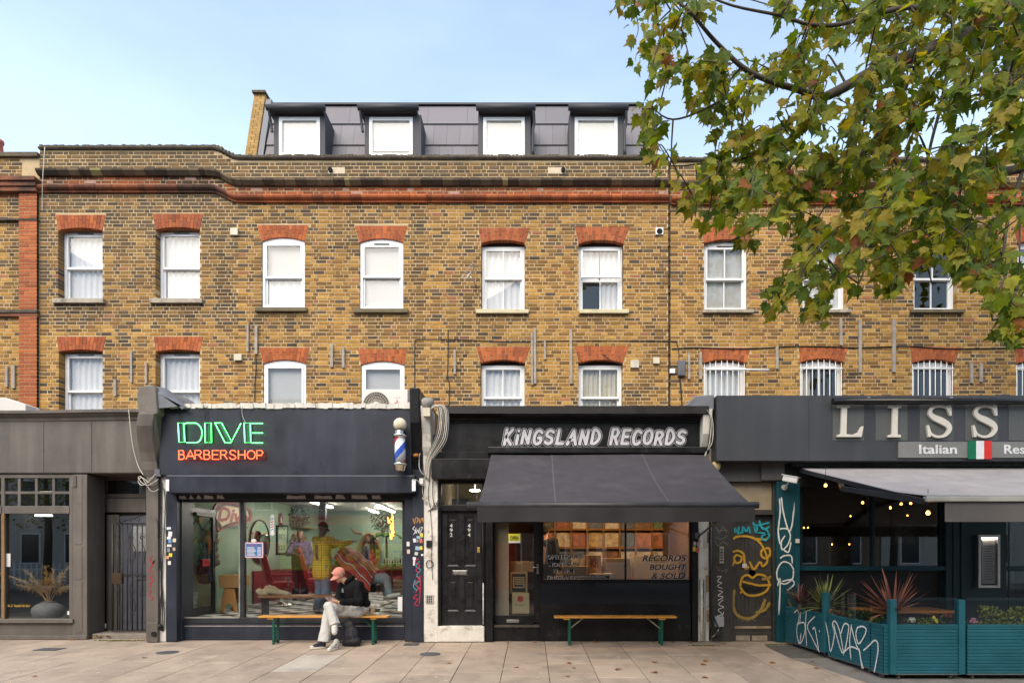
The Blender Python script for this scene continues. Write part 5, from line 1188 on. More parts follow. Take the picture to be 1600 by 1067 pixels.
for wd, p0, p1 in (('KiNGSLAND', 784, 938), ('RECORDS', 950, 1071)):
    wds = [.5 if c == 'i' else 1. for c in wd]; tot = sum(wds); pos = p0
    for li, (c, ww) in enumerate(zip(wd, wds)):
        cw = (p1 - p0) * ww / tot; big = 1.12 if (c == 'K' or c == 'R' and li == 0) else rr.uniform(.92, 1.03); dzp = rr.uniform(-1.2, 1.2)
        x0_, w_ = pos + cw * .14, cw * .72; pos += cw
        let = None
        for nm, hw, yy, mt in (('letter', 4.7, -.026, LG), ('letter_outline', 3.75, -.034, M('sign_black', (.01, .01, .01), .5)), ('letter_face', 2.35, -.042, LGF)):  # middle layer is the letters' black inner outline
            mb = MB()
            for st_ in KSTR[c]:
                pts = [Vector((X(x0_ + a * w_ + b * 4.2, -.03) if True else 0, 0, Z(693.5 + dzp - b * 20.5 * big, -.03))) for a, b in st_]
                if c in 'GSCOD' and len(pts) > 5: pts = crom(pts, 3)
                r_ = hw / K(-.03)
                for q, (s_, e_) in enumerate(zip(pts, pts[1:])):
                    d = (e_ - s_); d = d.normalized() if d.length > 1e-6 else Vector((1, 0, 0)); nn = Vector((-d.z, 0, d.x)); ring = []
                    for t in range(6): a_ = math.pi / 2 + math.pi * t / 5; ring.append(s_ + (d * math.cos(a_) + nn * math.sin(a_)) * r_)
                    for t in range(6): a_ = -math.pi / 2 + math.pi * t / 5; ring.append(e_ + (d * math.cos(a_) + nn * math.sin(a_)) * r_)
                    mb.prism([(v.x, v.z) for v in ring[::-1]][::-1], yy + .00005 * q - (.0012 if li % 2 else 0), -.021)
            o = mb.build(nm, mt, let or sg); let = let or o

# ================= right-hand pilaster, graffiti door
cp3 = thing('party_pilaster', 'peeling white pilaster with pipes between the record shop and the graffiti door', 'pilaster', (X(1100), 0, 0))
pbox('shaft', 1091, 1112, 700, 1001, .02, .5, WPAINT, cp3, .01, True)
rr = random.Random(12)
for k in range(9):
    a = rr.uniform(1092, 1104); b = rr.uniform(820, 960); sticker('old_poster', a, a + rr.uniform(4, 7), b, b + rr.uniform(12, 28), .02 - k * .0012, rr.choice(((.62, .58, .52), (.4, .28, .16), (.5, .46, .42), (.25, .18, .12))), cp3, rr.uniform(-.1, .1))
for px, m2, r_ in ((1096, WPAINT, .022), (1101, M('grey_pale'), .016), (1109.5, BLACK, .02)): MB().tube([P(px, 905 if px < 1105 else 815, -.02), P(px + .5, 960, -.02), P(px, 1000, -.02)], r_, 8).build('pipe', m2, cp3)
zA, zB_ = Z(640, -.2), Z(705, -.2)
mb = MB(); mb.prismx([(.3, zB_), (-.03, zB_), (-.2, zB_ + .3), (-.26, zA), (.3, zA)], X(1098, -.2), X(1112, -.2)); mb.build('console', WPAINT, cp3, .01)
mb = MB(); zz0 = Z(632, -.25); mb.prism([(X(1070, -.25), Z(634, -.25)), (X(1086, -.25), Z(618, -.25)), (X(1116, -.25), Z(616, -.25)), (X(1116, -.25), Z(640, -.25)), (X(1104, -.25), Z(644, -.25))], -.25, YB - .1); mb.build('lead_cap', LEAD, cp3, .02)
for k in range(4): cable('hanging_cable', [P(1104, 640, -.3), P(1110 + k, 655, -.3), P(1107 + k * 2, 690, -.25), P(1104 - k, 715, -.2), P(1112 + k * 3, 730 + k * 3, -.2), P(1118 + k, 745 + k * 6, -.1), P(1108, 760 + k * 4, -.03)], .008, WIREW if k % 2 else WIREB, cp3)
MB().ball(P(1117, 730, -.15), (.09, .08, .12), 10, 7, Matrix.Rotation(.6, 3, 'Y')).build('foam_sleeve', M('yellow_foam', (.42, .33, .16), .9, bump=.5, bs=30), cp3)
for k in range(3): cable('floor_cable', [P(1108 + k * 3, 960, -.03), P(1112 + k * 5, 985 - k * 3, -.07), P(1120 + k * 4, 990, -.1), P(1124, 999 - k, -.1), P(1116, 1000, -.08)], .013, WIREB, cp3)

s4 = thing('shopfront', 'narrow graffiti-covered doorway between the record shop and the restaurant', 'doorway', (X(1165), 0, 0))
BRG = M('dark_taupe_paint', (.048, .043, .038), .5, var=.25, vs=5, fine=.1, bump=.1, bs=30, dirt=((.13, .12, .11), 7, .6, .15, .5))
pbox('header', 1112, 1226, 722, 752, .0, .3, M('taupe_header', (.09, .085, .08), .6, var=.2), s4, .004); pbox('header_box', 1190, 1226, 722, 750, -.06, .0, M('taupe_header'), s4, .006)
ip = pbox('side_panel', 1112, 1141, 802, 1001, .06, .3, BRG, s4, .004, True)
inter = pbox('intercom', 1124.5, 1131, 853.5, 880, .035, .06, M('pale_steel', (.4, .37, .32), .4, .6, var=.1), s4)
for i in range(5): pbox('intercom_button', 1126, 1129.5, 857 + i * 4.2, 859.3 + i * 4.2, .03, .034, M('black_plastic', (.015, .015, .016), .4), inter, 0)
frm = MB(); bx(frm, 1141, 1145, 752, 1001, .05, .3); bx(frm, 1208, 1214, 752, 1001, .05, .3); bx(frm, 1145, 1208, 796, 804, .04, .3); bx(frm, 1112, 1141, 752, 802, .07, .3)
frm.build('door_frame', BRG, s4, .005)
pbox('fan_light', 1145, 1208, 754, 796, .12, .13, M('beige_frost', (.33, .26, .17), .35, var=.2, vs=3), s4, 0)
yg4 = .14
x0, x1, z0, z1 = X(1145, yg4), X(1208, yg4), Z(988, yg4), Z(805, yg4)
dd = MB(); dd.box(x0, x1, yg4 + .02, yg4 + .06, z0, z1); gdr = dd.build('door', BRG, s4, .003)
pl_ = [(1145, 1151, 805, 988), (1203, 1208, 805, 988), (1151, 1203, 805, 812), (1151, 1203, 890, 902), (1151, 1203, 962, 988), (1170, 1180, 812, 962)]
for a, b, c, d in pl_: pbox('door_rail', a, b, c, d, yg4, yg4 + .02, BRG, gdr, .004)
for a, b in ((1151, 1170), (1180, 1203)):
    n_ = 3
    for i in range(n_): pbox('door_plank', a + (b - a) * i / n_ + .3, a + (b - a) * (i + 1) / n_ - .3, 812, 890, yg4 + .009, yg4 + .02, BRG, gdr, .002); pbox('door_plank', a + (b - a) * i / n_ + .3, a + (b - a) * (i + 1) / n_ - .3, 902, 962, yg4 + .009, yg4 + .02, BRG, gdr, .002)
MB().box(X(1141), X(1214), .1, .5, 0, Z(988, .1)).build('doorstep', BRG, s4, .008); pbox('worn_edge', 1148, 1205, 978, 981.5, yg4 - .012, yg4, M('bare_wood', (.35, .25, .16), .8, var=.4, vs=12), gdr)
for a, b in ((1150, 1172), (1175, 1199)): pbox('brick_plug', a, b, 992.5, 1000.5, .085, .2, M('old_brick', (.30, .25, .19), .9, var=.35, vs=14, bump=.3), s4)
ye = spraymat('spray_yellow', (.52, .29, .03)); tl = spraymat('spray_cyan', (.02, .33, .40)); wt = spraymat('spray_white', (.7, .7, .68)); blk = spraymat('spray_black', (.01, .01, .01))
yf = yg4 - .004
spray('yellow_face', [[(1146, 842), (1152, 838), (1170, 838), (1185, 845), (1195, 860), (1199, 876), (1192, 884), (1187, 878), (1178, 889), (1171, 876)], [(1199, 843), (1190, 842), (1178, 842)],
    [(1145, 862), (1152, 860), (1161, 864), (1163, 874), (1165, 888), (1170, 884)], [(1148, 876), (1144, 884)], [(1196, 856), (1190, 860), (1190, 868), (1197, 872), (1203, 866), (1202, 857), (1196, 856)],
    [(1156, 868), (1150, 867), (1147, 873), (1151, 879), (1157, 877), (1159, 871), (1156, 868)],
    [(1156, 916), (1160, 902), (1168, 898), (1176, 902), (1184, 897), (1196, 900), (1202, 912), (1196, 924), (1180, 930), (1166, 928), (1156, 916)], [(1160, 908), (1172, 911), (1186, 914), (1204, 913), (1216, 910)], [(1162, 922), (1156, 926)]], 4.6, yf, ye, gdr)
spray('yellow_haze', [[(1148, 920), (1145, 940), (1150, 958), (1165, 966), (1180, 962), (1190, 950), (1196, 935)], [(1190, 905), (1206, 900), (1212, 890)], [(1180, 957), (1195, 952), (1203, 940)]], 6.5, yf - .004, spraymat('spray_ochre', (.30, .20, .05)), gdr)
spray('face_black', [[(1162, 914), (1166, 920), (1180, 922), (1192, 918)], [(1165, 918), (1180, 918)]], 5, yf - .008, blk, gdr)  # black spray strokes over the yellow face
sticker('sticker', 1160, 1167, 880, 886.5, yf - .012, (.6, .55, .52), gdr)
spray('cyan_tag', [[(1148, 824), (1149, 831), (1155, 823), (1153, 833), (1159, 831)], [(1160, 833), (1161, 823), (1166, 830), (1170, 823), (1172, 833)], [(1176, 811), (1181, 832), (1183, 820), (1178, 823), (1190, 818)], [(1203, 816), (1188, 821), (1200, 830), (1190, 838), (1196, 844), (1202, 834), (1184, 832)], [(1186, 812), (1192, 826), (1203, 822)]], 3.6, yf - .006, tl, gdr)
spray('pale_scribble', [[(1153, 968), (1158, 964), (1160, 970), (1165, 966), (1168, 971), (1174, 967), (1182, 970)]], .9, yf - .004, spraymat('spray_dim', (.22, .21, .20)), gdr)
spray('white_tag', [[(1120, 901), (1127, 900), (1121, 908), (1128, 910), (1121, 915), (1129, 919)], [(1122, 922), (1129, 924), (1122, 930), (1130, 932), (1121, 938)], [(1130, 936), (1123, 944), (1131, 948), (1122, 952), (1128, 959), (1120, 962)], [(1131, 955), (1127, 966)]], 1.4, .06, wt, ip)
spray('dim_tag', [[(1118, 822), (1124, 832), (1130, 822), (1136, 834)], [(1117, 838), (1126, 842), (1138, 836)], [(1118, 884), (1126, 892), (1136, 889), (1132, 897)], [(1120, 828), (1138, 828)], [(1117, 844), (1122, 852), (1130, 846), (1138, 852)]], 1.1, .06, spraymat('spray_dim', (.22, .21, .20)), ip)
pbox('meter_box', 1117.5, 1131.5, 963, 979, -.02, .06, M('grey_meter', (.33, .33, .36), .5, var=.08), s4, .008); cable('meter_cable', [P(1124, 979, 0), P(1120, 988, -.03), P(1113, 995, -.05)], .008, WIREW, s4)
# ================= restaurant on the right
s5 = thing('shopfront', 'restaurant front with dark grey fascia, teal pillar and shadowy glazed interior', 'restaurant', (X(1450), 0, 0))
ANTH = M('anthracite_panel', (.055, .057, .063), .38, streak=.15, var=.12, vs=1.2, fine=.03)
yF = -.3
fz0, fz1 = Z(720, yF), Z(617.5, yF)
fa = MB().box(X(1120, yF), X(1800, yF), yF + .006, .3, fz0, fz1).build('fascia', ANTH, s5, .006)
for a, b in ((1120, 1263.5), (1264, 1440), (1440.5, 1620), (1620.5, 1800)): pbox('fascia_panel', a + .2, b, 618, 719.5, yF, yF + .005, ANTH, fa, .001)
MB().box(X(1112, yF), X(1800, yF), .3, YB - .02, 3.6, 3.7).build('flat_roof', ROOFM, s5)
MB().box(X(1246, -.2), X(1800, -.2), -.1, .2, fz1 + .001, fz1 + .03).build('coping', LEAD, s5)
MB().tube([P(1301, 627, -.42), P(1800, 627, -.42)], .055, 14).build('cassette_bar', M('black_tube', (.03, .03, .03), .2, .6), s5)  # awning cassette bar above the letter tiles
for px in (1358, 1487): pbox('cassette_bracket', px - 2, px + 2, 619.5, 625, -.42, -.28, STEEL, s5)
sg2 = thing('shop_sign', 'LISS in cream serif letters on grey squares above the restaurant', 'sign', P(1440, 690, yF))
TILE = M('sign_tile', (.10, .105, .10), .45, var=.08); CREAM = M('letter_cream', (.66, .62, .54), .4, var=.05)
for a, b in ((1301, 1350), (1368, 1418), (1437, 1490), (1508, 1559), (1576, 1628)): pbox('letter_tile', a, b, 632, 688, yF - .006, yF - .001, TILE, sg2, 0)
def pp(pts): return [(X(a, yF), Z(b, yF)) for a, b in pts]
yl0, yl1 = yF - .06, yF - .015
Lp = [(1306.5, 634), (1326, 634), (1326, 637.5), (1321, 638.5), (1320, 679), (1330, 680), (1338, 676), (1343, 667), (1346.5, 667), (1343.5, 683.5), (1305.5, 683.5), (1305.5, 680), (1311, 679), (1312.5, 638.5), (1306.5, 637.5)]
MB().prism(pp(Lp), yl0, yl1).build('letter', CREAM, sg2, .004)
Ip = [(1386, 634.5), (1405.5, 634.5), (1405.5, 638), (1400, 639), (1399.5, 679.5), (1404.5, 680.5), (1404.5, 684), (1384.5, 684), (1384.5, 680.5), (1390.5, 679.5), (1391.5, 639), (1386, 638)]
MB().prism(pp(Ip), yl0, yl1).build('letter', CREAM, sg2, .004)
def letterS(dx):
    ctr = crom([Vector((1481 + dx, 646, 0)), Vector((1476 + dx, 638, 0)), Vector((1464 + dx, 635.5, 0)), Vector((1453 + dx, 639, 0)), Vector((1450 + dx, 646.5, 0)), Vector((1456 + dx, 653, 0)), Vector((1467 + dx, 658, 0)), Vector((1478 + dx, 665, 0)), Vector((1480 + dx, 673, 0)), Vector((1473 + dx, 681, 0)), Vector((1461 + dx, 683, 0)), Vector((1451 + dx, 678, 0)), Vector((1447 + dx, 669, 0))], 4)
    N = len(ctr); A, B = [], []
    for i, p in enumerate(ctr):
        t = (ctr[min(i + 1, N - 1)] - ctr[max(i - 1, 0)]).normalized(); nn = Vector((-t.y, t.x, 0)); u = i / (N - 1); wd = 1.4 + 3.0 * math.exp(-((u - .5) / .23) ** 2) + .5 * math.exp(-((u - .5) / .1) ** 2)
        A.append(p + nn * wd); B.append(p - nn * wd)
    mb = MB()
    for i in range(N - 1):
        q = [(A[i].x, A[i].y), (A[i + 1].x, A[i + 1].y), (B[i + 1].x, B[i + 1].y), (B[i].x, B[i].y)]; mb.prism(pp(q)[::-1] if 0 else pp(q), yl0, yl1)
    mb.prism(pp([(1479.5 + dx, 634), (1482.5 + dx, 634.5), (1483.5 + dx, 650), (1480.5 + dx, 650.5), (1476 + dx, 640)]), yl0 - .0006, yl1); mb.prism(pp([(1444.5 + dx, 665.5), (1447.5 + dx, 665), (1452 + dx, 677), (1450.5 + dx, 683.5), (1447 + dx, 683.5)]), yl0 - .0006, yl1)
    mb.build('letter', CREAM, sg2, 0, True)
letterS(0); letterS(71)
bd = thing('shop_sign', 'grey strip reading Italian Rest with an Italian flag on the restaurant fascia', 'sign', P(1480, 716, yF))
pbox('sign_board', 1404, 1800, 690, 715, yF - .03, yF - .001, M('sign_board_grey', (.20, .20, .19), .4, var=.06), bd)
for t, a, b, c, d in (('Italian', 1434, 1493, 695, 709.5), ('Restaurant', 1566.5, 1668, 695, 709.5)): text_mesh(t, X(a, yF), X(b, yF), Z(d, yF), Z(c, yF), yF - .034, M('letter_white', (.72, .72, .72), .4), 'sign_text', bd, .003, offset=.02)
for a, b, m2 in ((1513, 1525.3, M('flag_green', (.0, .14, .06), .5)), (1525.5, 1537.8, M('flag_white', (.72, .73, .74), .5)), (1538, 1550, M('flag_red', (.62, .03, .02), .5))): pbox('flag_band', a, b, 688.5, 717, yF - .05, yF - .031, m2, bd)
# teal front
TEAL = M('teal_paint', (.006, .062, .082), .42, var=.2, vs=3, fine=.06, dirt=((.02, .03, .035), 5, .58, .2, .4)); DTEAL = M('dark_teal', (.008, .035, .042), .45, var=.2)
tp = pbox('pillar', 1214, 1247, 752, 1001, -.05, .35, TEAL, s5, .006, True); pbox('pillar_edge', 1243, 1250, 752, 1001, -.09, -.0, TEAL, s5, .004, True)
pbox('lintel', 1226, 1800, 722, 760, .02, .3, M('black_lintel', (.012, .012, .013), .6), s5, .004)
spray('white_tag', [[(1218, 778), (1219, 800), (1216, 830), (1219, 850)], [(1221, 776), (1224, 800), (1232, 828), (1237, 822), (1240, 800), (1243, 780)], [(1218, 826), (1230, 826), (1235, 838), (1230, 852), (1222, 858), (1221, 846), (1227, 836)], [(1236, 846), (1232, 862), (1224, 858)], [(1219, 872), (1225, 868), (1236, 868), (1238, 880)], [(1240, 890), (1238, 904), (1226, 912), (1216, 906), (1214, 892), (1222, 878), (1234, 880), (1240, 890)], [(1222, 908), (1236, 905), (1241, 912), (1230, 922)], [(1215, 915), (1219, 905), (1217, 960)]], 2.8, -.05, spraymat('spray_white', (.7, .7, .68)), tp)
wf5 = MB()
for a, b, c, d in ((1250, 1800, 884, 892), (1250, 1254, 760, 884), (1363, 1367, 760, 884), (1470, 1478, 760, 1000), (1250, 1470, 975, 1001)): bx(wf5, a, b, c, d, .12, .22)
w5 = wf5.build('window_frame', DTEAL, s5, .004); pbox('rail', 1250, 1478, 884, 891, .06, .12, TEAL, s5)
for a, b in ((1254, 1363), (1367, 1470)): pbox('pane', a, b, 760, 884, .16, .166, SHOPG, w5, 0)
pbox('bulkhead', 1250, 1470, 892, 1001, .14, .24, M('black_lintel'), s5, .003, True)
pbox('pier', 1478, 1572, 752, 1001, .05, .3, DTEAL, s5, .004, True)
for a in (1490, 1502, 1576): pbox('pier_batten', a, a + 2, 800, 1000, .035, .05, DTEAL, s5, .002, True)
pbox('pane', 1572, 1800, 760, 935, .16, .166, SHOPG, w5, 0); pbox('bulkhead', 1572, 1800, 935, 1001, .14, .24, DTEAL, s5, .003, True)
mn = thing('menu_case', 'pale framed menu case on the dark teal pier of the restaurant', 'menu case', P(1544, 918, .02))
frame_rect('case_frame', 1529, 1563, 835, 918, -.02, .05, .045, M('brushed_steel', (.5, .48, .45), .4, 1.), mn); pbox('menu_sheet', 1534, 1558, 841, 912, .035, .045, M('menu_paper', (.32, .30, .28), .7, var=.15, vs=6), mn, 0)
pbox('case_glass', 1534, 1558, 841, 912, .0, .005, GLASS, mn, 0); pbox('case_lamp', 1535, 1557, 839.5, 841.5, .01, .03, M('lamp_white', (1, .9, .75), emit=6.), mn, 0)
for i in range(14): pbox('menu_line', 1538, 1553 - (i * 7) % 5, 852 + i * 4, 853 + i * 4, .0335, .0345, M('ink', (.08, .08, .08), .7), mn, 0)
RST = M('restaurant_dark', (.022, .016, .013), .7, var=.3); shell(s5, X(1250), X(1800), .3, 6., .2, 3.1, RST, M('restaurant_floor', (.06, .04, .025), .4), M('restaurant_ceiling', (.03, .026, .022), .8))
for a, b, c, d, yy in ((1292, 1328, 850, 884, 3.2), (1258, 1278, 840, 880, 3.), (1395, 1430, 812, 850, 3.5)): frame_rect('picture_frame', a, b, c, d, yy, yy + .04, .04, M('frame_dark', (.03, .02, .012), .4), s5); pbox('picture', a + 2, b - 2, c + 2, d - 2, yy + .02, yy + .03, M('hedge_reflection', (.06, .065, .03), .4, var=.5, vs=9), s5, 0)  # greenish colour paints a hedge's reflection inside the frames
pbox('column', 1367, 1390, 760, 1000, 1.2, 1.5, M('column_taupe', (.07, .055, .042), .7), s5)
pbox('back_bar', 1580, 1640, 800, 930, 3., 3.3, M('warm_wood', (.2, .09, .03), .5, var=.3, vs=5), s5)
for i in range(3):
    for j in range(2): pbox('bar_shelf_picture', 1582 + i * 18, 1596 + i * 18, 812 + j * 25, 832 + j * 25, 2.95, 2.99, M('warm_picture', (.16, .12, .05), .5, var=.6, vs=15), s5, 0)
BULB = M('warm_bulb', (1, .36, .05), emit=5.); bi = 0
lab = {(1290, 758): 'glowing bare bulb hanging just under the restaurant awning near the pillar', (1450, 801): 'large glowing bulb hanging from the front corner of the restaurant awning', (1348, 785): 'lit bulb deep in the restaurant left of the column', (1391, 793): 'leftmost of three lit bulbs by the restaurant column', (1408, 787): 'middle of three lit bulbs by the restaurant column', (1423, 786): 'rightmost of three lit bulbs by the restaurant column', (1256, 824): 'left of two small wall bulbs beside the teal pillar', (1262.5, 824): 'right of two small wall bulbs beside the teal pillar', (1329, 806): 'tiny lit bulb in the dark of the restaurant window', (1418, 805): 'tiny lit bulb below the trio of bulbs', (1300, 850): 'tiny bulb above the left of the dark framed panel', (1327, 850): 'tiny bulb above the right of the dark framed panel'}
for (px, py), lb in lab.items():
    out = py in (758, 801); yy = {758: -1.1, 801: -3.0}.get(py, 2.4 if py < 800 else 2.8); r_ = .024 if py == 801 else (.022 if py == 758 else (.024 if py < 800 else .014)); p = P(px, py, yy)
    t_ = thing('light_bulb', lb, 'bulb', p, 'warm restaurant bulbs')
    MB().lathe([(.002, -r_ * 1.15), (r_ * .6, -r_ * .95), (r_, -r_ * .2), (r_ * .8, r_ * .5), (r_ * .4, r_ * 1.1)], p, 12).build('bulb_glass', BULB, t_); MB().lathe([(r_ * .45, r_ * 1.1), (r_ * .45, r_ * 2.4), (.004, r_ * 2.6)], p, 10).build('bulb_holder', BLACK, t_)
    MB().tube([p + Vector((0, 0, r_ * 2.5)), p + Vector((0, 0, .3 if out else .7))], .004, 5).build('bulb_flex', WIREB, t_)
# restaurant awning
aw2 = thing('awning', 'pale grey retractable awning reaching out over the restaurant terrace', 'awning', (X(1500), 0, Z(728)))
yA2 = -3.3; C0, C1 = P(1250, 730, -.05), P(1800, 731, -.05); E0 = P(1447, 774, yA2); E1 = Vector((C1.x, yA2, E0.z))
def aw2f(u, v):
    p = C0.lerp(C1, u).lerp(E0.lerp(E1, u), v); p.z -= .06 * math.sin(v * 3.14) + .012 * math.sin(u * 20 + 2 * v) * math.sin(v * 3.14); return p
mb = MB(); mb.grid(aw2f, 30, 12); mb.grid(lambda u, v: aw2f(u, v) - Vector((0, 0, .006)), 30, 12); mb.build('canopy', M('pale_canvas', (.36, .33, .33), .85, var=.1, vs=2, fine=.08, bump=.1, bs=200, streak=.1, dirt=((.22, .19, .18), 1.6, .55, .2, .6)), aw2)
MB().box(E0.x - .02, E1.x, yA2 - .05, yA2 + .03, E0.z - .075, E0.z - .01).build('front_rail', M('pale_rail', (.45, .43, .38), .4, .3, var=.15), aw2, .01)
v0, v1 = P(1475, 784, yA2), P(1475, 815, yA2)
mb = MB()
for dy in (0, .005): mb.grid(lambda u, v: (v0.x + (E1.x - v0.x) * u, yA2 - .015 + dy + .02 * math.sin(u * 23) * v, v0.z + (v1.z - v0.z) * v), 40, 3)
mb.build('valance', M('grey_canvas', (.115, .105, .10), .85, var=.15, vs=3), aw2)
MB().box(X(1236, -.1), X(1800, -.1), -.14, .0, Z(729, -.1), Z(721, -.1)).build('cassette', M('black_tube'), aw2)
for e in (0, 1):
    xx = E0.x + .03 + e * 2.6
    MB().bar((xx + .5, -.1, C0.z - .12), (xx - .25, -1.8, C0.z - .55), .05, .07).build('folding_arm', ALU, aw2); MB().bar((xx - .25, -1.8, C0.z - .55), (xx, yA2 + .04, E0.z - .07), .05, .07).build('folding_arm', ALU, aw2)
MB().bar((C0.x - .02, -.1, C0.z - .06), (E0.x - .03, yA2, E0.z - .07), .035, .06).build('side_bar', ALU, aw2)

# ---------------------------------------------------------------- planters round the terrace
Bp = Vector((4.33, -.22, 0)); Cp = Vector((4.50, -2.75, 0)); dirv = (Cp - Bp).normalized(); nrm = Vector((dirv.y, -dirv.x, 0))
if nrm.x > 0: nrm = -nrm
TEALW = M('teal_cladding', (.012, .098, .128), .5, var=.15, vs=3, fine=.06, dirt=((.03, .05, .055), 4, .6, .2, .5))
ACRY = glass('acrylic', (.90, .93, .93), gain=1.6)
def planter(o_, d_, n_, L_, label, post0, post1, zt=.61, zp=.95, wd=.38):
    """box clad in ribbed boards, from o_ along d_, outer face normal n_; clear screen above"""
    base = o_ + d_ * (L_ / 2) - n_ * wd / 2; zf = gz(base.y); t = thing('planter', label, 'planter', (base.x, base.y, zf), 'teal terrace planters')
    z0 = zf + .075; pitch = .043; nr = int((zt - z0) / pitch); prof = []
    for i in range(nr):
        a = z0 + i * (zt - z0) / nr; q = (zt - z0) / nr; prof += [(0, a + .004), (.007, a + .009), (.007, a + q - .009), (0, a + q - .004)]
    def side(p, dd, nn, l_, nm):
        mb = MB(); b = 0
        for s_ in (0, l_):
            for (dn, z) in prof: mb.v.append(tuple(p + dd * s_ + nn * dn + Vector((0, 0, z))))
        n_p = len(prof)
        for i in range(n_p - 1): mb.f.append((i, n_p + i, n_p + i + 1, i + 1)); mb.sm.append(False)
        mb.build(nm, TEALW, t)
    side(o_, d_, n_, L_, 'cladding'); side(o_ - n_ * wd, d_, -n_, L_, 'cladding'); side(o_, -n_, -d_, wd, 'cladding'); side(o_ + d_ * L_, -n_, d_, wd, 'cladding')
    rot = Matrix((d_, -n_, Vector((0, 0, 1)))).transposed()
    def lb(nm, s0, s1, w0, w1, za, zb, mat, bev=.004):
        mb = MB().obox(o_ + d_ * (s0 + s1) / 2 - n_ * (w0 + w1) / 2 + Vector((0, 0, (za + zb) / 2)), (abs(s1 - s0), abs(w1 - w0), abs(zb - za)), rot); return mb.build(nm, mat, t, bev)
    lb('core', .012, L_ - .012, .012, wd - .012, z0 + .004, zt - .06, TEALW, 0)
    lb('base_board', -.004, L_ + .004, -.006, wd + .006, z0 - .012, z0 + .004, M('base_grey', (.10, .11, .11), .6)); lb('rim', -.002, L_ + .002, -.012, .035, zt - .005, zt + .022, TEALW); lb('rim', -.002, L_ + .002, wd - .035, wd + .012, zt - .005, zt + .022, TEALW)
    lb('rim', -.003, .03, .036, wd - .036, zt - .004, zt + .02, TEALW); lb('rim', L_ - .03, L_ + .003, .036, wd - .036, zt - .004, zt + .02, TEALW)
    lb('soil', .031, L_ - .031, .036, wd - .036, zt - .059, zt - .015, SOIL, 0)
    if post0: lb('post', -.045, .035, -.028, .06, z0 - .0, zp, TEALW)
    if post1: lb('post', L_ - .035, L_ + .045, -.028, .06, z0 - .0, zp, TEALW)
    sc0 = .036 if post0 else .0; lb('screen', sc0, L_ - .036, .012, .018, zt + .0225, zp + .025, ACRY, 0)
    for s_ in (.1, L_ - .1):
        for w_ in (.06, wd - .06):
            c = o_ + d_ * s_ - n_ * w_; q = MB().lathe([(.03, -.012), (.032, -.006), (.032, .006), (.03, .012)], (c.x, c.y, zf + .033), 14, 'x'); q.box(c.x - .018, c.x + .018, c.y - .015, c.y + .015, zf + .04, z0 - .01); q.build('caster', M('caster', (.09, .085, .08), .5), t)
    return t
Lrun = (Cp - Bp).length
pl1 = planter(Bp, dirv, nrm, 1.20, 'teal planter beside the graffiti pillar, sprayed with the first white letters', False, True)
pl2 = planter(Bp + dirv * 1.29, dirv, nrm, 1.0, 'teal planter in the middle of the side run, sprayed with looping white letters', False, False)
pl3 = planter(Bp + dirv * 2.31, dirv, nrm, Lrun - 2.31 + .02, 'short teal corner planter at the front end of the side run', False, False)
xdir = Vector((1, 0, 0)); nf = Vector((0, -1, 0))
x0_ = X(1392, -2.75)
pl4 = planter(Vector((Cp.x + .02, -2.79, 0)) + xdir * .09, xdir, nf, X(1503, -2.79) - Cp.x - .13, 'front teal planter with red cordyline and white flowers at the terrace corner', True, True)
pl5 = planter(Vector((X(1511, -2.79), -2.79, 0)), xdir, nf, 1.15, 'front teal planter with yellow-green plants at the right edge', False, True)
# spray lettering on the ribbed side
def sidept(px, py):
    """point of the side face seen at a photo pixel"""
    o_ = Bp + nrm * .011; t = (px - VX) / F; d_ = dirv
    s_ = (t * (D + o_.y) - o_.x) / (d_.x - t * d_.y); y = o_.y + d_.y * s_; return Vector((o_.x + d_.x * s_, y, Z(py, y)))
wt = spraymat('spray_white', (.7, .7, .68))
for own, sts in ((pl1, [[(1241, 957), (1246, 953), (1249, 962), (1245, 985), (1249, 1005), (1252, 988)], [(1246, 955), (1251, 953), (1250, 970), (1245, 975), (1256, 972), (1258, 985), (1253, 1002), (1249, 1004)], [(1260, 955), (1259, 980), (1261, 1009)], [(1274, 962), (1262, 977), (1269, 995), (1281, 1019)], [(1270, 983), (1273, 980), (1276, 992), (1280, 1018)], [(1280.5, 984), (1281.5, 987)]]),
                 (pl2, [[(1289, 966), (1294, 990), (1298, 1017), (1304, 990), (1301, 975), (1305, 970), (1312, 985), (1319, 1024)], [(1303, 974), (1308, 995), (1318, 1020), (1326, 985), (1325, 975), (1319, 975), (1314, 990)], [(1331, 975), (1328, 1000), (1330, 1030)], [(1330, 976), (1338, 1005), (1345, 1020)], [(1318, 1020), (1329, 1010), (1342, 1014)], [(1341, 978), (1338, 990), (1342, 1005), (1350, 995), (1354, 983), (1348, 978), (1341, 980)], [(1344, 1020), (1347, 1035), (1350, 1044)], [(1343, 1012), (1348, 1045)]]),
                 (pl3, [[(1349, 1016), (1358, 1008), (1366, 1000), (1371, 1003), (1372, 1015), (1369, 1035), (1366, 1050)]])):
    mb = MB()
    for i, s_ in enumerate(sts): ribbon([v + nrm * (.002 + .0007 * i) for v in crom([sidept(*q) for q in s_], 5)], .028, nrm, mb)
    mb.build('spray_lettering', wt, own)
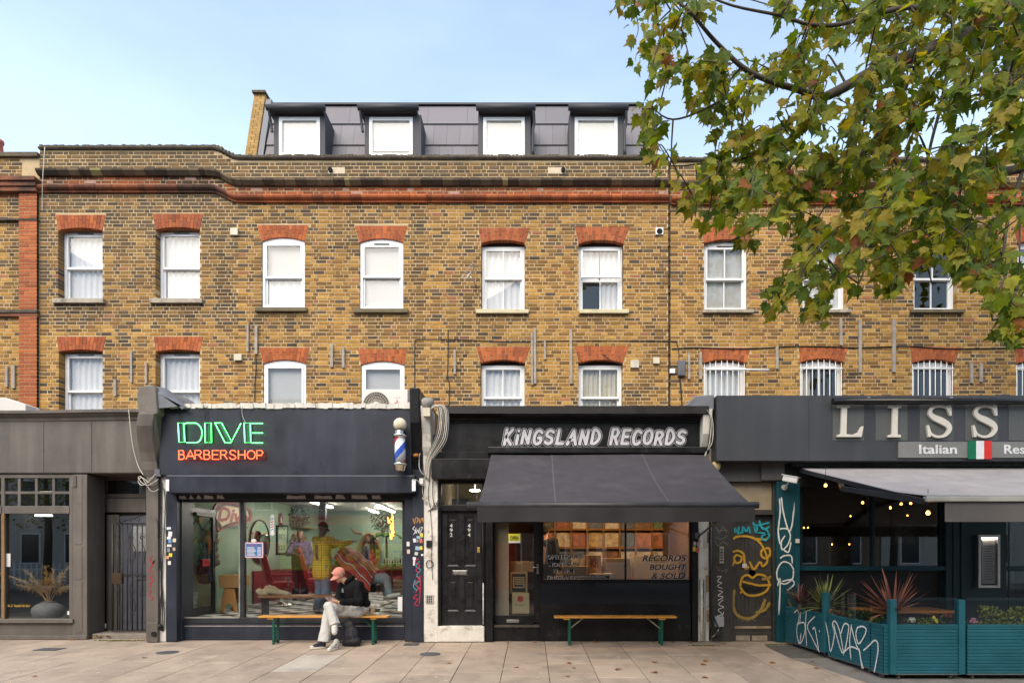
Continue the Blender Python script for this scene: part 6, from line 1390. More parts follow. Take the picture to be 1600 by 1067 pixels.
# strap-leaved cordylines and low bedding plants
def cordyline(px, py, y, label, c1, c2, n, L_, spread, stem=.12, seed=0):
    p = P(px, py, y); p.z = .60; t = thing('cordyline', label, 'plant', p); rr = random.Random(seed); ms = [M('strap_leaf_%d_%d' % (seed, i), lerp3(c1, c2, i / 2), .5, var=.2, vs=10) for i in range(3)]
    MB().tube([p, p + Vector((0, 0, stem))], [.025, .018], 8).build('stem', M('cordyline_stem', (.12, .08, .05), .9), t)
    for i in range(n):
        az = i * 2.39996 + rr.uniform(-.3, .3); el = rr.uniform(.12, 1.35) if i > n * .3 else rr.uniform(.9, 1.45); l_ = L_ * rr.uniform(.65, 1.1); d = Vector((math.cos(az) * math.cos(el) * spread, math.sin(az) * math.cos(el) * spread * .8, math.sin(el))).normalized()
        sdv = d.cross(Vector((0, 0, 1))); sdv = (sdv if sdv.length > .05 else Vector((1, 0, 0))).normalized(); up = sdv.cross(d); mb = MB(); rows_ = []
        wb = rr.uniform(.010, .015)
        for k in range(8):
            u = k / 7; c = p + Vector((0, 0, stem * .9)) + d * l_ * u - Vector((0, 0, 1)) * l_ * .22 * u * u * (1.2 - math.sin(el)); wk = wb * (1 - u ** 2.2) * (.6 + .8 * min(u * 4, 1)) + .001
            rows_.append((c - sdv * wk, c - up * wk * .45, c + sdv * wk))
        for r_ in rows_: mb.v += [tuple(q) for q in r_]
        for k in range(7):
            b = k * 3; mb.f += [(b, b + 1, b + 4, b + 3), (b + 1, b + 2, b + 5, b + 4)]; mb.sm += [True, True]
        mb.build('leaf', ms[rr.randint(0, 2)], t)
cordyline(1249, 950, -.75, 'small dark purple cordyline in the planter by the graffiti pillar', (.06, .025, .03), (.10, .04, .035), 22, .40, 1.2, .14, 1)
cordyline(1290, 945, -1.15, 'spiky green cordyline in the side planter', (.10, .15, .03), (.20, .22, .07), 46, .55, 1.15, .10, 2)
cordyline(1396, 960, -2.55, 'large copper-red cordyline at the planter corner', (.20, .07, .05), (.32, .13, .09), 60, .62, 1.5, .16, 3)
def bushy(px, y, label, lc, n, r_, fc=None, nf_=0, seed=0, h_=.1):
    p = Vector((X(px, y), y, .595)); t = thing('bedding_plant', label, 'plant', p); rr = random.Random(seed); mb = MB()
    for _ in range(n):
        a = rr.uniform(0, 6.28); q = r_ * rr.random() ** .5; c = p + Vector((q * math.cos(a), q * math.sin(a) * .7, rr.uniform(.0, h_))); s = rr.uniform(.012, .028); d = Vector((rr.gauss(0, 1), rr.gauss(0, 1), rr.gauss(.6, .6))).normalized(); u = d.orthogonal().normalized(); v = d.cross(u)
        mb.poly([c - u * s, c + v * s * .6, c + u * s, c - v * s * .6])
    mb.build('foliage', M('bedding_%d' % seed, lc, .6, var=.35, vs=25), t)
    for k in range(nf_):
        a = rr.uniform(0, 6.28); q = r_ * rr.random() ** .5 * .8; c = p + Vector((q * math.cos(a), q * math.sin(a) * .6 - .03, h_ * rr.uniform(.5, 1.15))); f = MB()
        for j in range(5): b = j * 1.2566 + k; f.ball(c + Vector((.013 * math.cos(b), -.004, .013 * math.sin(b))), (.011, .005, .011), 7, 5)
        f.build('flower', M('petal_%d_%d_%d' % tuple(int(z * 100) for z in fc), fc, .6), t)
bushy(1262, -.62, 'low brown-green bedding plant at the back of the side planter', (.06, .06, .02), 160, .14, seed=11)
bushy(1310, -1.5, 'rusty bedding plant behind the screen of the middle side planter', (.09, .05, .02), 170, .16, (.5, .2, .1), 2, 12)
bushy(1345, -2.05, 'dark green trailing plant near the front of the side run', (.03, .055, .015), 260, .18, seed=13, h_=.14)
bushy(1372, -2.5, 'bright green plant at the planter corner', (.08, .12, .02), 120, .10, seed=14)
bushy(1420, -2.6, 'white flowering plant in the front corner planter', (.06, .07, .02), 120, .11, (.7, .66, .58), 9, 15)
bushy(1447, -2.6, 'lime green leafy plant beside the white flowers', (.12, .16, .03), 160, .12, seed=16)
bushy(1463, -2.63, 'yellow flowering plant in the front corner planter', (.07, .09, .02), 80, .07, (.75, .6, .08), 3, 17)
bushy(1483, -2.6, 'dark red flowering plant near the middle post', (.05, .06, .02), 110, .12, (.30, .03, .05), 3, 18, .15)
bushy(1520, -2.62, 'pink flowering plant just right of the middle post', (.06, .07, .02), 90, .08, (.5, .2, .32), 8, 19, .08)
bushy(1545, -2.6, 'tall yellow-green shrub in the right-hand planter', (.17, .19, .04), 300, .14, seed=20, h_=.26)
bushy(1572, -2.6, 'middle yellow-green shrub in the right-hand planter', (.15, .17, .04), 220, .11, seed=21, h_=.2)
bushy(1592, -2.6, 'rightmost yellow-green shrub at the picture edge', (.18, .19, .04), 260, .12, seed=22, h_=.25)
# terrace table seen behind the screens
tt = thing('terrace_table', 'varnished wooden terrace table behind the planter screens', 'table', (5.3, -1.75, gz(-1.75)))
MB().box(4.75, 5.95, -2.1, -1.45, .70, .735).build('tabletop', M('varnished_wood', (.28, .11, .03), .35, var=.3, vs=6), tt, .01)
for a in (4.85, 5.85):
    for b in (-2.0, -1.55): MB().box(a - .025, a + .025, b - .025, b + .025, gz(b), .70).build('leg', BLACK, tt)

# ---------------------------------------------------------------- benches
BW = M('varnished_pine', (.58, .27, .05), .38, var=.18, vs=5, fine=.12, fs=40, coat=.2); BG = M('green_steel', (.004, .075, .05), .4, var=.1); BZ = M('zinc_stay', (.32, .30, .2), .45, .6)
def bench(label, p0, p1, yf_, z_):
    x0, x1 = X(p0, yf_), X(p1, yf_); t = thing('bench', label, 'bench', ((x0 + x1) / 2, yf_ + .13, gz(yf_)), 'folding beer benches')
    mb = MB(); ch = .025; mb.prism([], 0, 0) if 0 else None
    q = [(x0 + ch, yf_), (x1 - ch, yf_), (x1, yf_ + ch), (x1, yf_ + .25 - ch), (x1 - ch, yf_ + .25), (x0 + ch, yf_ + .25), (x0, yf_ + .25 - ch), (x0, yf_ + ch)]
    mb.v = [(a, b, z_ - .03) for a, b in q] + [(a, b, z_) for a, b in q]; mb.f = [tuple(range(8))[::-1], tuple(range(8, 16))] + [(i, (i + 1) % 8, 8 + (i + 1) % 8, 8 + i) for i in range(8)]; mb.sm = [False] * 10
    mb.build('seat', BW, t, .004)
    for sgn, xx in ((1, x0 + .26), (-1, x1 - .26)):
        MB().box(xx - .045 * 1 - .03 * sgn - .03, xx - .03 * sgn + .03, yf_ + .02, yf_ + .23, z_ - .058, z_ - .0305).build('seat_batten', BW, t, .004)
        lg = MB()
        for yy in (yf_ + .035, yf_ + .215): lg.box(xx - .02, xx + .02, yy - .012, yy + .012, gz(yf_) + .0, z_ - .032)
        lg.box(xx - .018, xx + .018, yf_ + .048, yf_ + .203, gz(yf_) + .03, gz(yf_) + .055); lg.build('leg_frame', BG, t, .003)
        MB().bar((xx + .005 * sgn, yf_ + .125, z_ - .22), (xx + .24 * sgn, yf_ + .125, z_ - .035), .012, .02).build('stay', BZ if p0 > 800 else BG, t)
    return t
bench('yellow pine bench with green legs in front of the barbershop window', 402, 606, -.30, .475)
bench('yellow pine bench with green legs in front of the record shop', 866, 1059, -.36, .475)

# ---------------------------------------------------------------- neon sign, barber pole, air conditioner, camera, aerial
ns = thing('neon_sign', 'green neon DIVE over red neon BARBERSHOP on the navy fascia', 'neon sign', P(345, 717, -.1))
NG = M('neon_green', (.10, 1., .18), emit=2.0); NR = M('neon_red', (1., .07, .025), emit=2.4); DG = M('neon_reflection', (.01, .10, .05), .3); SUP = M('clear_support', (.5, .5, .5), .2)
yn = -.19
def np_(x, y): return P(240 + x / 8, 620 + y / 8, yn)
for st_, cl_ in (([(305, 325), (375, 325), (390, 565), (318, 565)], True), ([(640, 325), (720, 325), (724, 570), (645, 570)], True), ([(765, 325), (850, 325), (975, 555), (1092, 330)], False), ([(765, 325), (892, 570), (960, 575), (975, 557)], False), ([(1130, 325), (1208, 325), (1215, 570), (1140, 570)], True), ([(1225, 330), (1365, 330)], False), ([(1235, 450), (1365, 450)], False), ([(1220, 574), (1365, 574)], False)):
    MB().tube([np_(*q) for q in st_], .0075, 8, cl_).build('green_tube', NG, ns)
MB().tube(crom([np_(*q) for q in [(385, 345), (402, 328), (470, 326), (535, 330), (585, 375), (605, 440), (592, 520), (550, 566), (480, 571), (410, 570)]], 4), .0075, 8).build('green_tube', NG, ns)
for a, b in ((330, 375), (660, 705), (1150, 1200)): MB().box(np_(a, 0).x, np_(b, 0).x, -.13, -.105, np_(0, 560).z, np_(0, 335).z).build('tube_back', DG, ns)  # dark green backing, the tubes' reflection put into its colour
MB().prism([(np_(800, 0).x, np_(0, 335).z), (np_(850, 0).x, np_(0, 335).z), (np_(955, 0).x, np_(0, 560).z), (np_(910, 0).x, np_(0, 560).z)], -.13, -.105).build('tube_back', DG, ns)
NF = {'B': [[(0, 0), (0, 1), (.6, 1), (.8, .85), (.75, .6), (.55, .53), (0, .53)], [(.55, .53), (.85, .42), (.9, .15), (.65, 0), (0, 0)]], 'A': [[(0, 0), (.5, 1), (1, 0)], [(.2, .35), (.8, .35)]], 'R': [[(0, 0), (0, 1), (.65, 1), (.88, .8), (.65, .52), (0, .5)], [(.5, .5), (.95, 0)]], 'E': [[(.9, 1), (0, 1), (0, 0), (.9, 0)], [(0, .52), (.75, .52)]], 'S': [[(.92, .82), (.7, 1), (.3, 1), (.08, .78), (.25, .57), (.72, .43), (.93, .22), (.7, 0), (.28, 0), (.03, .2)]], 'H': [[(0, 0), (0, 1)], [(.9, 0), (.9, 1)], [(0, .5), (.9, .5)]], 'O': [[(.5, 1), (.15, .85), (0, .5), (.15, .15), (.5, 0), (.85, .15), (1, .5), (.85, .85), (.5, 1)]], 'P': [[(0, 0), (0, 1), (.7, 1), (.95, .75), (.7, .45), (0, .45)]]}
for c, a, b in (('B', 315, 392), ('A', 405, 512), ('R', 518, 610), ('B', 630, 712), ('E', 735, 825), ('R', 838, 925), ('S', 945, 1035), ('H', 1060, 1150), ('O', 1168, 1272), ('P', 1290, 1372)):
    lt = None
    for s_ in NF[c]:
        o = MB().tube([np_(a + (b - a) * u, 778 - 110 * v) for u, v in s_], .0072, 7).build('red_tube', NR, lt or ns); lt = lt or o
MB().box(np_(315, 0).x, np_(1385, 0).x, -.106, -.1015, np_(0, 785).z, np_(0, 660).z).build('sign_back', M('dark_perspex', (.02, .012, .014), .3), ns)
for px in (278, 282, 319, 323.5, 375, 378.5): cable('sign_wire', [P(px, 634, -.13), P(px, 648, -.12), P(px + (6 if px == 378.5 else 0), 662, -.14)], .004, WIREB if px < 378 else WIREW, ns)
for a, b in (((285, 694), (281, 701)), ((325, 692), (318, 699)), ((358, 695), (356, 703)), ((393, 692), (393, 702))): MB().tube([P(*a, -.17), P(*b, -.17)], .004, 5).build('sign_wire', WIREB, ns)

bp = thing('barber_pole', 'red, white and blue barber pole with white globe on the navy fascia', 'barber pole', P(625, 737, -.32))
yb3 = -.32; kx = K(yb3); cx_, rr_ = X(625, yb3), 9.6 / kx
CHR = M('chrome', (.62, .58, .5), .18, 1., var=.1); Zp = lambda p: Z(p, yb3)
MB().ball((cx_, yb3, Zp(663)), 10.2 / kx, 24, 16).build('globe', M('opal_globe', (.72, .64, .46), .3, var=.06, vs=5), bp)
MB().lathe([(rr_ * .9, Zp(684) - 0), (rr_ * 1.15, Zp(682.5)), (rr_ * 1.15, Zp(679)), (rr_ * .95, Zp(678)), (rr_ * .95, Zp(674)), (rr_ * .6, Zp(672))], (cx_, yb3, 0), 28).build('top_cap', CHR, bp)
MB().lathe([(rr_ * .35, Zp(737)), (rr_ * .85, Zp(735)), (rr_ * 1., Zp(728)), (rr_ * 1.15, Zp(727)), (rr_ * 1.15, Zp(724)), (rr_ * .9, Zp(723))], (cx_, yb3, 0), 28).build('bottom_cap', CHR, bp)
za, zb = Zp(723.5), Zp(683.5); MB().lathe([(rr_ * .86, za), (rr_ * .86, zb)], (cx_, yb3, 0), 32).build('cylinder', M('pole_white', (.75, .75, .76), .3, var=.02), bp)
for ph, m2, nm in ((0, M('pole_red', (.62, .03, .025), .3), 'red_stripe'), (math.pi, M('pole_blue', (.02, .09, .52), .3), 'blue_stripe')):
    mb = MB(); r2 = rr_ * .868
    def st(u, v):
        z = za + (zb - za) * u; a = ph - .9 + u * (zb - za) / (rr_ * 2.0) * 2.1 + v * 1.35; a = -a if 0 else a
        return (cx_ + r2 * math.cos(a), yb3 + r2 * math.sin(a), z)
    mb.grid(st, 40, 10); mb.build(nm, m2, bp)
MB().lathe([(rr_ * .96, za), (rr_ * .96, zb)], (cx_, yb3, 0), 32).build('glass_sleeve', GLASS, bp)
for p_ in (680, 726): MB().box(cx_ - .015, cx_ + .015, yb3 + rr_ * .9, -.1, Zp(p_) - .02, Zp(p_) + .02).build('bracket', CHR, bp)

ac = thing('air_conditioner', 'white air conditioner unit on the flat roof behind the barbershop fascia', 'air conditioner', P(603, 640, .75))
ya_ = .62; ax0, ax1, az0, az1 = X(565.5, ya_), X(637, ya_), 3.70, Z(608, ya_); ACM = M('ac_white', (.68, .65, .60), .45, var=.06)
MB().box(ax0, ax1, ya_, ya_ + .33, az0, az1).build('casing', ACM, ac, .012)
for a in (ax0 + .1, ax1 - .1): MB().box(a - .03, a + .03, ya_ + .02, ya_ + .31, 3.622, 3.70).build('foot', BLACK, ac)
fc = Vector((X(588, ya_), ya_ - .004, Z(633, ya_))); MB().lathe([(.235, -.003), (.235, .003)], fc, 40, 'y').build('fan_recess', M('fan_dark', (.05, .047, .043), .7), ac)
gr = MB()
for i in range(30): a = i * math.pi / 15; gr.bar(fc + Vector((math.cos(a) * .05, -.012, math.sin(a) * .05)), fc + Vector((math.cos(a + .25) * .235, -.012, math.sin(a + .25) * .235)), .006, .008)
for r_ in (.1, .15, .2, .24): gr.tube([fc + Vector((math.cos(t) * r_, -.013, math.sin(t) * r_)) for t in [i * math.pi / 16 for i in range(32)]], .005, 5, True)
gr.build('fan_grille', M('grille_beige', (.42, .38, .32), .5), ac); MB().lathe([(.06, -.02), (.06, .0)], fc, 20, 'y').build('fan_hub', ACM, ac)
RM = M('logo_red', (.6, .05, .06), .4); lx, lz = X(620.5, ya_), Z(628, ya_); s_ = .035
for i, (dx, dz) in enumerate(((0, .03), (-.03, -.022), (.03, -.022))):
    a = (90, 210, 330)[i]; u = Vector((math.cos(R(a)), 0, math.sin(R(a)))); v = Vector((-u.z, 0, u.x)); c = Vector((lx, ya_, lz)); q = [c, c + u * .024 + v * .014, c + u * .048, c + u * .024 - v * .014]
    MB().prism([(p.x, p.z) for p in q], ya_ - .003, ya_ - .0005).build('logo', RM, ac)
text_mesh('MITSUBISHI ELECTRIC', X(613, ya_), X(628, ya_), Z(634, ya_), Z(632.4, ya_), ya_ - .0005, M('logo_grey', (.3, .28, .27), .5), 'unit_lettering', ac, .0008); text_mesh('INVERTER', X(615, ya_), X(626, ya_), Z(622, ya_), Z(620.6, ya_), ya_ - .0005, RM, 'unit_lettering', ac, .0008)
ac2 = thing('air_conditioner', 'cream air conditioner unit on the grey shop roof at the left edge', 'air conditioner', (X(5, 1.), 1., 3.62)); MB().prism([(X(-60, 1.), 3.66), (X(40, 1.), 3.66), (X(40, 1.), Z(632, 1.)), (X(8, 1.), Z(621, 1.)), (X(-60, 1.), Z(621, 1.))], 1., 1.35).build('casing', ACM, ac2, .012); MB().box(X(-50, 1.), X(30, 1.), 1.03, 1.3, 3.622, 3.659).build('foot', BLACK, ac2)
cc = thing('security_camera', 'white bullet security camera on the teal pillar', 'camera', P(1226, 765, -.05))
c0 = P(1224, 747, -.2); c1 = P(1247, 751, -.36); CW = M('camera_white', (.66, .65, .62), .35, var=.05)
MB().bar(c0, c1, .10, .10).build('housing', CW, cc, .015); MB().bar(c0 + Vector((0, 0, .06)) - (c1 - c0) * .05, c1 + Vector((0, 0, .06)) + (c1 - c0) * .08, .12, .012).build('sun_shield', CW, cc)
MB().lathe([(.036, -.005), (.036, .005)], c1 + (c1 - c0).normalized() * .004, 14, 'y').build('lens', BLACK, cc); MB().lathe([(.05, 0), (.05, .03)], P(1226, 761, -.08), 16, 'y').build('base', CW, cc); MB().tube(crom([P(1226, 761, -.08), P(1228, 760, -.16), P(1232, 753, -.24)], 4), .016, 8).build('arm', CW, cc)
MB().box(X(1243, -.1), X(1248.5, -.1), -.12, -.09, Z(848, -.1), Z(841.5, -.1)).build('sensor', CW, cc)
an = thing('tv_aerial', 'small wall-mounted television aerial with short rungs on the brickwork', 'aerial', P(744, 448, YB))
yy = YB - .35; MB().tube([P(744, 448, YB), P(741, 440, yy), P(733, 430, yy)], .011, 6).build('mast', STEEL, an); b0, b1 = P(727, 437, yy - .1), P(744, 414, yy + .15); MB().tube([b0, b1], .008, 6).build('boom', STEEL, an)
for i in range(9): q = b0.lerp(b1, i / 8); MB().tube([q - Vector((.09, .06, -.02)), q + Vector((.09, .06, -.02))], .004, 5).build('rung', STEEL, an)
# ---------------------------------------------------------------- people
SKIN = M('skin', (.50, .27, .19), .55, var=.06, vs=12, fine=.03); SKIN2 = M('skin_brown', (.20, .105, .07), .55, var=.06, vs=12)
def blob(mb, name, mat, parent, voxel=.012, smooth=4, fold=0., fs_=9., fv=None):
    me = mb.mesh('tmp'); o = bpy.data.objects.new('tmp', me); col.objects.link(o)
    r_ = o.modifiers.new('r', 'REMESH'); r_.mode = 'VOXEL'; r_.voxel_size = voxel
    s_ = o.modifiers.new('s', 'SMOOTH'); s_.iterations = smooth; s_.factor = .5
    bpy.context.view_layer.update(); m2 = bpy.data.meshes.new_from_object(o.evaluated_get(bpy.context.evaluated_depsgraph_get())); bpy.data.objects.remove(o)
    m2.name = name; m2.materials.clear()
    if fold:
        nn = [Vector(v.normal) for v in m2.vertices]
        for v, n_ in zip(m2.vertices, nn):
            p = v.co; w_ = noise.noise((p.x * fs_, p.y * fs_, p.z * fs_ * .45)) + .5 * noise.noise((p.x * fs_ * 2.3 + 7, p.y * fs_ * 2.3, p.z * fs_ * 1.1)); v.co = p + n_ * fold * w_
    m2.polygons.foreach_set('use_smooth', [True] * len(m2.polygons)); m2.update()
    return put(name, m2, mat, parent)
def limb(mb, pts, rad):
    for i in range(len(pts) - 1): mb.cap(pts[i], pts[i + 1], rad[i], rad[i + 1])
def hand(mb, wrist, d, pn, side, curl=.5, s=1.):
    """palm and five unequal bent fingers; d along the hand, pn out of the palm, side +1 puts the thumb at +cross"""
    d = d.normalized(); pn = (pn - d * pn.dot(d)).normalized(); sx = d.cross(pn) * side
    pc = wrist + d * .045 * s; rot = Matrix((sx, d, pn)).transposed(); mb.ball(pc, (.040 * s, .052 * s, .017 * s), 12, 8, rot)
    for i, (off, ln) in enumerate(((.028, .072), (.010, .08), (-.009, .074), (-.027, .058))):
        p = wrist + d * .088 * s + sx * off * s; dd = d.copy()
        for k in range(3):
            a = curl * (.6 + .45 * k) + .05 * i; dd = (d * math.cos(a) + pn * math.sin(a)).normalized(); q = p + dd * ln * s * (.42, .33, .25)[k]; mb.cap(p, q, (.0095 - .001 * k) * s, (.0088 - .001 * k) * s, 8); p = q
    p = wrist + d * .025 * s + sx * .034 * s; dd = (d * .6 + sx * .7 + pn * .35).normalized(); q = p + dd * .038 * s; mb.cap(p, q, .013 * s, .011 * s, 8); mb.cap(q, q + (d * .8 + pn * .5 + sx * .1).normalized() * .032 * s, .0105 * s, .0085 * s, 8)
def headmesh(mb, c, f, up, s=1.):
    """skull, jaw, nose, brow, ears, lips; f = facing, up = crown"""
    f = f.normalized(); up = (up - f * up.dot(f)).normalized(); r_ = f.cross(up); rot = Matrix((r_, f, up)).transposed(); L_ = lambda a, b, d: c + r_ * a * s + f * b * s + up * d * s
    mb.ball(L_(0, -.012, .025), (.074 * s, .093 * s, .090 * s), 18, 12, rot); mb.ball(L_(0, .028, -.055), (.054 * s, .060 * s, .064 * s), 14, 10, rot); mb.ball(L_(0, .052, -.098), (.026 * s, .024 * s, .02 * s), 10, 8, rot)
    mb.cap(L_(0, .082, .012), L_(0, .108, -.03), .009 * s, .0135 * s, 8); mb.ball(L_(.011, .094, -.034), .008 * s, 8, 6); mb.ball(L_(-.011, .094, -.034), .008 * s, 8, 6)
    for q in (-1, 1):
        mb.ball(L_(.03 * q, .066, -.018), (.022 * s, .018 * s, .017 * s), 9, 7, rot); mb.ball(L_(.03 * q, .074, .026), (.022 * s, .011 * s, .008 * s), 8, 6, rot); mb.ball(L_(.074 * q, -.01, -.012), (.009 * s, .02 * s, .032 * s), 9, 8, rot)
    mb.ball(L_(0, .084, -.062), (.022 * s, .009 * s, .006 * s), 8, 6, rot); mb.ball(L_(0, .082, -.074), (.019 * s, .009 * s, .007 * s), 8, 6, rot)
    return L_, rot
def eyes(par, L_, rot, s=1.):
    for q in (-1, 1): MB().ball(L_(.030 * q, .0815, .008), (.0135 * s, .006 * s, .0055 * s), 8, 6, rot).build('eye', M('eye_dark', (.03, .022, .02), .3), par)
def capmesh(par, L_, rot, mat, s=1., back=False, vis=.085, tilt=0.):
    mb = MB(); n = 18
    def dome(u, v):
        a = u * 2 * math.pi; e = v * math.pi / 2; return L_(.083 * math.cos(a) * math.cos(e), -.010 + .102 * math.sin(a) * math.cos(e), .035 + .088 * math.sin(e))
    mb.grid(dome, n, 7); mb.grid(lambda u, v: dome(u, 0) - (L_(0, 0, .02) - L_(0, 0, 0)) * v, n, 1)
    sgn = -1 if back else 1
    for dz in (0, -.006): mb.grid(lambda u, v: L_(.072 * math.cos(math.pi * u) * (1 - .12 * v), -.010 + sgn * (.098 * math.sin(math.pi * u) * (1 + .0 * v) + vis * v * math.sin(math.pi * u) ** .6), .022 + dz - .030 * v * 1.0 - .02 * math.cos(math.pi * u) ** 2), 14, 5)
    mb.build('cap', mat, par); MB().ball(L_(0, -.010, .124), .008 * s, 8, 6).build('cap_button', mat, par)
DENIM = M('pale_grey_denim', (.50, .49, .46), .85, var=.08, vs=8, fine=.08, fs=150, bump=.1, bs=250); HOOD = M('black_jersey', (.006, .006, .007), .9, spec=.2, var=.2, vs=6, bump=.15, bs=200)
# --- the man sitting on the bench
man = thing('person', 'person in salmon cap and black hoodie sitting on the bench looking at a phone', 'person', (-2.98, -.22, .475))
hipA, hipB = Vector((-2.93, -.28, .56)), Vector((-2.93, -.12, .57)); kneeA = Vector((-3.36, -.46, .57)); kneeB = Vector((-3.31, -.60, .665))
ankA = Vector((-3.40, -.60, .10)); ankB = Vector((-3.155, -.70, .30)); toeA = Vector((-3.575, -.72, .02)); toeB = Vector((-3.20, -.84, .185))
pel, chest, neck_, head_ = Vector((-2.92, -.19, .60)), Vector((-3.02, -.27, .93)), Vector((-3.115, -.33, 1.09)), Vector((-3.215, -.38, 1.175))
shN, shF = Vector((-2.885, -.37, 1.0)), Vector((-3.195, -.22, 1.005)); elN, elF = Vector((-2.86, -.47, .73)), Vector((-3.25, -.30, .76)); wrN, wrF = Vector((-3.13, -.60, .735)), Vector((-3.22, -.50, .745))
ff = Vector((-.66, -.60, -.42)); upv = Vector((-.3, -.28, .9))
b = MB(); Lh, rh = headmesh(b, head_, ff, upv, 1.03); limb(b, [neck_ + Vector((.03, .02, -.06)), head_ + Vector((.02, .02, -.05))], [.058, .055]); b.ball(chest, (.15, .12, .2), 14, 10); b.ball(pel, (.15, .13, .12), 14, 10); b.cap(pel, chest, .11, .12)
limb(b, [shN, elN, wrN], [.05, .042, .028]); limb(b, [shF, elF, wrF], [.05, .042, .028]); limb(b, [chest, shN], [.09, .055]); limb(b, [chest, shF], [.09, .055])
limb(b, [hipA, kneeA, ankA], [.075, .05, .03]); limb(b, [hipB, kneeB, ankB], [.075, .05, .026]); limb(b, [ankA, ankA.lerp(toeA, .5)], [.03, .02]); limb(b, [ankB, ankB.lerp(toeB, .5)], [.03, .02])
hand(b, wrN + Vector((-.02, 0, 0)), Vector((-.9, .05, .22)), Vector((-.05, .75, .5)), 1, .7, .95); hand(b, wrF + Vector((-.02, -.02, 0)), Vector((-.75, -.45, .12)), Vector((.1, -.35, .85)), -1, .6, .95)
body = blob(b, 'body', SKIN, man, .0075, 2); eyes(body, Lh, rh, 1.03)
h = MB(); h.ball(chest + Vector((.0, .01, -.03)), (.20, .15, .21), 16, 12, Matrix.Rotation(-.45, 3, 'Z') @ Matrix.Rotation(.3, 3, 'Y')); h.ball(pel + Vector((0, 0, .08)), (.17, .165, .13), 16, 10); h.cap(pel + Vector((0, 0, .08)), chest, .15, .15); limb(h, [chest + Vector((0, 0, .06)), shN], [.11, .082]); limb(h, [chest + Vector((0, 0, .06)), shF], [.11, .082])
limb(h, [shN, elN, wrN + Vector((.045, -.01, 0))], [.083, .074, .05]); limb(h, [shF, elF, wrF + Vector((.02, .05, 0))], [.083, .072, .05])
hood_c = neck_ + Vector((.045, .035, .0)); h.tube([hood_c + Matrix.Rotation(-.5, 3, 'Y') @ Vector((math.cos(t) * .085, math.sin(t) * .085, -.01 + .025 * math.cos(t))) for t in [i * math.pi / 8 for i in range(16)]], .036, 10, True); h.ball(neck_ + Vector((.09, .06, -.03)), (.08, .1, .06), 12, 8)
hood = blob(h, 'hoodie', HOOD, man, .010, 2, .018, 12)
for i, (wd_, dz) in enumerate(((.05, .03), (.085, .005), (.075, -.02))): MB().obox(chest + Vector((-.128, -.135, -.02 + dz)), (wd_, .006, .013), Matrix.Rotation(-.9, 3, 'Z') @ Matrix.Rotation(.25, 3, 'X')).build('chest_print', M('print_grey', (.30, .30, .31), .8), hood)
t_ = MB(); limb(t_, [hipA, kneeA], [.112, .084]); limb(t_, [hipB, kneeB], [.112, .084]); t_.ball(pel + Vector((0, 0, -.01)), (.16, .16, .13), 14, 10); t_.ball(kneeA, .084, 12, 8); t_.ball(kneeB, .084, 12, 8); t_.tube([kneeA, kneeA.lerp(ankA, .5), ankA + Vector((.005, .0, -.02))], [.083, .086, .102], 18); t_.tube([kneeB, kneeB.lerp(ankB, .5), kneeB.lerp(ankB, .80)], [.083, .078, .084], 18)
tro = blob(t_, 'trousers', DENIM, man, .009, 1, .010, 14)
NAVC = M('navy_canvas', (.016, .018, .035), .8, var=.15); RUB = M('cream_rubber', (.60, .57, .48), .6, var=.08); LACE = M('white_lace', (.7, .68, .62), .7)
def sneaker(ank, toe, name, mat, par):
    d = (toe - ank); dh = Vector((d.x, d.y, 0)).normalized() if abs(d.z) < .15 else d.normalized(); up = Vector((0, 0, 1)) if abs(d.z) < .15 else (Vector((0, 0, 1)) - dh * dh.z).normalized()
    s_ = dh.cross(up).normalized(); heel = ank - dh * .055; rot = Matrix((s_, dh, up)).transposed(); base = Vector((heel.x, heel.y, gz(heel.y))) if abs(d.z) < .15 else ank - up * .085 - dh * .05
    q = MB(); L_ = .275
    n = 18; ol = []
    for i in range(n):
        t = i / n * 2 * math.pi; yy = .5 - .5 * math.cos(t); wv = .046 * math.sin(t) * (.82 + .28 * yy); ol.append((wv, yy * L_))
    q.v = [tuple(base + s_ * a + dh * b2) for a, b2 in ol] + [tuple(base + s_ * a + dh * b2 + up * .032) for a, b2 in ol]; q.f = [tuple(range(n))[::-1], tuple(range(n, 2 * n))] + [(i, (i + 1) % n, n + (i + 1) % n, n + i) for i in range(n)]; q.sm = [False] * (n + 2)
    so = q.build('sole', RUB, par, .006)
    u = MB(); u.cap(base + dh * .06 + up * .05, base + dh * .2 + up * .045, .042, .032); u.cap(base + dh * .055 + up * .05, base + dh * .06 + up * .13, .042, .044); u.cap(base + dh * .1 + up * .09, base + dh * .17 + up * .055, .036, .033)
    blob(u, name, mat, par, .008, 3)
    MB().ball(base + dh * .235 + up * .035, (.036, .038, .022), 12, 8, rot).build('toe_cap', RUB, par)
    for k in range(5): c = base + dh * (.10 + .022 * k) + up * (.122 - .013 * k); MB().tube([c - s_ * .026 - up * .006, c + up * .006, c + s_ * .026 - up * .006], .0035, 5).build('lace', LACE, par)
sneaker(ankA, toeA, 'shoe', NAVC, man); sneaker(ankB, toeB, 'shoe', M('pale_canvas_shoe', (.42, .40, .36), .8, var=.5, vs=35), man)
MB().cap(kneeB.lerp(ankB, .72), ankB.lerp(toeB, .35), .052, .045).build('sock', M('white_sock', (.55, .53, .5), .9, var=.3, vs=40), man)
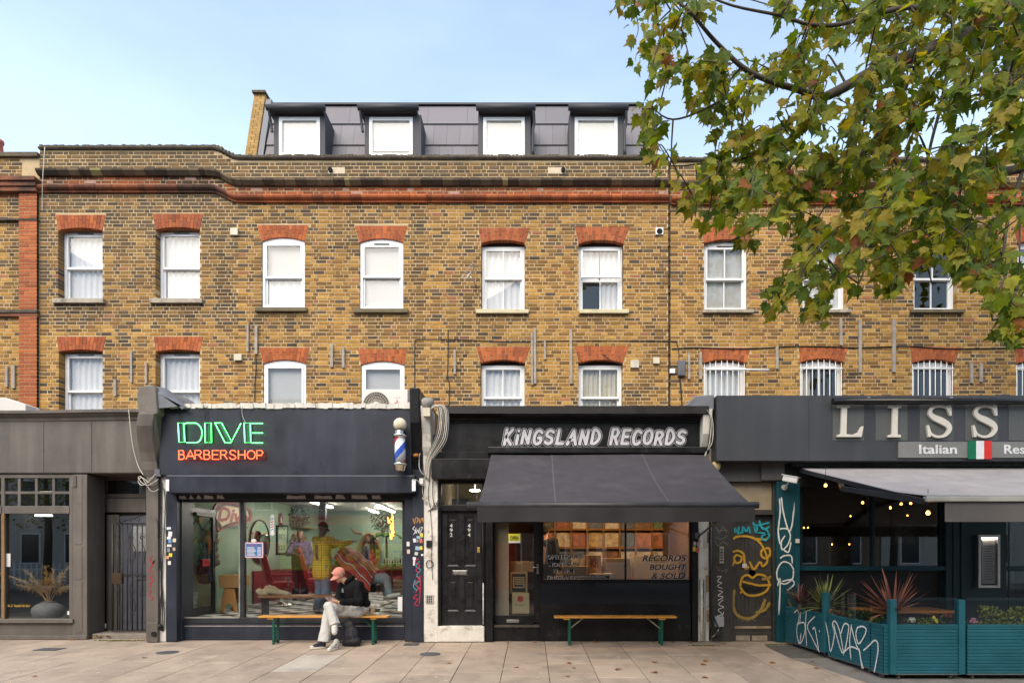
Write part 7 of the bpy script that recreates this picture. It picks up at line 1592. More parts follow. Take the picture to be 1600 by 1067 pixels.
SAL = M('salmon_cotton', (.60, .24, .18), .85, var=.12, vs=14); capmesh(man, Lh, rh, SAL, 1.03); hm = MB(); hm.ball(Lh(0, -.045, -.005), (.079, .062, .062), 14, 10, rh); blob(hm, 'hair', M('cropped_hair', (.26, .16, .11), .9), man, .009, 1, .005, 40); MB().ball(Lh(.0, .088, .075), (.03, .008, .02), 10, 6, rh).build('cap_badge', M('cap_badge', (.7, .45, .38), .8, var=.3, vs=60), man)
MB().tube([Lh(.03, .094, .008), Lh(.05, .085, .01), Lh(.078, .0, .012)], .0028, 5).build('glasses', BLACK, man)
ph = thing('smartphone', 'smartphone held in the hands of the seated person', 'phone', Lh(0, 0, 0) * 0 + Vector((-3.30, -.545, .79))); MB().obox((-3.30, -.55, .795), (.145, .072, .009), Matrix.Rotation(.25, 3, 'Z') @ Matrix.Rotation(.35, 3, 'X') @ Matrix.Rotation(.1, 3, 'Y')).build('phone_body', M('phone_grey', (.33, .32, .31), .3, .4), ph, .003); MB().obox((-3.30, -.553, .801), (.132, .062, .002), Matrix.Rotation(.25, 3, 'Z') @ Matrix.Rotation(.35, 3, 'X') @ Matrix.Rotation(.1, 3, 'Y')).build('screen', M('phone_glass', (.03, .03, .035), .1), ph)
# backpack under the bench, tumbler behind the man
bpk = thing('backpack', 'slumped black backpack on the pavement under the bench behind the seated legs', 'backpack', (-3.02, -.30, gz(-.3)))
q = MB(); q.ball((-3.03, -.36, .17), (.15, .11, .17), 14, 10); q.ball((-3.06, -.36, .31), (.11, .08, .12), 12, 8); q.ball((-3.0, -.38, .07), (.17, .12, .085), 14, 8); q.ball((-3.02, -.44, .13), (.11, .05, .09), 12, 8); q.box(-3.15, -2.88, -.45, -.27, gz(-.36) + .004, .06)
blob(q, 'bag_body', M('black_nylon', (.016, .016, .022), .6, var=.3, vs=9, bump=.2, bs=30), bpk, .012, 3, .014, 11)
MB().tube(crom([(-3.12, -.44, .30), (-3.17, -.50, .18), (-3.14, -.50, .05)], 5), .014, 6).build('strap', M('bag_strap', (.02, .02, .025), .6), bpk); MB().tube(crom([(-3.07, -.36, .40), (-3.04, -.36, .46), (-3.0, -.36, .41)], 5), .010, 6).build('top_handle', M('bag_strap'), bpk)
cup = thing('drink_cup', 'tall pale cup standing on the bench behind the seated person', 'cup', (-2.72, -.12, .475)); MB().lathe([(.03, 0), (.042, .15), (.044, .152), (.044, .165), (.03, .17)], (-2.72, -.12, .475), 20).build('cup_body', M('pale_cup', (.6, .6, .55), .4), cup)

# --- generic standing person
def stand(label, base, h_, face, top, trousers, skin, hairm, armR=None, armL=None, sleeve=True, caps=None, hem=.9, fold=.009, lean=Vector((0, 0, 0)), shoes=None, voxel=.0105):
    """arm tuples give elbow and wrist as offsets from the shoulder in (right, forward, up)"""
    base = Vector(base); f = Vector((math.cos(face), math.sin(face), 0)); r_ = Vector((f.y, -f.x, 0)); U = Vector((0, 0, 1)); s = h_ / 1.78
    o = lambda a, b2, c: base + (r_ * a + f * b2 + U * c) * s + lean * (c / 1.4)
    t = thing('person', label, 'person', base)
    hd_ = o(0, .03, 1.63); b = MB(); Lh, rh = headmesh(b, hd_, f + Vector((0, 0, -.25)), U + f * .2, s); limb(b, [o(0, -.02, 1.42), o(0, .01, 1.56)], [.058 * s, .055 * s]); b.cap(o(0, 0, .98), o(0, 0, 1.3), .12 * s, .13 * s)
    arms = []
    for sg, arm in ((1, armR), (-1, armL)):
        sh = o(.19 * sg, -.01, 1.41); e_, w_ = arm or ((.06, -.03, -.29), (.05, .08, -.54)); el = sh + (r_ * e_[0] * sg + f * e_[1] + U * e_[2]) * s; wr = sh + (r_ * w_[0] * sg + f * w_[1] + U * w_[2]) * s
        limb(b, [sh, el, wr], [.05 * s, .042 * s, .028 * s]); limb(b, [o(0, 0, 1.34), sh], [.09 * s, .06 * s]); d = (wr - el).normalized(); hand(b, wr, d, (-r_ * sg + f * .2) if not arm else Vector((0, 0, -1)) + f * .1, sg, .45, s); arms.append((sh, el, wr))
    legs = []
    for sg in (1, -1):
        hp, kn, an_ = o(.095 * sg, 0, .92), o(.10 * sg, .03, .50), o(.11 * sg, -.02, .08); limb(b, [hp, kn, an_], [.08 * s, .055 * s, .038 * s]); limb(b, [an_, o(.13 * sg, .14, .03)], [.035 * s, .025 * s]); legs.append((hp, kn, an_))
    bo = blob(b, 'body', skin, t, voxel, 2)
    if f.y < .5: eyes(bo, Lh, rh, s)
    q = MB()
    for e in (-.09, 0, .09): q.cap(o(e, 0, 1.30), o(e, 0, hem), .118 * s, .126 * s)
    q.ball(o(0, 0, 1.34), (.2 * s, .13 * s, .12 * s), 14, 10, Matrix((r_, f, U)).transposed())
    for (sh, el, wr) in arms: limb(q, [o(0, 0, 1.36), sh, el], [.11 * s, .078 * s, .064 * s]); limb(q, [el, el.lerp(wr, .88 if sleeve else .12)], [.064 * s, .05 * s])
    blob(q, 'top', top, t, .014, 3, fold, 8)
    q = MB()
    for (hp, kn, an_) in legs: limb(q, [hp, kn, an_ + U * .0], [.112 * s, .09 * s, .088 * s])
    q.ball(o(0, 0, .94), (.16 * s, .12 * s, .13 * s), 14, 10, Matrix((r_, f, U)).transposed()); blob(q, 'trousers', trousers, t, .014, 3, .008, 9)
    for sg in (1, -1): u = MB(); u.cap(o(.11 * sg, -.05, .045), o(.135 * sg, .15, .035), .045 * s, .036 * s); blob(u, 'shoe', shoes or BLACK, t, .01, 2)
    if caps: capmesh(t, Lh, rh, caps, s); 
    if hairm:
        hm = MB(); hm.ball(Lh(0, -.028, .03), (.084 * s, .092 * s, .094 * s), 16, 12, rh); hm.ball(Lh(0, -.055, -.03), (.068 * s, .05 * s, .07 * s), 12, 8, rh); blob(hm, 'hair', hairm, t, .01, 1, .008, 30)
    return t, Lh
def plaid(name):
    m = bpy.data.materials.new(name); MATS[name] = m; m.use_nodes = True; n = m.node_tree.nodes; l = m.node_tree.links.new; b = n['Principled BSDF']; b.inputs['Roughness'].default_value = .9
    geo = n.new('ShaderNodeNewGeometry'); sp = n.new('ShaderNodeSeparateXYZ'); l(geo.outputs['Position'], sp.inputs[0]); colr = None
    ad = n.new('ShaderNodeMath'); ad.operation = 'ADD'; l(sp.outputs[0], ad.inputs[0]); l(sp.outputs[1], ad.inputs[1])
    cur = n.new('ShaderNodeRGB'); cur.outputs[0].default_value = (.70, .46, .05, 1); cur = cur.outputs[0]
    for sock, per, ph_, wd_, c, amt in ((ad.outputs[0], .095, 0, .14, (.05, .035, .02), .55), (ad.outputs[0], .095, .045, .12, (.55, .42, .18), .5), (sp.outputs[2], .095, 0, .13, (.05, .035, .02), .5), (sp.outputs[2], .095, .05, .12, (.42, .14, .04), .5)):
        a = n.new('ShaderNodeMath'); a.operation = 'ADD'; a.inputs[1].default_value = ph_ + 50; l(sock, a.inputs[0]); d = n.new('ShaderNodeMath'); d.operation = 'DIVIDE'; d.inputs[1].default_value = per; l(a.outputs[0], d.inputs[0]); fr_ = n.new('ShaderNodeMath'); fr_.operation = 'FRACT'; l(d.outputs[0], fr_.inputs[0]); lt = n.new('ShaderNodeMath'); lt.operation = 'LESS_THAN'; lt.inputs[1].default_value = wd_; l(fr_.outputs[0], lt.inputs[0]); mu = n.new('ShaderNodeMath'); mu.operation = 'MULTIPLY'; mu.inputs[1].default_value = amt; l(lt.outputs[0], mu.inputs[0])
        mx_ = n.new('ShaderNodeMix'); mx_.data_type = 'RGBA'; mx_.inputs['B'].default_value = (*c, 1); l(mu.outputs[0], mx_.inputs['Factor']); l(cur, mx_.inputs['A']); cur = mx_.outputs['Result']
    l(cur, b.inputs['Base Color']); return m
JEAN = M('blue_jeans', (.15, .19, .27), .85, var=.15, vs=7)
stand('barber in yellow plaid shirt and dark cap standing inside the barbershop window', ((503 - VX) / 80.8, 1.2, FZ), 1.80, R(55), plaid('yellow_plaid'), JEAN, SKIN2, None, armR=((.10, .22, -.10), (.06, .50, -.04)), armL=((.08, .2, -.16), (-.04, .46, -.10)), caps=M('black_cap', (.012, .012, .013), .8), hem=.74)
stand('second barber in a purple and blue patterned top at the back of the barbershop', ((470 - VX) / 62., 4.7, FZ), 1.74, R(-70), M('purple_print', (.10, .07, .16), .85, var=.7, vs=22), M('dark_trousers', (.03, .03, .035), .8), SKIN2, M('curly_hair', (.06, .035, .02), .9), armR=((.1, .1, -.25), (-.05, .3, -.25)), voxel=.014)
stand('customer in dark top standing just inside the record shop window', (X(852, .95), .95, RF), 1.76, R(70), M('charcoal_top', (.02, .021, .026), .9), M('dark_trousers'), SKIN, M('dark_hair', (.015, .012, .01), .8), voxel=.014)

# --- reclining customer under a red striped cape, on a barber chair
def capemat():
    m = bpy.data.materials.new('red_striped_cape'); MATS['cape'] = m; m.use_nodes = True; n = m.node_tree.nodes; l = m.node_tree.links.new; b = n['Principled BSDF']; b.inputs['Roughness'].default_value = .75
    a = n.new('ShaderNodeAttribute'); a.attribute_name = 'edge'; r_ = n.new('ShaderNodeValToRGB'); r_.color_ramp.interpolation = 'CONSTANT'; e = r_.color_ramp.elements; e[0].position = 0; e[0].color = (.36, .045, .03, 1); e[1].position = .62; e[1].color = (.02, .015, .015, 1)
    for p, c in ((.68, (.6, .55, .52, 1)), (.77, (.02, .015, .015, 1)), (.83, (.36, .045, .03, 1))): q = e.new(p); q.color = c
    mu = n.new('ShaderNodeMath'); mu.operation = 'MULTIPLY'; mu.inputs[1].default_value = 4.; l(a.outputs['Fac'], mu.inputs[0]); fr_ = n.new('ShaderNodeMath'); fr_.operation = 'FRACT'; l(mu.outputs[0], fr_.inputs[0]); l(fr_.outputs[0], r_.inputs[0]); l(r_.outputs[0], b.inputs['Base Color']); return m
yc_ = 1.55
cu_ = thing('person', 'customer lying back under a red striped cape in the barber chair', 'person', P(575, 915, yc_))
hdp = P(545, 866, yc_); hipp = P(578, 905, yc_); b = MB(); headmesh(b, hdp, Vector((.45, .2, .85)), Vector((-.9, 0, .35))); limb(b, [hdp + Vector((.06, 0, -.07)), hipp], [.11, .14]); limb(b, [hipp + Vector((0, -.09, 0)), P(603, 903, yc_ - .1), P(612, 930, yc_ - .15)], [.09, .065, .045]); limb(b, [hipp + Vector((0, .09, 0)), P(600, 900, yc_ + .1), P(606, 930, yc_ + .1)], [.09, .065, .045]); blob(b, 'body', SKIN, cu_, .012, 2)
q = MB(); limb(q, [hipp + Vector((0, -.09, 0)), P(604, 904, yc_ - .1), P(609, 925, yc_ - .15)], [.11, .085, .075]); limb(q, [hipp + Vector((0, .09, 0)), P(601, 901, yc_ + .1), P(604, 927, yc_ + .1)], [.11, .085, .075]); blob(q, 'jeans', M('washed_jeans', (.20, .25, .28), .85, var=.2, vs=8), cu_, .014, 3, .008)
for (a, b2, c) in ((608, 931, yc_ - .18), (604, 932, yc_ + .08)): u = MB(); p = P(a, b2, c); u.cap(p, p + Vector((.20, -.04, .03)), .05, .04); blob(u, 'shoe', M('white_trainer', (.55, .54, .5), .6), cu_, .011, 2)
mb = MB(); mb.e = []
A_, B_, C_, D_ = P(521, 872, yc_ - .42), P(553, 856, yc_ + .2), P(594, 890, yc_ + .25), P(578, 921, yc_ - .45)
for i in range(25):
    for j in range(25):
        u, v = i / 24, j / 24; p = A_.lerp(D_, u).lerp(B_.lerp(C_, u), v); p.z += .14 * math.sin(v * math.pi) * (.7 + .3 * math.sin(u * 3)) + .02 * math.sin(u * 16 + v * 4) - .05 * u * (1 - v); p.y += -.1 * math.sin(v * 3.14) ; mb.v.append(tuple(p)); mb.e.append(v * .98 + .02 * math.sin(u * 9))
for i in range(24):
    for j in range(24): a = i * 25 + j; mb.f.append((a, a + 25, a + 26, a + 1)); mb.sm.append(True)
cpo = mb.build('cape', capemat(), cu_); so_ = cpo.modifiers.new('thick', 'SOLIDIFY'); so_.thickness = .006
def barberchair(label, p, ang, mat, tilt=.25):
    p = Vector(p); t = thing('barber_chair', label, 'chair', p); rt = Matrix.Rotation(ang, 3, 'Z'); w_ = lambda a, b2, c: p + rt @ Vector((a, b2, c))
    MB().lathe([(.27, 0), (.27, .03), (.08, .06), (.05, .10), (.05, .38)], p, 24).build('pedestal', CHR, t); MB().obox(w_(0, 0, .46), (.5, .5, .14), rt).build('seat', mat, t, .03); MB().obox(w_(-.30, 0, .82), (.12, .5, .62), rt @ Matrix.Rotation(-tilt, 3, 'Y')).build('backrest', mat, t, .03); MB().obox(w_(-.42, 0, 1.22), (.1, .28, .16), rt @ Matrix.Rotation(-tilt, 3, 'Y')).build('headrest', mat, t, .03)
    for sg in (-1, 1): MB().obox(w_(-.02, .29 * sg, .68), (.44, .06, .05), rt).build('armrest', mat, t, .015); MB().obox(w_(.12, .29 * sg, .56), (.04, .04, .2), rt).build('armrest_post', CHR, t)
    MB().obox(w_(.42, 0, .14), (.2, .36, .03), rt @ Matrix.Rotation(-.3, 3, 'Y')).build('footrest', CHR, t); return t
REDL = M('red_leather', (.22, .018, .022), .35, var=.15); p_ = P(570, 930, yc_); barberchair('barber chair under the reclining customer', (p_.x, yc_ + .1, FZ), 0, M('black_leather', (.02, .018, .018), .35), .9)
barberchair('empty red barber chair near the window by the price board', (-5.55, 2.9, FZ), R(30), REDL); barberchair('empty red barber chair further back along the green wall', (-5.35, 4.6, FZ), R(20), REDL)

# ---------------------------------------------------------------- things inside the barbershop
xw = xl_ + .002
def wallpt(px, py, off=.02): y = F * (-(xw + off)) / (VX - px) - D; return Vector((xw + off, y, Z(py, y)))
lg = thing('wall_sign', 'cream Dive Barbershop logo sign with red outline on the green side wall', 'sign', wallpt(355, 830))
def wallprism(mb, pts, off0, off1):
    q = [wallpt(a, b2, 0) for a, b2 in pts]; n = len(q); b0 = len(mb.v); mb.v += [(xw + off1, v.y, v.z) for v in q] + [(xw + off0, v.y, v.z) for v in q]; mb.f.append(tuple(b0 + i for i in range(n))); mb.f.append(tuple(b0 + n + i for i in reversed(range(n)))); mb.sm += [False, False]
    for i in range(n): j = (i + 1) % n; mb.f.append((b0 + i, b0 + j, b0 + n + j, b0 + n + i)); mb.sm.append(False)
    return mb
ol = [(329, 800), (336, 787), (348, 783), (365, 786), (380, 790), (390, 795), (392, 806), (390, 814), (374, 818), (356, 822), (340, 831), (335, 822), (328, 812)]
wallprism(MB(), ol, 0, .03).build('sign_outline', M('sign_maroon', (.26, .035, .03), .5), lg); cxo, cyo = 358, 804
wallprism(MB(), [(cxo + (a - cxo) * .9, cyo + (b2 - cyo) * .84) for a, b2 in ol], .031, .04).build('sign_inner', M('sign_black', (.01, .01, .01), .5), lg); wallprism(MB(), [(cxo + (a - cxo) * .8, cyo + (b2 - cyo) * .68) for a, b2 in ol], .041, .048).build('sign_face', M('sign_cream', (.62, .52, .36), .5), lg)
a0, a1 = wallpt(337, 809), wallpt(385, 796)
def onwall(o_, p): return Vector((xw + o_ + (-p.y) * .2, p.x, p.z))
text_mesh('Dive', a0.y, a1.y, 2.18, 2.48, 0, M('sign_maroon'), 'sign_text', lg, .004, offset=.03, shear=.25, pt=lambda p: onwall(.052, p)); text_mesh('BARBERSHOP', a0.y + .3, a1.y, 2.05, 2.12, 0, M('sign_black'), 'sign_text', lg, .003, pt=lambda p: onwall(.052, p))
for k, (zz, m2) in enumerate(((Z(824, 1.2), WIREB), (Z(852, 1.2), M('brass', (.6, .38, .12), .35, .9)))):
    hk = thing('coat_rack', ['black zigzag coat rack on the green wall', 'brass zigzag coat rack below the black one'][k], 'coat rack', (xw, .95, zz)); MB().tube([(xw + .02, .75 + .22 * i, zz + (.14 if i % 2 else -.04)) for i in range(6)], .012, 6).build('rail', m2, hk)
    for i in range(6): MB().tube([(xw, .75 + .22 * i, zz + (.14 if i % 2 else -.04)), (xw + .07, .75 + .22 * i, zz + (.16 if i % 2 else -.02))], .009, 6).build('peg', m2, hk)
def coat(label, y0, zt, zb, mat, w_=.2, seed=0, nm='coat'):
    t = thing(nm, label, nm, (xw + .1, y0, zb)); q = MB(); n = 7
    for i in range(n): u = i / (n - 1); q.ball((xw + .10, y0 + .03 * math.sin(seed + u * 5), zt + (zb - zt) * u), (.06 + .05 * u, w_ * (.35 + .65 * min(u * 1.8, 1)), (zt - zb) / n * .9), 12, 8)
    q.cap((xw + .12, y0 - w_ * .5, zt - .15), (xw + .14, y0 - w_ * .9, zb + .15), .06, .05); blob(q, 'cloth', mat, t, .016, 3, .022, 7); return t
coat('grey-brown coat hanging behind the open barbershop door', 1.42, 2.14, 1.35, M('grey_wool', (.085, .075, .06), .9, var=.2), .17, 1); coat('navy jacket hanging low behind the open barbershop door', 1.12, 1.68, 1.02, M('navy_cloth', (.012, .017, .03), .9, var=.2), .2, 3, 'jacket'); coat('orange scarf hanging between the coats', 1.22, 1.95, 1.55, M('orange_cloth', (.5, .12, .03), .9), .05, 2, 'scarf')
MB().lathe([(.07, -.02), (.07, .02)], wallpt(313, 811, .03), 20, 'x').build('coat_hook_disc', M('pine_disc', (.55, .33, .1), .5), lg)
st_ = thing('step_stool', 'moulded tan plastic step stool standing by the barbershop door', 'stool', P(366, 957, 1.6)); TAN = M('tan_plastic', (.40, .21, .07), .5, var=.12); bx_, by_ = X(366, 1.6), 1.6
def bowed(dx):
    q = MB()
    o_ = [(-.17, 0), (-.10, 0), (-.09, .08), (-.05, .15), (0, .17), (.05, .15), (.09, .08), (.10, 0), (.17, 0), (.13, .3), (.10, .48), (-.10, .48), (-.13, .3)]
    return q.prism([(bx_ + a, FZ + b2) for a, b2 in o_], by_ + dx, by_ + dx + .03)
bowed(-.22).build('end_panel', TAN, st_, .01); bowed(.22).build('end_panel', TAN, st_, .01)
tp_ = MB(); tp_.prism([(bx_ - .16, FZ + .485), (bx_ + .16, FZ + .485), (bx_ + .19, FZ + .72), (bx_ + .15, FZ + .735), (bx_ - .15, FZ + .735), (bx_ - .19, FZ + .72)], by_ - .26, by_ + .29); tp_.build('seat_block', M('cardboard_tan', (.42, .24, .09), .7, var=.1), st_, .01)
mr = thing('round_mirror', 'round mirror in thin black frame on the green side wall', 'mirror', (xw, 3.65, 1.3)); mc = Vector((xw + .03, 3.65, 1.80))
MB().tube([mc + Vector((0, math.cos(t) * .5, math.sin(t) * .5)) for t in [i * math.pi / 20 for i in range(40)]], .018, 8, True).build('frame', BLACK, mr); MB().lathe([(.49, -.012), (.49, .0)], mc, 40, 'x').build('mirror_glass', M('mirror', (.8, .82, .8), .03, 1., var=0, fine=0), mr)
po = thing('framed_poster', 'black framed vintage lettering poster on the green wall', 'poster', (xw, 4.7, 1.5)); wallprism(MB(), [(431, 820), (448, 820), (448, 866), (431, 866)], .0, .03).build('frame', BLACK, po); wallprism(MB(), [(433, 823), (446.5, 823), (446.5, 863), (433, 863)], .031, .036).build('print', M('poster_green', (.30, .38, .26), .6, var=.2, vs=10), po)
pa, pb3 = wallpt(433.5, 840), wallpt(446, 830)
for t, z0 in (('DAD', .78), ('BET', .45), ('CUT', .08)): text_mesh(t, pa.y + .05, pb3.y - .05, wallpt(440, 863).z + z0 * .75, wallpt(440, 863).z + z0 * .75 + .13, 0, BLACK, 'poster_text', po, .002, pt=lambda p: onwall(.037, p))
ov = thing('wall_plaque', 'oval plaque with the figure 6 above the poster', 'plaque', wallpt(439, 818)); oc = wallpt(439, 811, .02); q = MB(); q.ball(oc, (.012, .12, .16), 18, 12); q.build('plaque', M('plaque_black', (.015, .012, .012), .4), ov); text_mesh('6', oc.y - .05, oc.y + .05, oc.z - .09, oc.z + .09, 0, M('sign_white', (.75, .72, .7), .4), 'plaque_figure', ov, .003, pt=lambda p: onwall(.034, p))
MB().ball(oc, (.006, .14, .18), 18, 12).build('plaque_rim', M('sign_maroon'), ov)
def leafy(label, c, r_, n, mat, cat='plant', nm='foliage_plant', seed=0, ls=.06, pot=None):
    c = Vector(c); t = thing(nm, label, cat, c - Vector((0, 0, r_))); rr = random.Random(seed); mb = MB()
    for _ in range(n):
        d = Vector((rr.gauss(0, 1), rr.gauss(0, 1), rr.gauss(0, 1))).normalized(); p = c + d * r_ * rr.random() ** .4; d2 = (d + Vector((rr.gauss(0, .5), rr.gauss(0, .5), rr.gauss(-.2, .5)))).normalized(); s_ = d2.orthogonal().normalized() * ls * .22; e = p + d2 * ls * rr.uniform(.7, 1.4); m_ = (p + e) / 2; mb.poly([p, m_ + s_, e, m_ - s_])
    mb.build('foliage', mat, t); 
    if pot: MB().lathe([(r_ * .3, -r_ * 1.5), (r_ * .45, -r_ * .8), (r_ * .4, -r_ * .75)], c, 16).build('pot', pot, t)
    MB().tube([c - Vector((0, 0, r_ * 1.1)), c], .012, 6).build('stem', M('cordyline_stem'), t); return t
DKG = M('dark_foliage', (.02, .035, .018), .7, var=.4, vs=20)
leafy('dark bushy wreath plant on the wall shelf at the back of the barbershop', wallpt(466, 808, .2), .28, 500, DKG, seed=4); MB().box(xw, xw + .28, wallpt(455, 822).y, wallpt(455, 822).y + 1.3, wallpt(466, 823).z - .03, wallpt(466, 823).z).build('wall_shelf', M('shelf_wood', (.25, .15, .05), .6), s2)
leafy('dried flower arrangement in front of the green wall', P(466, 843, 5.2), .2, 400, M('dried_flowers', (.22, .13, .06), .8, var=.5, vs=15), 'plant', 'dried_flowers', 9)
yB_ = 7.5
am = thing('arched_mirror', 'oval mirror with wooden frame on the back wall behind the customer', 'mirror', P(577, 897, yB_)); ac_ = P(577, 864, yB_ - .06); k7 = K(yB_)
MB().tube([ac_ + Vector((math.cos(t) * 17 / k7, 0, math.sin(t) * 31 / k7)) for t in [i * math.pi / 20 for i in range(40)]], .03, 8, True).build('frame', M('frame_brass', (.25, .16, .07), .4, .4), am); q = MB(); q.ball(ac_ + Vector((0, .03, 0)), (17 / k7, .01, 31 / k7), 24, 14); q.build('mirror_glass', M('mirror', (.8, .82, .8), .03, 1.), am)
for sg in (-1, 1): MB().tube(crom([ac_ + Vector((sg * .2, -.02, .58)), ac_ + Vector((sg * .42, -.06, .62)), ac_ + Vector((sg * .55, -.08, .80))], 5), [.03] * 6 + [.028, .022, .016, .01, .004], 8).build('horn', M('horn', (.16, .06, .03), .4), am)
def palm(label, base, n, L_, seed, m2):
    base = Vector(base); t = thing('palm_plant', label, 'plant', base); rr = random.Random(seed)
    MB().tube([base, base + Vector((0, 0, .55))], [.03, .02], 8).build('stem', M('cordyline_stem'), t)
    for i in range(n):
        az = i * 2.4; d = Vector((math.cos(az), math.sin(az) * .6, .7)).normalized(); pts = [base + Vector((0, 0, .5)) + d * L_ * u - Vector((0, 0, .75 * L_ * u * u)) for u in [k / 8 for k in range(9)]]; mb = MB(); mb.tube(pts, .006, 5)
        for k in range(1, 9):
            ax = (pts[k] - pts[k - 1]).normalized(); sd_ = ax.cross(Vector((0, 0, 1))).normalized()
            for s_ in (-1, 1):
                for h2 in (0, .5): p = pts[k - 1].lerp(pts[k], h2); e = p + (sd_ * s_ + ax * .7 - Vector((0, 0, .3))).normalized() * L_ * .32 * (1.1 - k / 10); m_ = (p + e) / 2; w_ = ax * .012; mb.poly([p, m_ + w_, e, m_ - w_])
        mb.build('frond', m2, t)
PALM = M('palm_green', (.07, .17, .04), .6, var=.3, vs=9)
palm('green palm above the flame ornament by the barbershop mirror', P(604, 838, 3.4) - Vector((0, 0, .5)), 9, .5, 1, PALM); palm('lower green palm at the right end of the barbershop window', P(612, 885, 2.6) - Vector((0, 0, .5)), 10, .42, 2, PALM); leafy('dark trailing fern at the top right of the barbershop', P(598, 812, 3.6), .25, 420, DKG, seed=6)
fl_ = thing('flame_ornament', 'glowing orange flame shaped lamp among the palms in the barbershop', 'lamp', P(612, 840, 2.9)); FL = M('flame', (1., .28, .03), emit=4.); rr = random.Random(9)
for k in range(7): p = P(612 + rr.uniform(-5, 4), 842 - k * 5, 2.9); MB().tube(crom([p, p + Vector((rr.uniform(-.03, .03), 0, .06)), p + Vector((rr.uniform(-.05, .05), 0, .14))], 4), [.02, .022, .024, .022, .018, .012, .008, .004, .002], 7).build('flame_tongue', FL, fl_)
tw = thing('towel_shelf', 'shelf of rolled cream towels under the back wall of the barbershop', 'shelf', P(615, 940, 2.6)); yT = 2.6
MB().box(X(596, yT), X(640, yT), yT, yT + .4, Z(884, yT), Z(880, yT)).build('shelf_board', M('shelf_white', (.5, .47, .4), .5), tw)
for k in range(5): MB().tube([(X(597, yT), yT + .12, Z(934 - k * 6.6, yT)), (X(640, yT), yT + .12, Z(934 - k * 6.6, yT))], .042, 12).build('towel_roll', M('towel_cream', (.44, .40, .30), .9, var=.1), tw)
rr = random.Random(10)
bt = MB()
for k in range(9): cx2 = X(599 + k * 4.2, yT); hh2 = rr.uniform(.06, .16); o = MB().lathe([(.018, 0), (.018, hh2 * .7), (.008, hh2 * .8), (.008, hh2)], (cx2, yT + .1, Z(880, yT)), 10).build('bottle', M('bottle_%d' % (k % 3), ((.05, .03, .02), (.3, .1, .04), (.3, .28, .22))[k % 3], .25), tw)
MB().box(X(598, yT), X(640, yT), yT + .15, yT + .3, Z(900, yT), Z(888, yT)).build('red_drawer', OXBLOOD, tw)
MB().box(X(498, 3.), X(508, 3.), 3., 3.12, Z(812, 3.), 2.78).build('ceiling_post', BLACK, s2)
lt_ = thing('low_table', 'low dark table with wooden top behind the barbershop glass', 'table', P(470, 960, .62)); yt_ = .62
MB().box(X(402, yt_), X(522, yt_), yt_, yt_ + .35, Z(934, yt_), Z(930, yt_)).build('tabletop', M('table_wood', (.26, .12, .06), .5, var=.2), lt_, .006)
for a in (408, 516): MB().box(X(a - 1.5, yt_), X(a + 1.5, yt_), yt_ + .05, yt_ + .3, FZ, Z(934.2, yt_)).build('leg', BLACK, lt_)
jk = thing('folded_jacket', 'crumpled beige jacket lying on the low table in the barbershop window', 'jacket', P(428, 930, .75)); q = MB(); zt_ = Z(930, yt_)
for (a, r1, r2, r3, dz) in ((412, .16, .12, .05, .04), (428, .2, .14, .07, .06), (444, .13, .11, .05, .035), (424, .13, .1, .06, .12)): q.ball((X(a, .75), .78, zt_ + dz), (r1, r2, r3), 14, 8, Matrix.Rotation(.25, 3, 'Y'))
blob(q, 'cloth', M('beige_canvas', (.40, .33, .20), .9, var=.15), jk, .013, 2, .03, 9)

# ---------------------------------------------------------------- things inside the record shop
yS = 2.7; sh_ = thing('record_shelf', 'wall rack of record sleeves at the back of the record shop', 'shelf', (X(960, yS), yS, RF)); SW = M('shelf_amber', (.34, .17, .05), .6, var=.2, vs=4)
xa_, xb_ = X(842, yS), X(1095, yS); zlev = [RF + .5, RF + .9, RF + 1.3, RF + 1.7, RF + 2.1]
MB().box(xa_, xb_, yS + .25, yS + .28, RF, 2.75).build('shelf_back', SW, sh_)
for z in zlev: MB().box(xa_, xb_, yS, yS + .25, z - .03, z).build('shelf_board', SW, sh_)
nx = 10
for i in range(nx + 1): x = xa_ + (xb_ - xa_) * i / nx; MB().box(x - .015, x + .015, yS + .003, yS + .25, RF, 2.75).build('shelf_upright', SW, sh_)
rr = random.Random(77); pal = [(.5, .42, .3), (.3, .08, .04), (.05, .05, .06), (.42, .3, .1), (.12, .2, .1), (.35, .2, .25), (.55, .52, .48), (.2, .1, .05), (.08, .12, .2), (.45, .16, .05)]
for z in zlev:
    for i in range(nx):
        x0 = xa_ + (xb_ - xa_) * i / nx + .03
        for k in range(1 if rr.random() < .45 else 2):
            w_ = .30 if k == 0 else .29; c = rr.choice(pal); dx = rr.uniform(0, .22); o = MB().obox((x0 + .16 + dx * k, yS + .1 + k * .06, z + .165), (w_, .012, .31), Matrix.Rotation(-.12, 3, 'X')).build('record_sleeve', M('sleeve_%d' % pal.index(c), c, .45, var=.5, vs=9, fine=.2), sh_)
def carton(label, p0, p1, a, b2, y, c, dep=.3, mark=None, rot=0.):
    t = thing('cardboard_box', label, 'box', P((p0 + p1) / 2, b2, y)); pbox('box_body', p0, p1, a, b2, y, y + dep, M('carton_%d' % int(c[0] * 100), c, .75, var=.12, vs=6), t, .003)
    if mark: text_mesh(mark[0], X(mark[1], y), X(mark[2], y), Z(mark[4], y), Z(mark[3], y), y - .001, M('sign_maroon', (.26, .035, .03), .5), 'box_print', t, .001, offset=.02)
    pbox('box_tape', (p0 + p1) / 2 - 1.2, (p0 + p1) / 2 + 1.2, a + .3, b2 - .3, y - .0015, y - .0002, M('tape', (.36, .25, .12), .4), t, 0)
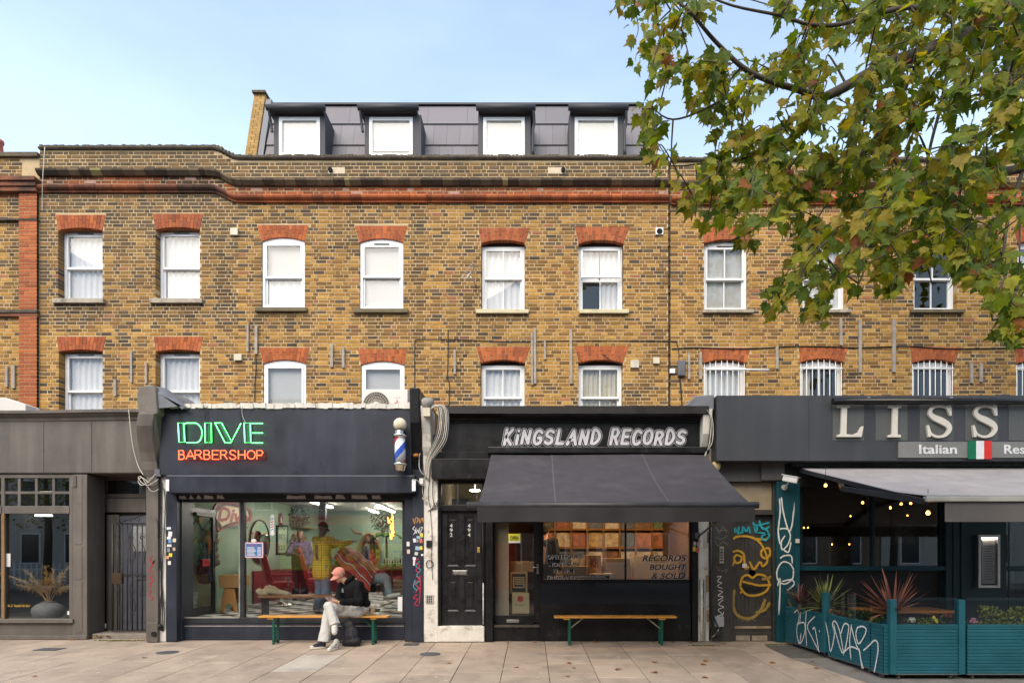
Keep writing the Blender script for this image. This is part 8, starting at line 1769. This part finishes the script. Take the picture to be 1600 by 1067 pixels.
carton('brown carton at the left of the record shop window', 880, 920, 884, 903, .32, (.36, .23, .11)); carton('amber carton with red stamp in the record shop window', 914, 939, 867, 894, .5, (.42, .24, .08), .3, ('KR', 923, 936, 873, 886)); carton('low pale carton in the record shop window', 921, 957, 896, 904, .27, (.52, .38, .24), .2); carton('white carton behind the opening hours', 893, 918, 871, 884, .7, (.5, .48, .44)); carton('tan carton at the middle of the record shop window', 945, 985, 872, 904, .6, (.38, .27, .16)); carton('wide pale carton by the BOUGHT lettering', 990, 1060, 868, 904, .75, (.44, .34, .22)); carton('upright carton behind the glazed shop door', 796, 834, 877, 893, .55, (.34, .19, .08))
for k, (p0, p1, a, b2, lb_) in enumerate(((797, 824, 893, 926, 'framed black and gold poster leaning inside the glazed shop door'), (800, 827, 926, 958, 'cream poster with a red disc inside the glazed shop door'))):
    t = thing('poster', lb_, 'poster', P((p0 + p1) / 2, b2, .42)); pbox('poster_board', p0, p1, a, b2, .42, .45, M(('poster_gold', 'poster_cream')[k], ((.36, .25, .11), (.48, .40, .24))[k], .6, var=.1), t)
    if k == 0:
        pbox('poster_panel', p0 + 3, p1 - 3, a + 3, b2 - 2, .412, .4195, M('sign_black', (.01, .01, .01), .5), t, 0); frame_rect('poster_border', p0 + 4.5, p1 - 4.5, a + 8, b2 - 8, .406, .4115, .02, M('poster_gold'), t, 0)
        for j in range(3): pbox('poster_line', p0 + 7, p1 - 7, a + 11 + j * 3.4, a + 13 + j * 3.4, .406, .4115, M('poster_gold'), t, 0)
    else: MB().lathe([(.055, -.004), (.055, 0)], P(813, 935, .4195), 24, 'y').build('poster_disc', M('disc_red', (.45, .06, .05), .5), t); text_mesh('FRAGILE', X(805, .42), X(820, .42), Z(946, .42), Z(943.5, .42), .4195, M('ink', (.08, .08, .08), .7), 'poster_text', t, .001)
wl = [((870, .9), 'warm strip lamp at the left of the record shop ceiling'), ((960, .9), 'warm strip lamp at the middle of the record shop ceiling'), ((1050, .9), 'warm strip lamp at the right of the record shop ceiling')]
for (px, yy), lb_ in wl: t = thing('strip_light', lb_, 'light', (X(px, yy), .5, 2.9)); MB().box(X(px, yy) - .3, X(px, yy) + .3, .45, .55, 2.88, 2.92).build('lit_tube', M('warm_tube', (1, .62, .28), emit=42.), t); MB().box(X(px, yy) - .32, X(px, yy) + .32, .43, .57, 2.921, 2.97).build('light_housing', WHITE, t)
# ---------------------------------------------------------------- plane tree reaching in from the right
def leafmat(name, src):
    m = bpy.data.materials.new(name); MATS[name] = m; m.use_nodes = True; n = m.node_tree.nodes; l = m.node_tree.links.new; n.clear()
    o = n.new('ShaderNodeOutputMaterial'); a = n.new('ShaderNodeAttribute' if src == 'attr' else 'ShaderNodeObjectInfo')
    if src == 'attr': a.attribute_name = 'tone'
    geo = n.new('ShaderNodeNewGeometry'); t = n.new('ShaderNodeTexNoise'); t.inputs['Scale'].default_value = 26; t.inputs['Detail'].default_value = 4; l(geo.outputs['Position'], t.inputs['Vector'])
    r_ = n.new('ShaderNodeMapRange'); r_.inputs[1].default_value = .3; r_.inputs[2].default_value = .7; r_.inputs[3].default_value = .72; r_.inputs[4].default_value = 1.28; l(t.outputs['Fac'], r_.inputs[0])
    v = n.new('ShaderNodeVectorMath'); v.operation = 'SCALE'; l(a.outputs['Color'], v.inputs[0]); l(r_.outputs[0], v.inputs['Scale'])
    b = n.new('ShaderNodeBsdfPrincipled'); b.inputs['Roughness'].default_value = .55; b.inputs['Specular IOR Level'].default_value = .35; l(v.outputs[0], b.inputs['Base Color'])
    tr = n.new('ShaderNodeBsdfTranslucent'); v2 = n.new('ShaderNodeVectorMath'); v2.operation = 'MULTIPLY'; v2.inputs[1].default_value = (1.5, 1.45, .55); l(v.outputs[0], v2.inputs[0]); l(v2.outputs[0], tr.inputs[0])
    mi = n.new('ShaderNodeMixShader'); mi.inputs[0].default_value = .5; l(b.outputs[0], mi.inputs[1]); l(tr.outputs[0], mi.inputs[2]); l(mi.outputs[0], o.inputs[0]); return m
LEAFO, LEAFA = leafmat('plane_leaf', 'obj'), leafmat('plane_leaf_mass', 'attr')
half = [(0, 0), (.10, -.07), (.22, -.05), (.30, .05), (.44, .10), (.36, .19), (.48, .36), (.31, .37), (.27, .46), (.24, .60), (.13, .57), (.08, .72), (0, 1.0)]
def leafgeom(rg):
    """lobed leaf lying in x-y with its stalk at the origin: midrib fold and curl"""
    fo, cu, tw = rg.uniform(.05, .45), rg.uniform(-.1, .55), rg.uniform(-.25, .25); vs_, fs_ = [], []
    def sh(x, y): return (x * (1 - .12 * fo), y - .1 * cu * y * y, abs(x) * fo - cu * y * y * .45 + tw * x * y + .03 * math.sin(9 * x + 5 * y))
    mid_ = [(0, t) for t in (0, .18, .38, .6, 1.0)]
    for sg in (1, -1):
        jx = [1 + rg.uniform(-.08, .08) for _ in half]; h_ = [(x * sg * j, y) for (x, y), j in zip(half, jx)]
        groups = [[0, 1, 2, 3, 4, 5], [5, 6, 7, 8], [8, 9, 10, 11, 12]]
        mids = [[0, .2], [.2, .42], [.42, 1.0]]
        for g_, (m0, m1) in zip(groups, mids):
            ring = [(0, m0)] + [h_[i] for i in g_ if i not in (0, 12)] + [(0, m1)]
            b = len(vs_); vs_ += [sh(*q) for q in ring]; f = list(range(b, b + len(ring))); fs_.append(f if sg > 0 else f[::-1])
    # stalk
    b = len(vs_); vs_ += [(-.008, 0, 0), (.008, 0, 0), (.004, -.3, .04), (-.004, -.3, .04)]; fs_.append([b, b + 1, b + 2, b + 3])
    return vs_, fs_
rg = random.Random(99); LG_ = [leafgeom(rg) for _ in range(10)]; LM_ = []
for v_, f_ in LG_:
    me = bpy.data.meshes.new('leaf'); me.from_pydata(v_, [], f_); me.update(); me.materials.append(LEAFO); LM_.append(me)
def leafcol(rg, dead=0.):
    u = rg.random()
    if u < .018 + dead: return lerp3((.22, .07, .025), (.33, .12, .03), rg.random())
    if u < .16: return lerp3((.34, .25, .025), (.24, .20, .02), rg.random())
    if u < .50: return lerp3((.20, .23, .014), (.30, .28, .018), rg.random())
    return lerp3((.06, .11, .009), (.15, .19, .014), rg.random())
tree = thing('plane_tree', 'plane tree with yellowing green leaves hanging over the right of the street', 'tree', (7.6, -4.0, gz(-4)))
BARK = M('plane_bark', (.075, .06, .045), .9, var=.35, vs=7, fine=.2, bump=.5, bs=30, dirt=((.20, .18, .13), 5, .58, .1, .7))
def LP(lst): return [P(a, b2, c) for a, b2, c in lst]
skel = []
def branch(pts, r0, r1, name='branch'):
    c = crom(pts, 6); n = len(c); rs_ = [r0 + (r1 - r0) * (i / (n - 1)) ** .8 for i in range(n)]
    c = [p + Vector((noise.noise(p * 2.1), noise.noise(p * 2.1 + Vector((9, 0, 0))), noise.noise(p * 2.1 + Vector((0, 9, 0))))) * .035 for p in c]
    MB().tube(c, rs_, 8).build(name, BARK, tree); skel.extend((p, r_) for p, r_ in zip(c, rs_)); return c
MB().tube(crom([(7.6, -4.0, gz(-4) - .1), (7.62, -4.02, .4), (7.6, -4.0, 2.5), (7.68, -4.05, 5.), (7.6, -4.1, 7.6), (7.75, -4., 10.5), (7.6, -3.9, 13)], 5), [.36, .33, .30, .28, .27] + [.26 - .007 * i for i in range(26)], 14).build('trunk', BARK, tree)
l1 = branch([Vector((7.6, -4.1, 7.4)), Vector((6.2, -4.6, 7.5))] + LP([(1600, 0, -5.0), (1548, 37, -5.1), (1498, 62, -5.2), (1441, 80, -5.25), (1387, 103, -5.3), (1342, 124, -5.4), (1280, 155, -5.5)]), .11, .035, 'limb')
branch(LP([(1280, 155, -5.5), (1239, 144, -5.6), (1181, 115, -5.7), (1127, 74, -5.8), (1078, 21, -5.9), (1040, -15, -5.9)]), .030, .008)
branch(LP([(1280, 155, -5.5), (1240, 210, -5.4), (1180, 245, -5.3), (1110, 255, -5.3), (1050, 255, -5.3)]), .022, .005)
l2 = branch([Vector((7.6, -4.1, 6.0)), Vector((6., -4.5, 5.6))] + LP([(1640, 255, -4.8), (1560, 272, -4.9), (1490, 285, -5.0), (1420, 335, -5.1), (1340, 400, -5.2), (1280, 440, -5.2), (1215, 462, -5.2)]), .07, .006, 'limb')
branch(LP([(1600, 262, -4.85), (1575, 350, -5.0), (1555, 440, -5.1), (1548, 500, -5.1)]), .02, .005)
branch(LP([(1441, 80, -5.25), (1400, 170, -5.1), (1330, 255, -5.0), (1230, 325, -4.95), (1150, 372, -4.95), (1100, 378, -4.9)]), .022, .005)
branch(LP([(1498, 62, -5.2), (1470, 160, -5.3), (1450, 260, -5.3), (1440, 370, -5.2), (1452, 440, -5.2)]), .02, .005)
branch(LP([(1548, 37, -5.1), (1420, 10, -5.6), (1300, 40, -6.), (1200, 20, -6.1), (1100, -10, -6.1)]), .025, .006)
branch(LP([(1181, 115, -5.7), (1120, 165, -5.8), (1050, 185, -5.8), (1010, 155, -5.8)]), .013, .004)
branch(LP([(1548, 37, -5.1), (1580, 120, -5.6), (1560, 200, -5.8), (1500, 225, -5.9)]), .018, .005)
branch([Vector((7.6, -4., 9.)), Vector((6.6, -6., 10.2)), Vector((5., -7.5, 10.5))], .09, .03, 'limb'); branch([Vector((7.7, -4., 10.)), Vector((9.5, -4.2, 11.5)), Vector((11.5, -4.5, 11.8))], .09, .03, 'limb'); branch([Vector((7.7, -4., 8.)), Vector((8.2, -6., 9.)), Vector((9, -8.5, 9.2))], .09, .03, 'limb')
poly = [(968, -30), (975, 25), (1000, 60), (990, 110), (1010, 175), (1018, 245), (1052, 272), (1072, 300), (1105, 322), (1118, 352), (1140, 350), (1158, 370), (1192, 395), (1205, 455), (1240, 470), (1262, 440), (1262, 470), (1285, 492), (1320, 440), (1350, 430), (1395, 435), (1420, 425), (1440, 470), (1475, 475), (1500, 450), (1550, 450), (1562, 500), (1600, 512), (1640, 505), (1640, -30)]
def inside(x, y):
    c = False
    for (x1, y1), (x2, y2) in zip(poly, poly[1:] + poly[:1]):
        if (y1 > y) != (y2 > y) and x < (x2 - x1) * (y - y1) / (y2 - y1) + x1: c = not c
    return c
rg = random.Random(4); tips = []; tries = 0
while len(tips) < 650 and tries < 9000:
    tries += 1; px, py = rg.uniform(960, 1645), rg.uniform(-40, 530)
    if not inside(px, py): continue
    dens = .62 if (py < 150 and px < 1200) else (.9 if py < 200 else 1.)
    gap = noise.noise((px * .011, py * .011, 2.3))
    if gap < (-.22 if px < 1250 else -.34) or rg.random() > dens: continue
    if py > 400 and px > 1300 and px < 1540 and gap < .0: continue
    y = rg.uniform(-6.3, -4.5) if rg.random() > .05 else rg.uniform(-7.1, -6.4)
    tips.append((px, py, y))
leaves = []; twigs = MB()
def addleaf(pos, dirv_, sz, rg, dead=0.):
    d = dirv_.normalized(); nrm_ = Vector((rg.gauss(0, .55), -1 + rg.gauss(0, .55), rg.gauss(.45, .6))); nrm_ = nrm_ - d * nrm_.dot(d); nrm_ = nrm_.normalized() if nrm_.length > .05 else d.orthogonal().normalized()
    if rg.random() < .15: nrm_ = -nrm_
    s_ = d.cross(nrm_); m4 = Matrix((s_ * sz, d * sz, nrm_ * sz)).transposed().to_4x4(); m4.translation = pos; leaves.append((m4, rg.randrange(10), leafcol(rg, dead), (pos - cam.location).length / sz))
sk0 = list(skel); tp3 = sorted((P(*t) for t in tips), key=lambda p: min((q[0] - p).length for q in skel))
for tip in tp3:
    best = min(sk0, key=lambda q: (q[0] - tip).length + (.25 if q[0].x < tip.x - .1 else 0)); st = best[0]
    L_ = (tip - st).length; mid_ = st.lerp(tip, .55) + Vector((0, 0, .06 * L_)); pts = crom([st, mid_, tip, tip + Vector((-.03, -.01, -.10))], 4); n = len(pts)
    sk0.extend((p, .005) for p in pts[2::2])
    twigs.tube(pts, [min(best[1], .010) * (1 - .75 * i / (n - 1)) + .0012 for i in range(n)], 5, cap=False)
    for k in range(rg.randint(6, 10)):
        i = min(n - 2, int(n * rg.uniform(.35, 1.))); p = pts[i].lerp(pts[i + 1], rg.random()); out = Vector((rg.gauss(-.25, .75), rg.gauss(0, .75), rg.gauss(-.55, .5))).normalized()
        st_l = rg.uniform(.03, .09); addleaf(p + out * st_l, Vector((out.x * .8 + rg.gauss(-.12, .3), out.y * .6 + rg.gauss(0, .3), out.z * .5 - .55 + rg.gauss(0, .3))), rg.uniform(.065, .135), rg)
tag(twigs.build('twigs', BARK, tree), kind='stuff')
for _ in range(2300):                                          # the crown beyond the frame
    a = rg.uniform(0, 6.28); c = Vector((8.3, -4.6, 10.2)) + Vector((rg.gauss(0, 2.2), rg.gauss(0, 1.8), rg.gauss(0, 1.5)))
    px, py = VX + c.x * K(c.y), HY - (c.z - EYE) * K(c.y)
    if c.y > -9.5 and px < 1640 and py > -40: continue
    if c.y < -8.: continue
    addleaf(c, Vector((rg.gauss(0, 1), rg.gauss(0, 1), -.6)), rg.uniform(.16, .30), rg)
vis = [q for q in leaves if -20 < VX + q[0].translation.x * K(q[0].translation.y) < 1610 and -10 < HY - (q[0].translation.z - EYE) * K(q[0].translation.y) < 600]
near = set(id(q) for q in sorted(vis, key=lambda q: q[3])[:300]); lm = MB(); lm.c = []
for q in leaves:
    m4, k, c, _ = q
    if id(q) in near:
        o = bpy.data.objects.new('leaf', LM_[k]); col.objects.link(o); o.parent = tree; o.matrix_parent_inverse = WM[tree.name].inverted(); o.matrix_basis = m4; o.color = (*c, 1)
    else:
        v_, f_ = LG_[k]; b = len(lm.v); lm.v += [tuple(m4 @ Vector(p)) for p in v_]; lm.f += [tuple(b + i for i in f) for f in f_]; lm.sm += [False] * len(f_); lm.c += [c] * len(v_)
tag(lm.build('foliage', LEAFA, tree), kind='stuff')

# fallen leaves on the pavement
for i, (px, py) in enumerate([(892, 1036), (898, 1044), (889.5, 1056.5), (961.5, 1046.5), (1022, 1033.5), (1026.5, 1051), (1099, 1032.5), (1095.5, 1038), (1104.5, 1058), (1267, 1033.5), (1275, 1044), (704, 1035.5), (809.5, 1042), (795, 1002.5), (932, 1002), (837, 1002.8), (55, 1057), (1050, 1003), (1076, 1003), (1130, 1005), (1203, 1035), (1337, 1047), (226, 1027), (112, 988)]):
    y = gyz(py) if py > 1001 else .28; z = gz(y) + .008; o = bpy.data.objects.new('fallen_leaf', LM_[i % 10]); col.objects.link(o); sz = rs.uniform(.07, .13); o.location = (X(px, y), y, z); o.scale = (sz, sz, sz * .7); o.rotation_euler = (rs.uniform(-.1, .2), rs.uniform(-.2, .2), rs.uniform(0, 6.28)); o.color = (*lerp3((.42, .20, .06), (.30, .14, .05), rs.random()), 1); WM[o.name] = Matrix()
    tag(o, 'dry brown plane leaf lying on the paving stones', 'leaf', 'fallen leaves on the pavement')
# pale gum marks trodden into the paving
GUM = M('trodden_gum', (.55, .50, .43), .8, var=.15); rg = random.Random(60)
for i in range(150):
    y = rg.uniform(-3.2, -.12); x = rg.uniform(-9.5, 5.); r_ = rg.uniform(.010, .026); n = 9; mb = MB(); mb.poly([(x + r_ * (1 + .25 * math.sin(k * 2.1 + i)) * math.cos(k * 6.283 / n), y + r_ * (1 + .25 * math.cos(k * 1.3 + i)) * math.sin(k * 6.283 / n), gz(y) + .0042) for k in range(n)]); mb.build('gum_mark', GUM, pave)

# ---------------------------------------------------------------- the other side of the street (seen mirrored in the shop windows)
STUC = M('pale_stucco', (.55, .53, .48), .85, var=.1, vs=1); DGL = M('dark_window', (.03, .035, .04), .1)
YO = -22.
for i in range(9):
    x0 = -37 + i * 8; h_ = (9.2, 8.4, 9.8, 8.6, 9.4)[i % 5]; t = thing('terrace_house', ('cream', 'white', 'brown brick', 'pale grey', 'tall cream', 'stucco', 'weathered brick', 'plain pale', 'end-of-row brick')[i] + ' house across the road behind the photographer', 'house', (x0 + 4, YO, -.14))
    MB().box(x0, x0 + 7.9, YO - 6, YO, -.14, h_).build('wall', STUC if i % 2 else M('brown_brick_far', (.26, .19, .13), .9, var=.2), t); MB().prismx([(YO - 6.2, h_), (YO + .2, h_), (YO - 3, h_ + 1.8)], x0, x0 + 7.9).build('roof', M('far_slate', (.08, .08, .09), .7), t)
    for fl2 in range(3):
        for k in range(3): xx = x0 + 1. + k * 2.4; zz = .9 + fl2 * 2.9; wo2 = MB().box(xx, xx + 1.1, YO + .001, YO + .05, zz, zz + 1.7).build('window', WHITE, t); MB().box(xx + .08, xx + 1.02, YO + .051, YO + .055, zz + .08, zz + 1.62).build('pane', DGL, wo2)
fen = thing('picket_fence', 'white picket fence across the road mirrored in the grey shop window', 'fence', (-22, -20.8, -.14))
for i in range(60): MB().box(-31 + i * .3, -31 + i * .3 + .09, -20.82, -20.8, -.14, 1.0).build('picket', WHITE, fen)
MB().box(-31, -13, -20.79, -20.76, .6, .68).build('rail', WHITE, fen)
for i, (x, y, h_) in enumerate(((-24.5, -19.4, 8.5), (-15.5, -19.2, 9.5), (3., -19.5, 8.8), (18., -19.3, 9.2))):
    t = thing('street_tree', ['street tree across the road mirrored in the grey shop window', 'street tree across the road mirrored in the barbershop glass', 'street tree across the road mirrored in the record shop glass', 'street tree across the road mirrored in the restaurant glass'][i], 'tree', (x, y, -.14)); MB().tube([(x, y, -.14), (x + .1, y, 2.5), (x - .1, y, h_ * .7)], [.2, .16, .06], 8).build('trunk', BARK, t); cm = MB(); cm.c = []
    for _ in range(1500):
        d = Vector((rg.gauss(0, 1), rg.gauss(0, 1), rg.gauss(0, 1))).normalized() * rg.random() ** .4; p = Vector((x, y, h_ * .66)) + Vector((d.x * 2.9, d.y * 2.2, d.z * h_ * .36)); u = Vector((rg.gauss(0, 1), rg.gauss(0, 1), rg.gauss(0, 1))).normalized(); w_ = u.orthogonal().normalized(); s_ = rg.uniform(.12, .24); cm.poly([p, p + u * s_ * .5 + w_ * s_ * .4, p + u * s_, p + u * s_ * .5 - w_ * s_ * .4], leafcol(rg))
    cm.build('crown', LEAFA, t)
bus = thing('bus', 'red single-deck bus with a yellow side panel, mirrored in the barbershop window', 'bus', (-6., -13.8, -.255)); RB = M('bus_red', (.55, .02, .025), .3, coat=.4)
bx0, bx1, by0, by1 = -11.2, -.6, -15., -12.6
MB().prismx([(by0, .1), (by1, .1), (by1, 2.75), (by1 - .18, 2.98), (by0 + .18, 2.98), (by0, 2.75)], bx0, bx1).build('body', RB, bus, .06)
for k in range(7): MB().box(bx0 + .6 + k * 1.42, bx0 + 1.92 + k * 1.42, by1 + .002, by1 + .02, 1.95, 2.6).build('window', DGL, bus)
yp = MB().box(bx0 + 1.4, bx1 - 1.2, by1 + .003, by1 + .02, .85, 1.88).build('side_panel', M('ad_yellow', (.78, .66, .03), .4), bus)
o = text_mesh('SEE IT NOW', 0, 6., 1.1, 1.62, 0, M('ink'), 'panel_text', yp, .004, offset=.02, pt=lambda p: Vector((bx1 - 2. - p.x, by1 + .026 - p.y * .1, p.z)))
for xx in (bx0 + 2.2, bx1 - 2.6):
    for yy in (by1 - .15, by0 + .15): wh = MB().lathe([(.46, -.13), (.5, -.09), (.5, .09), (.46, .13)], (xx, yy, .235), 24, 'y').build('wheel', M('tyre', (.02, .02, .02), .8), bus); MB().lathe([(.26, -.14), (.26, .14)], (xx, yy, .235), 18, 'y').build('rim', STEEL, wh)
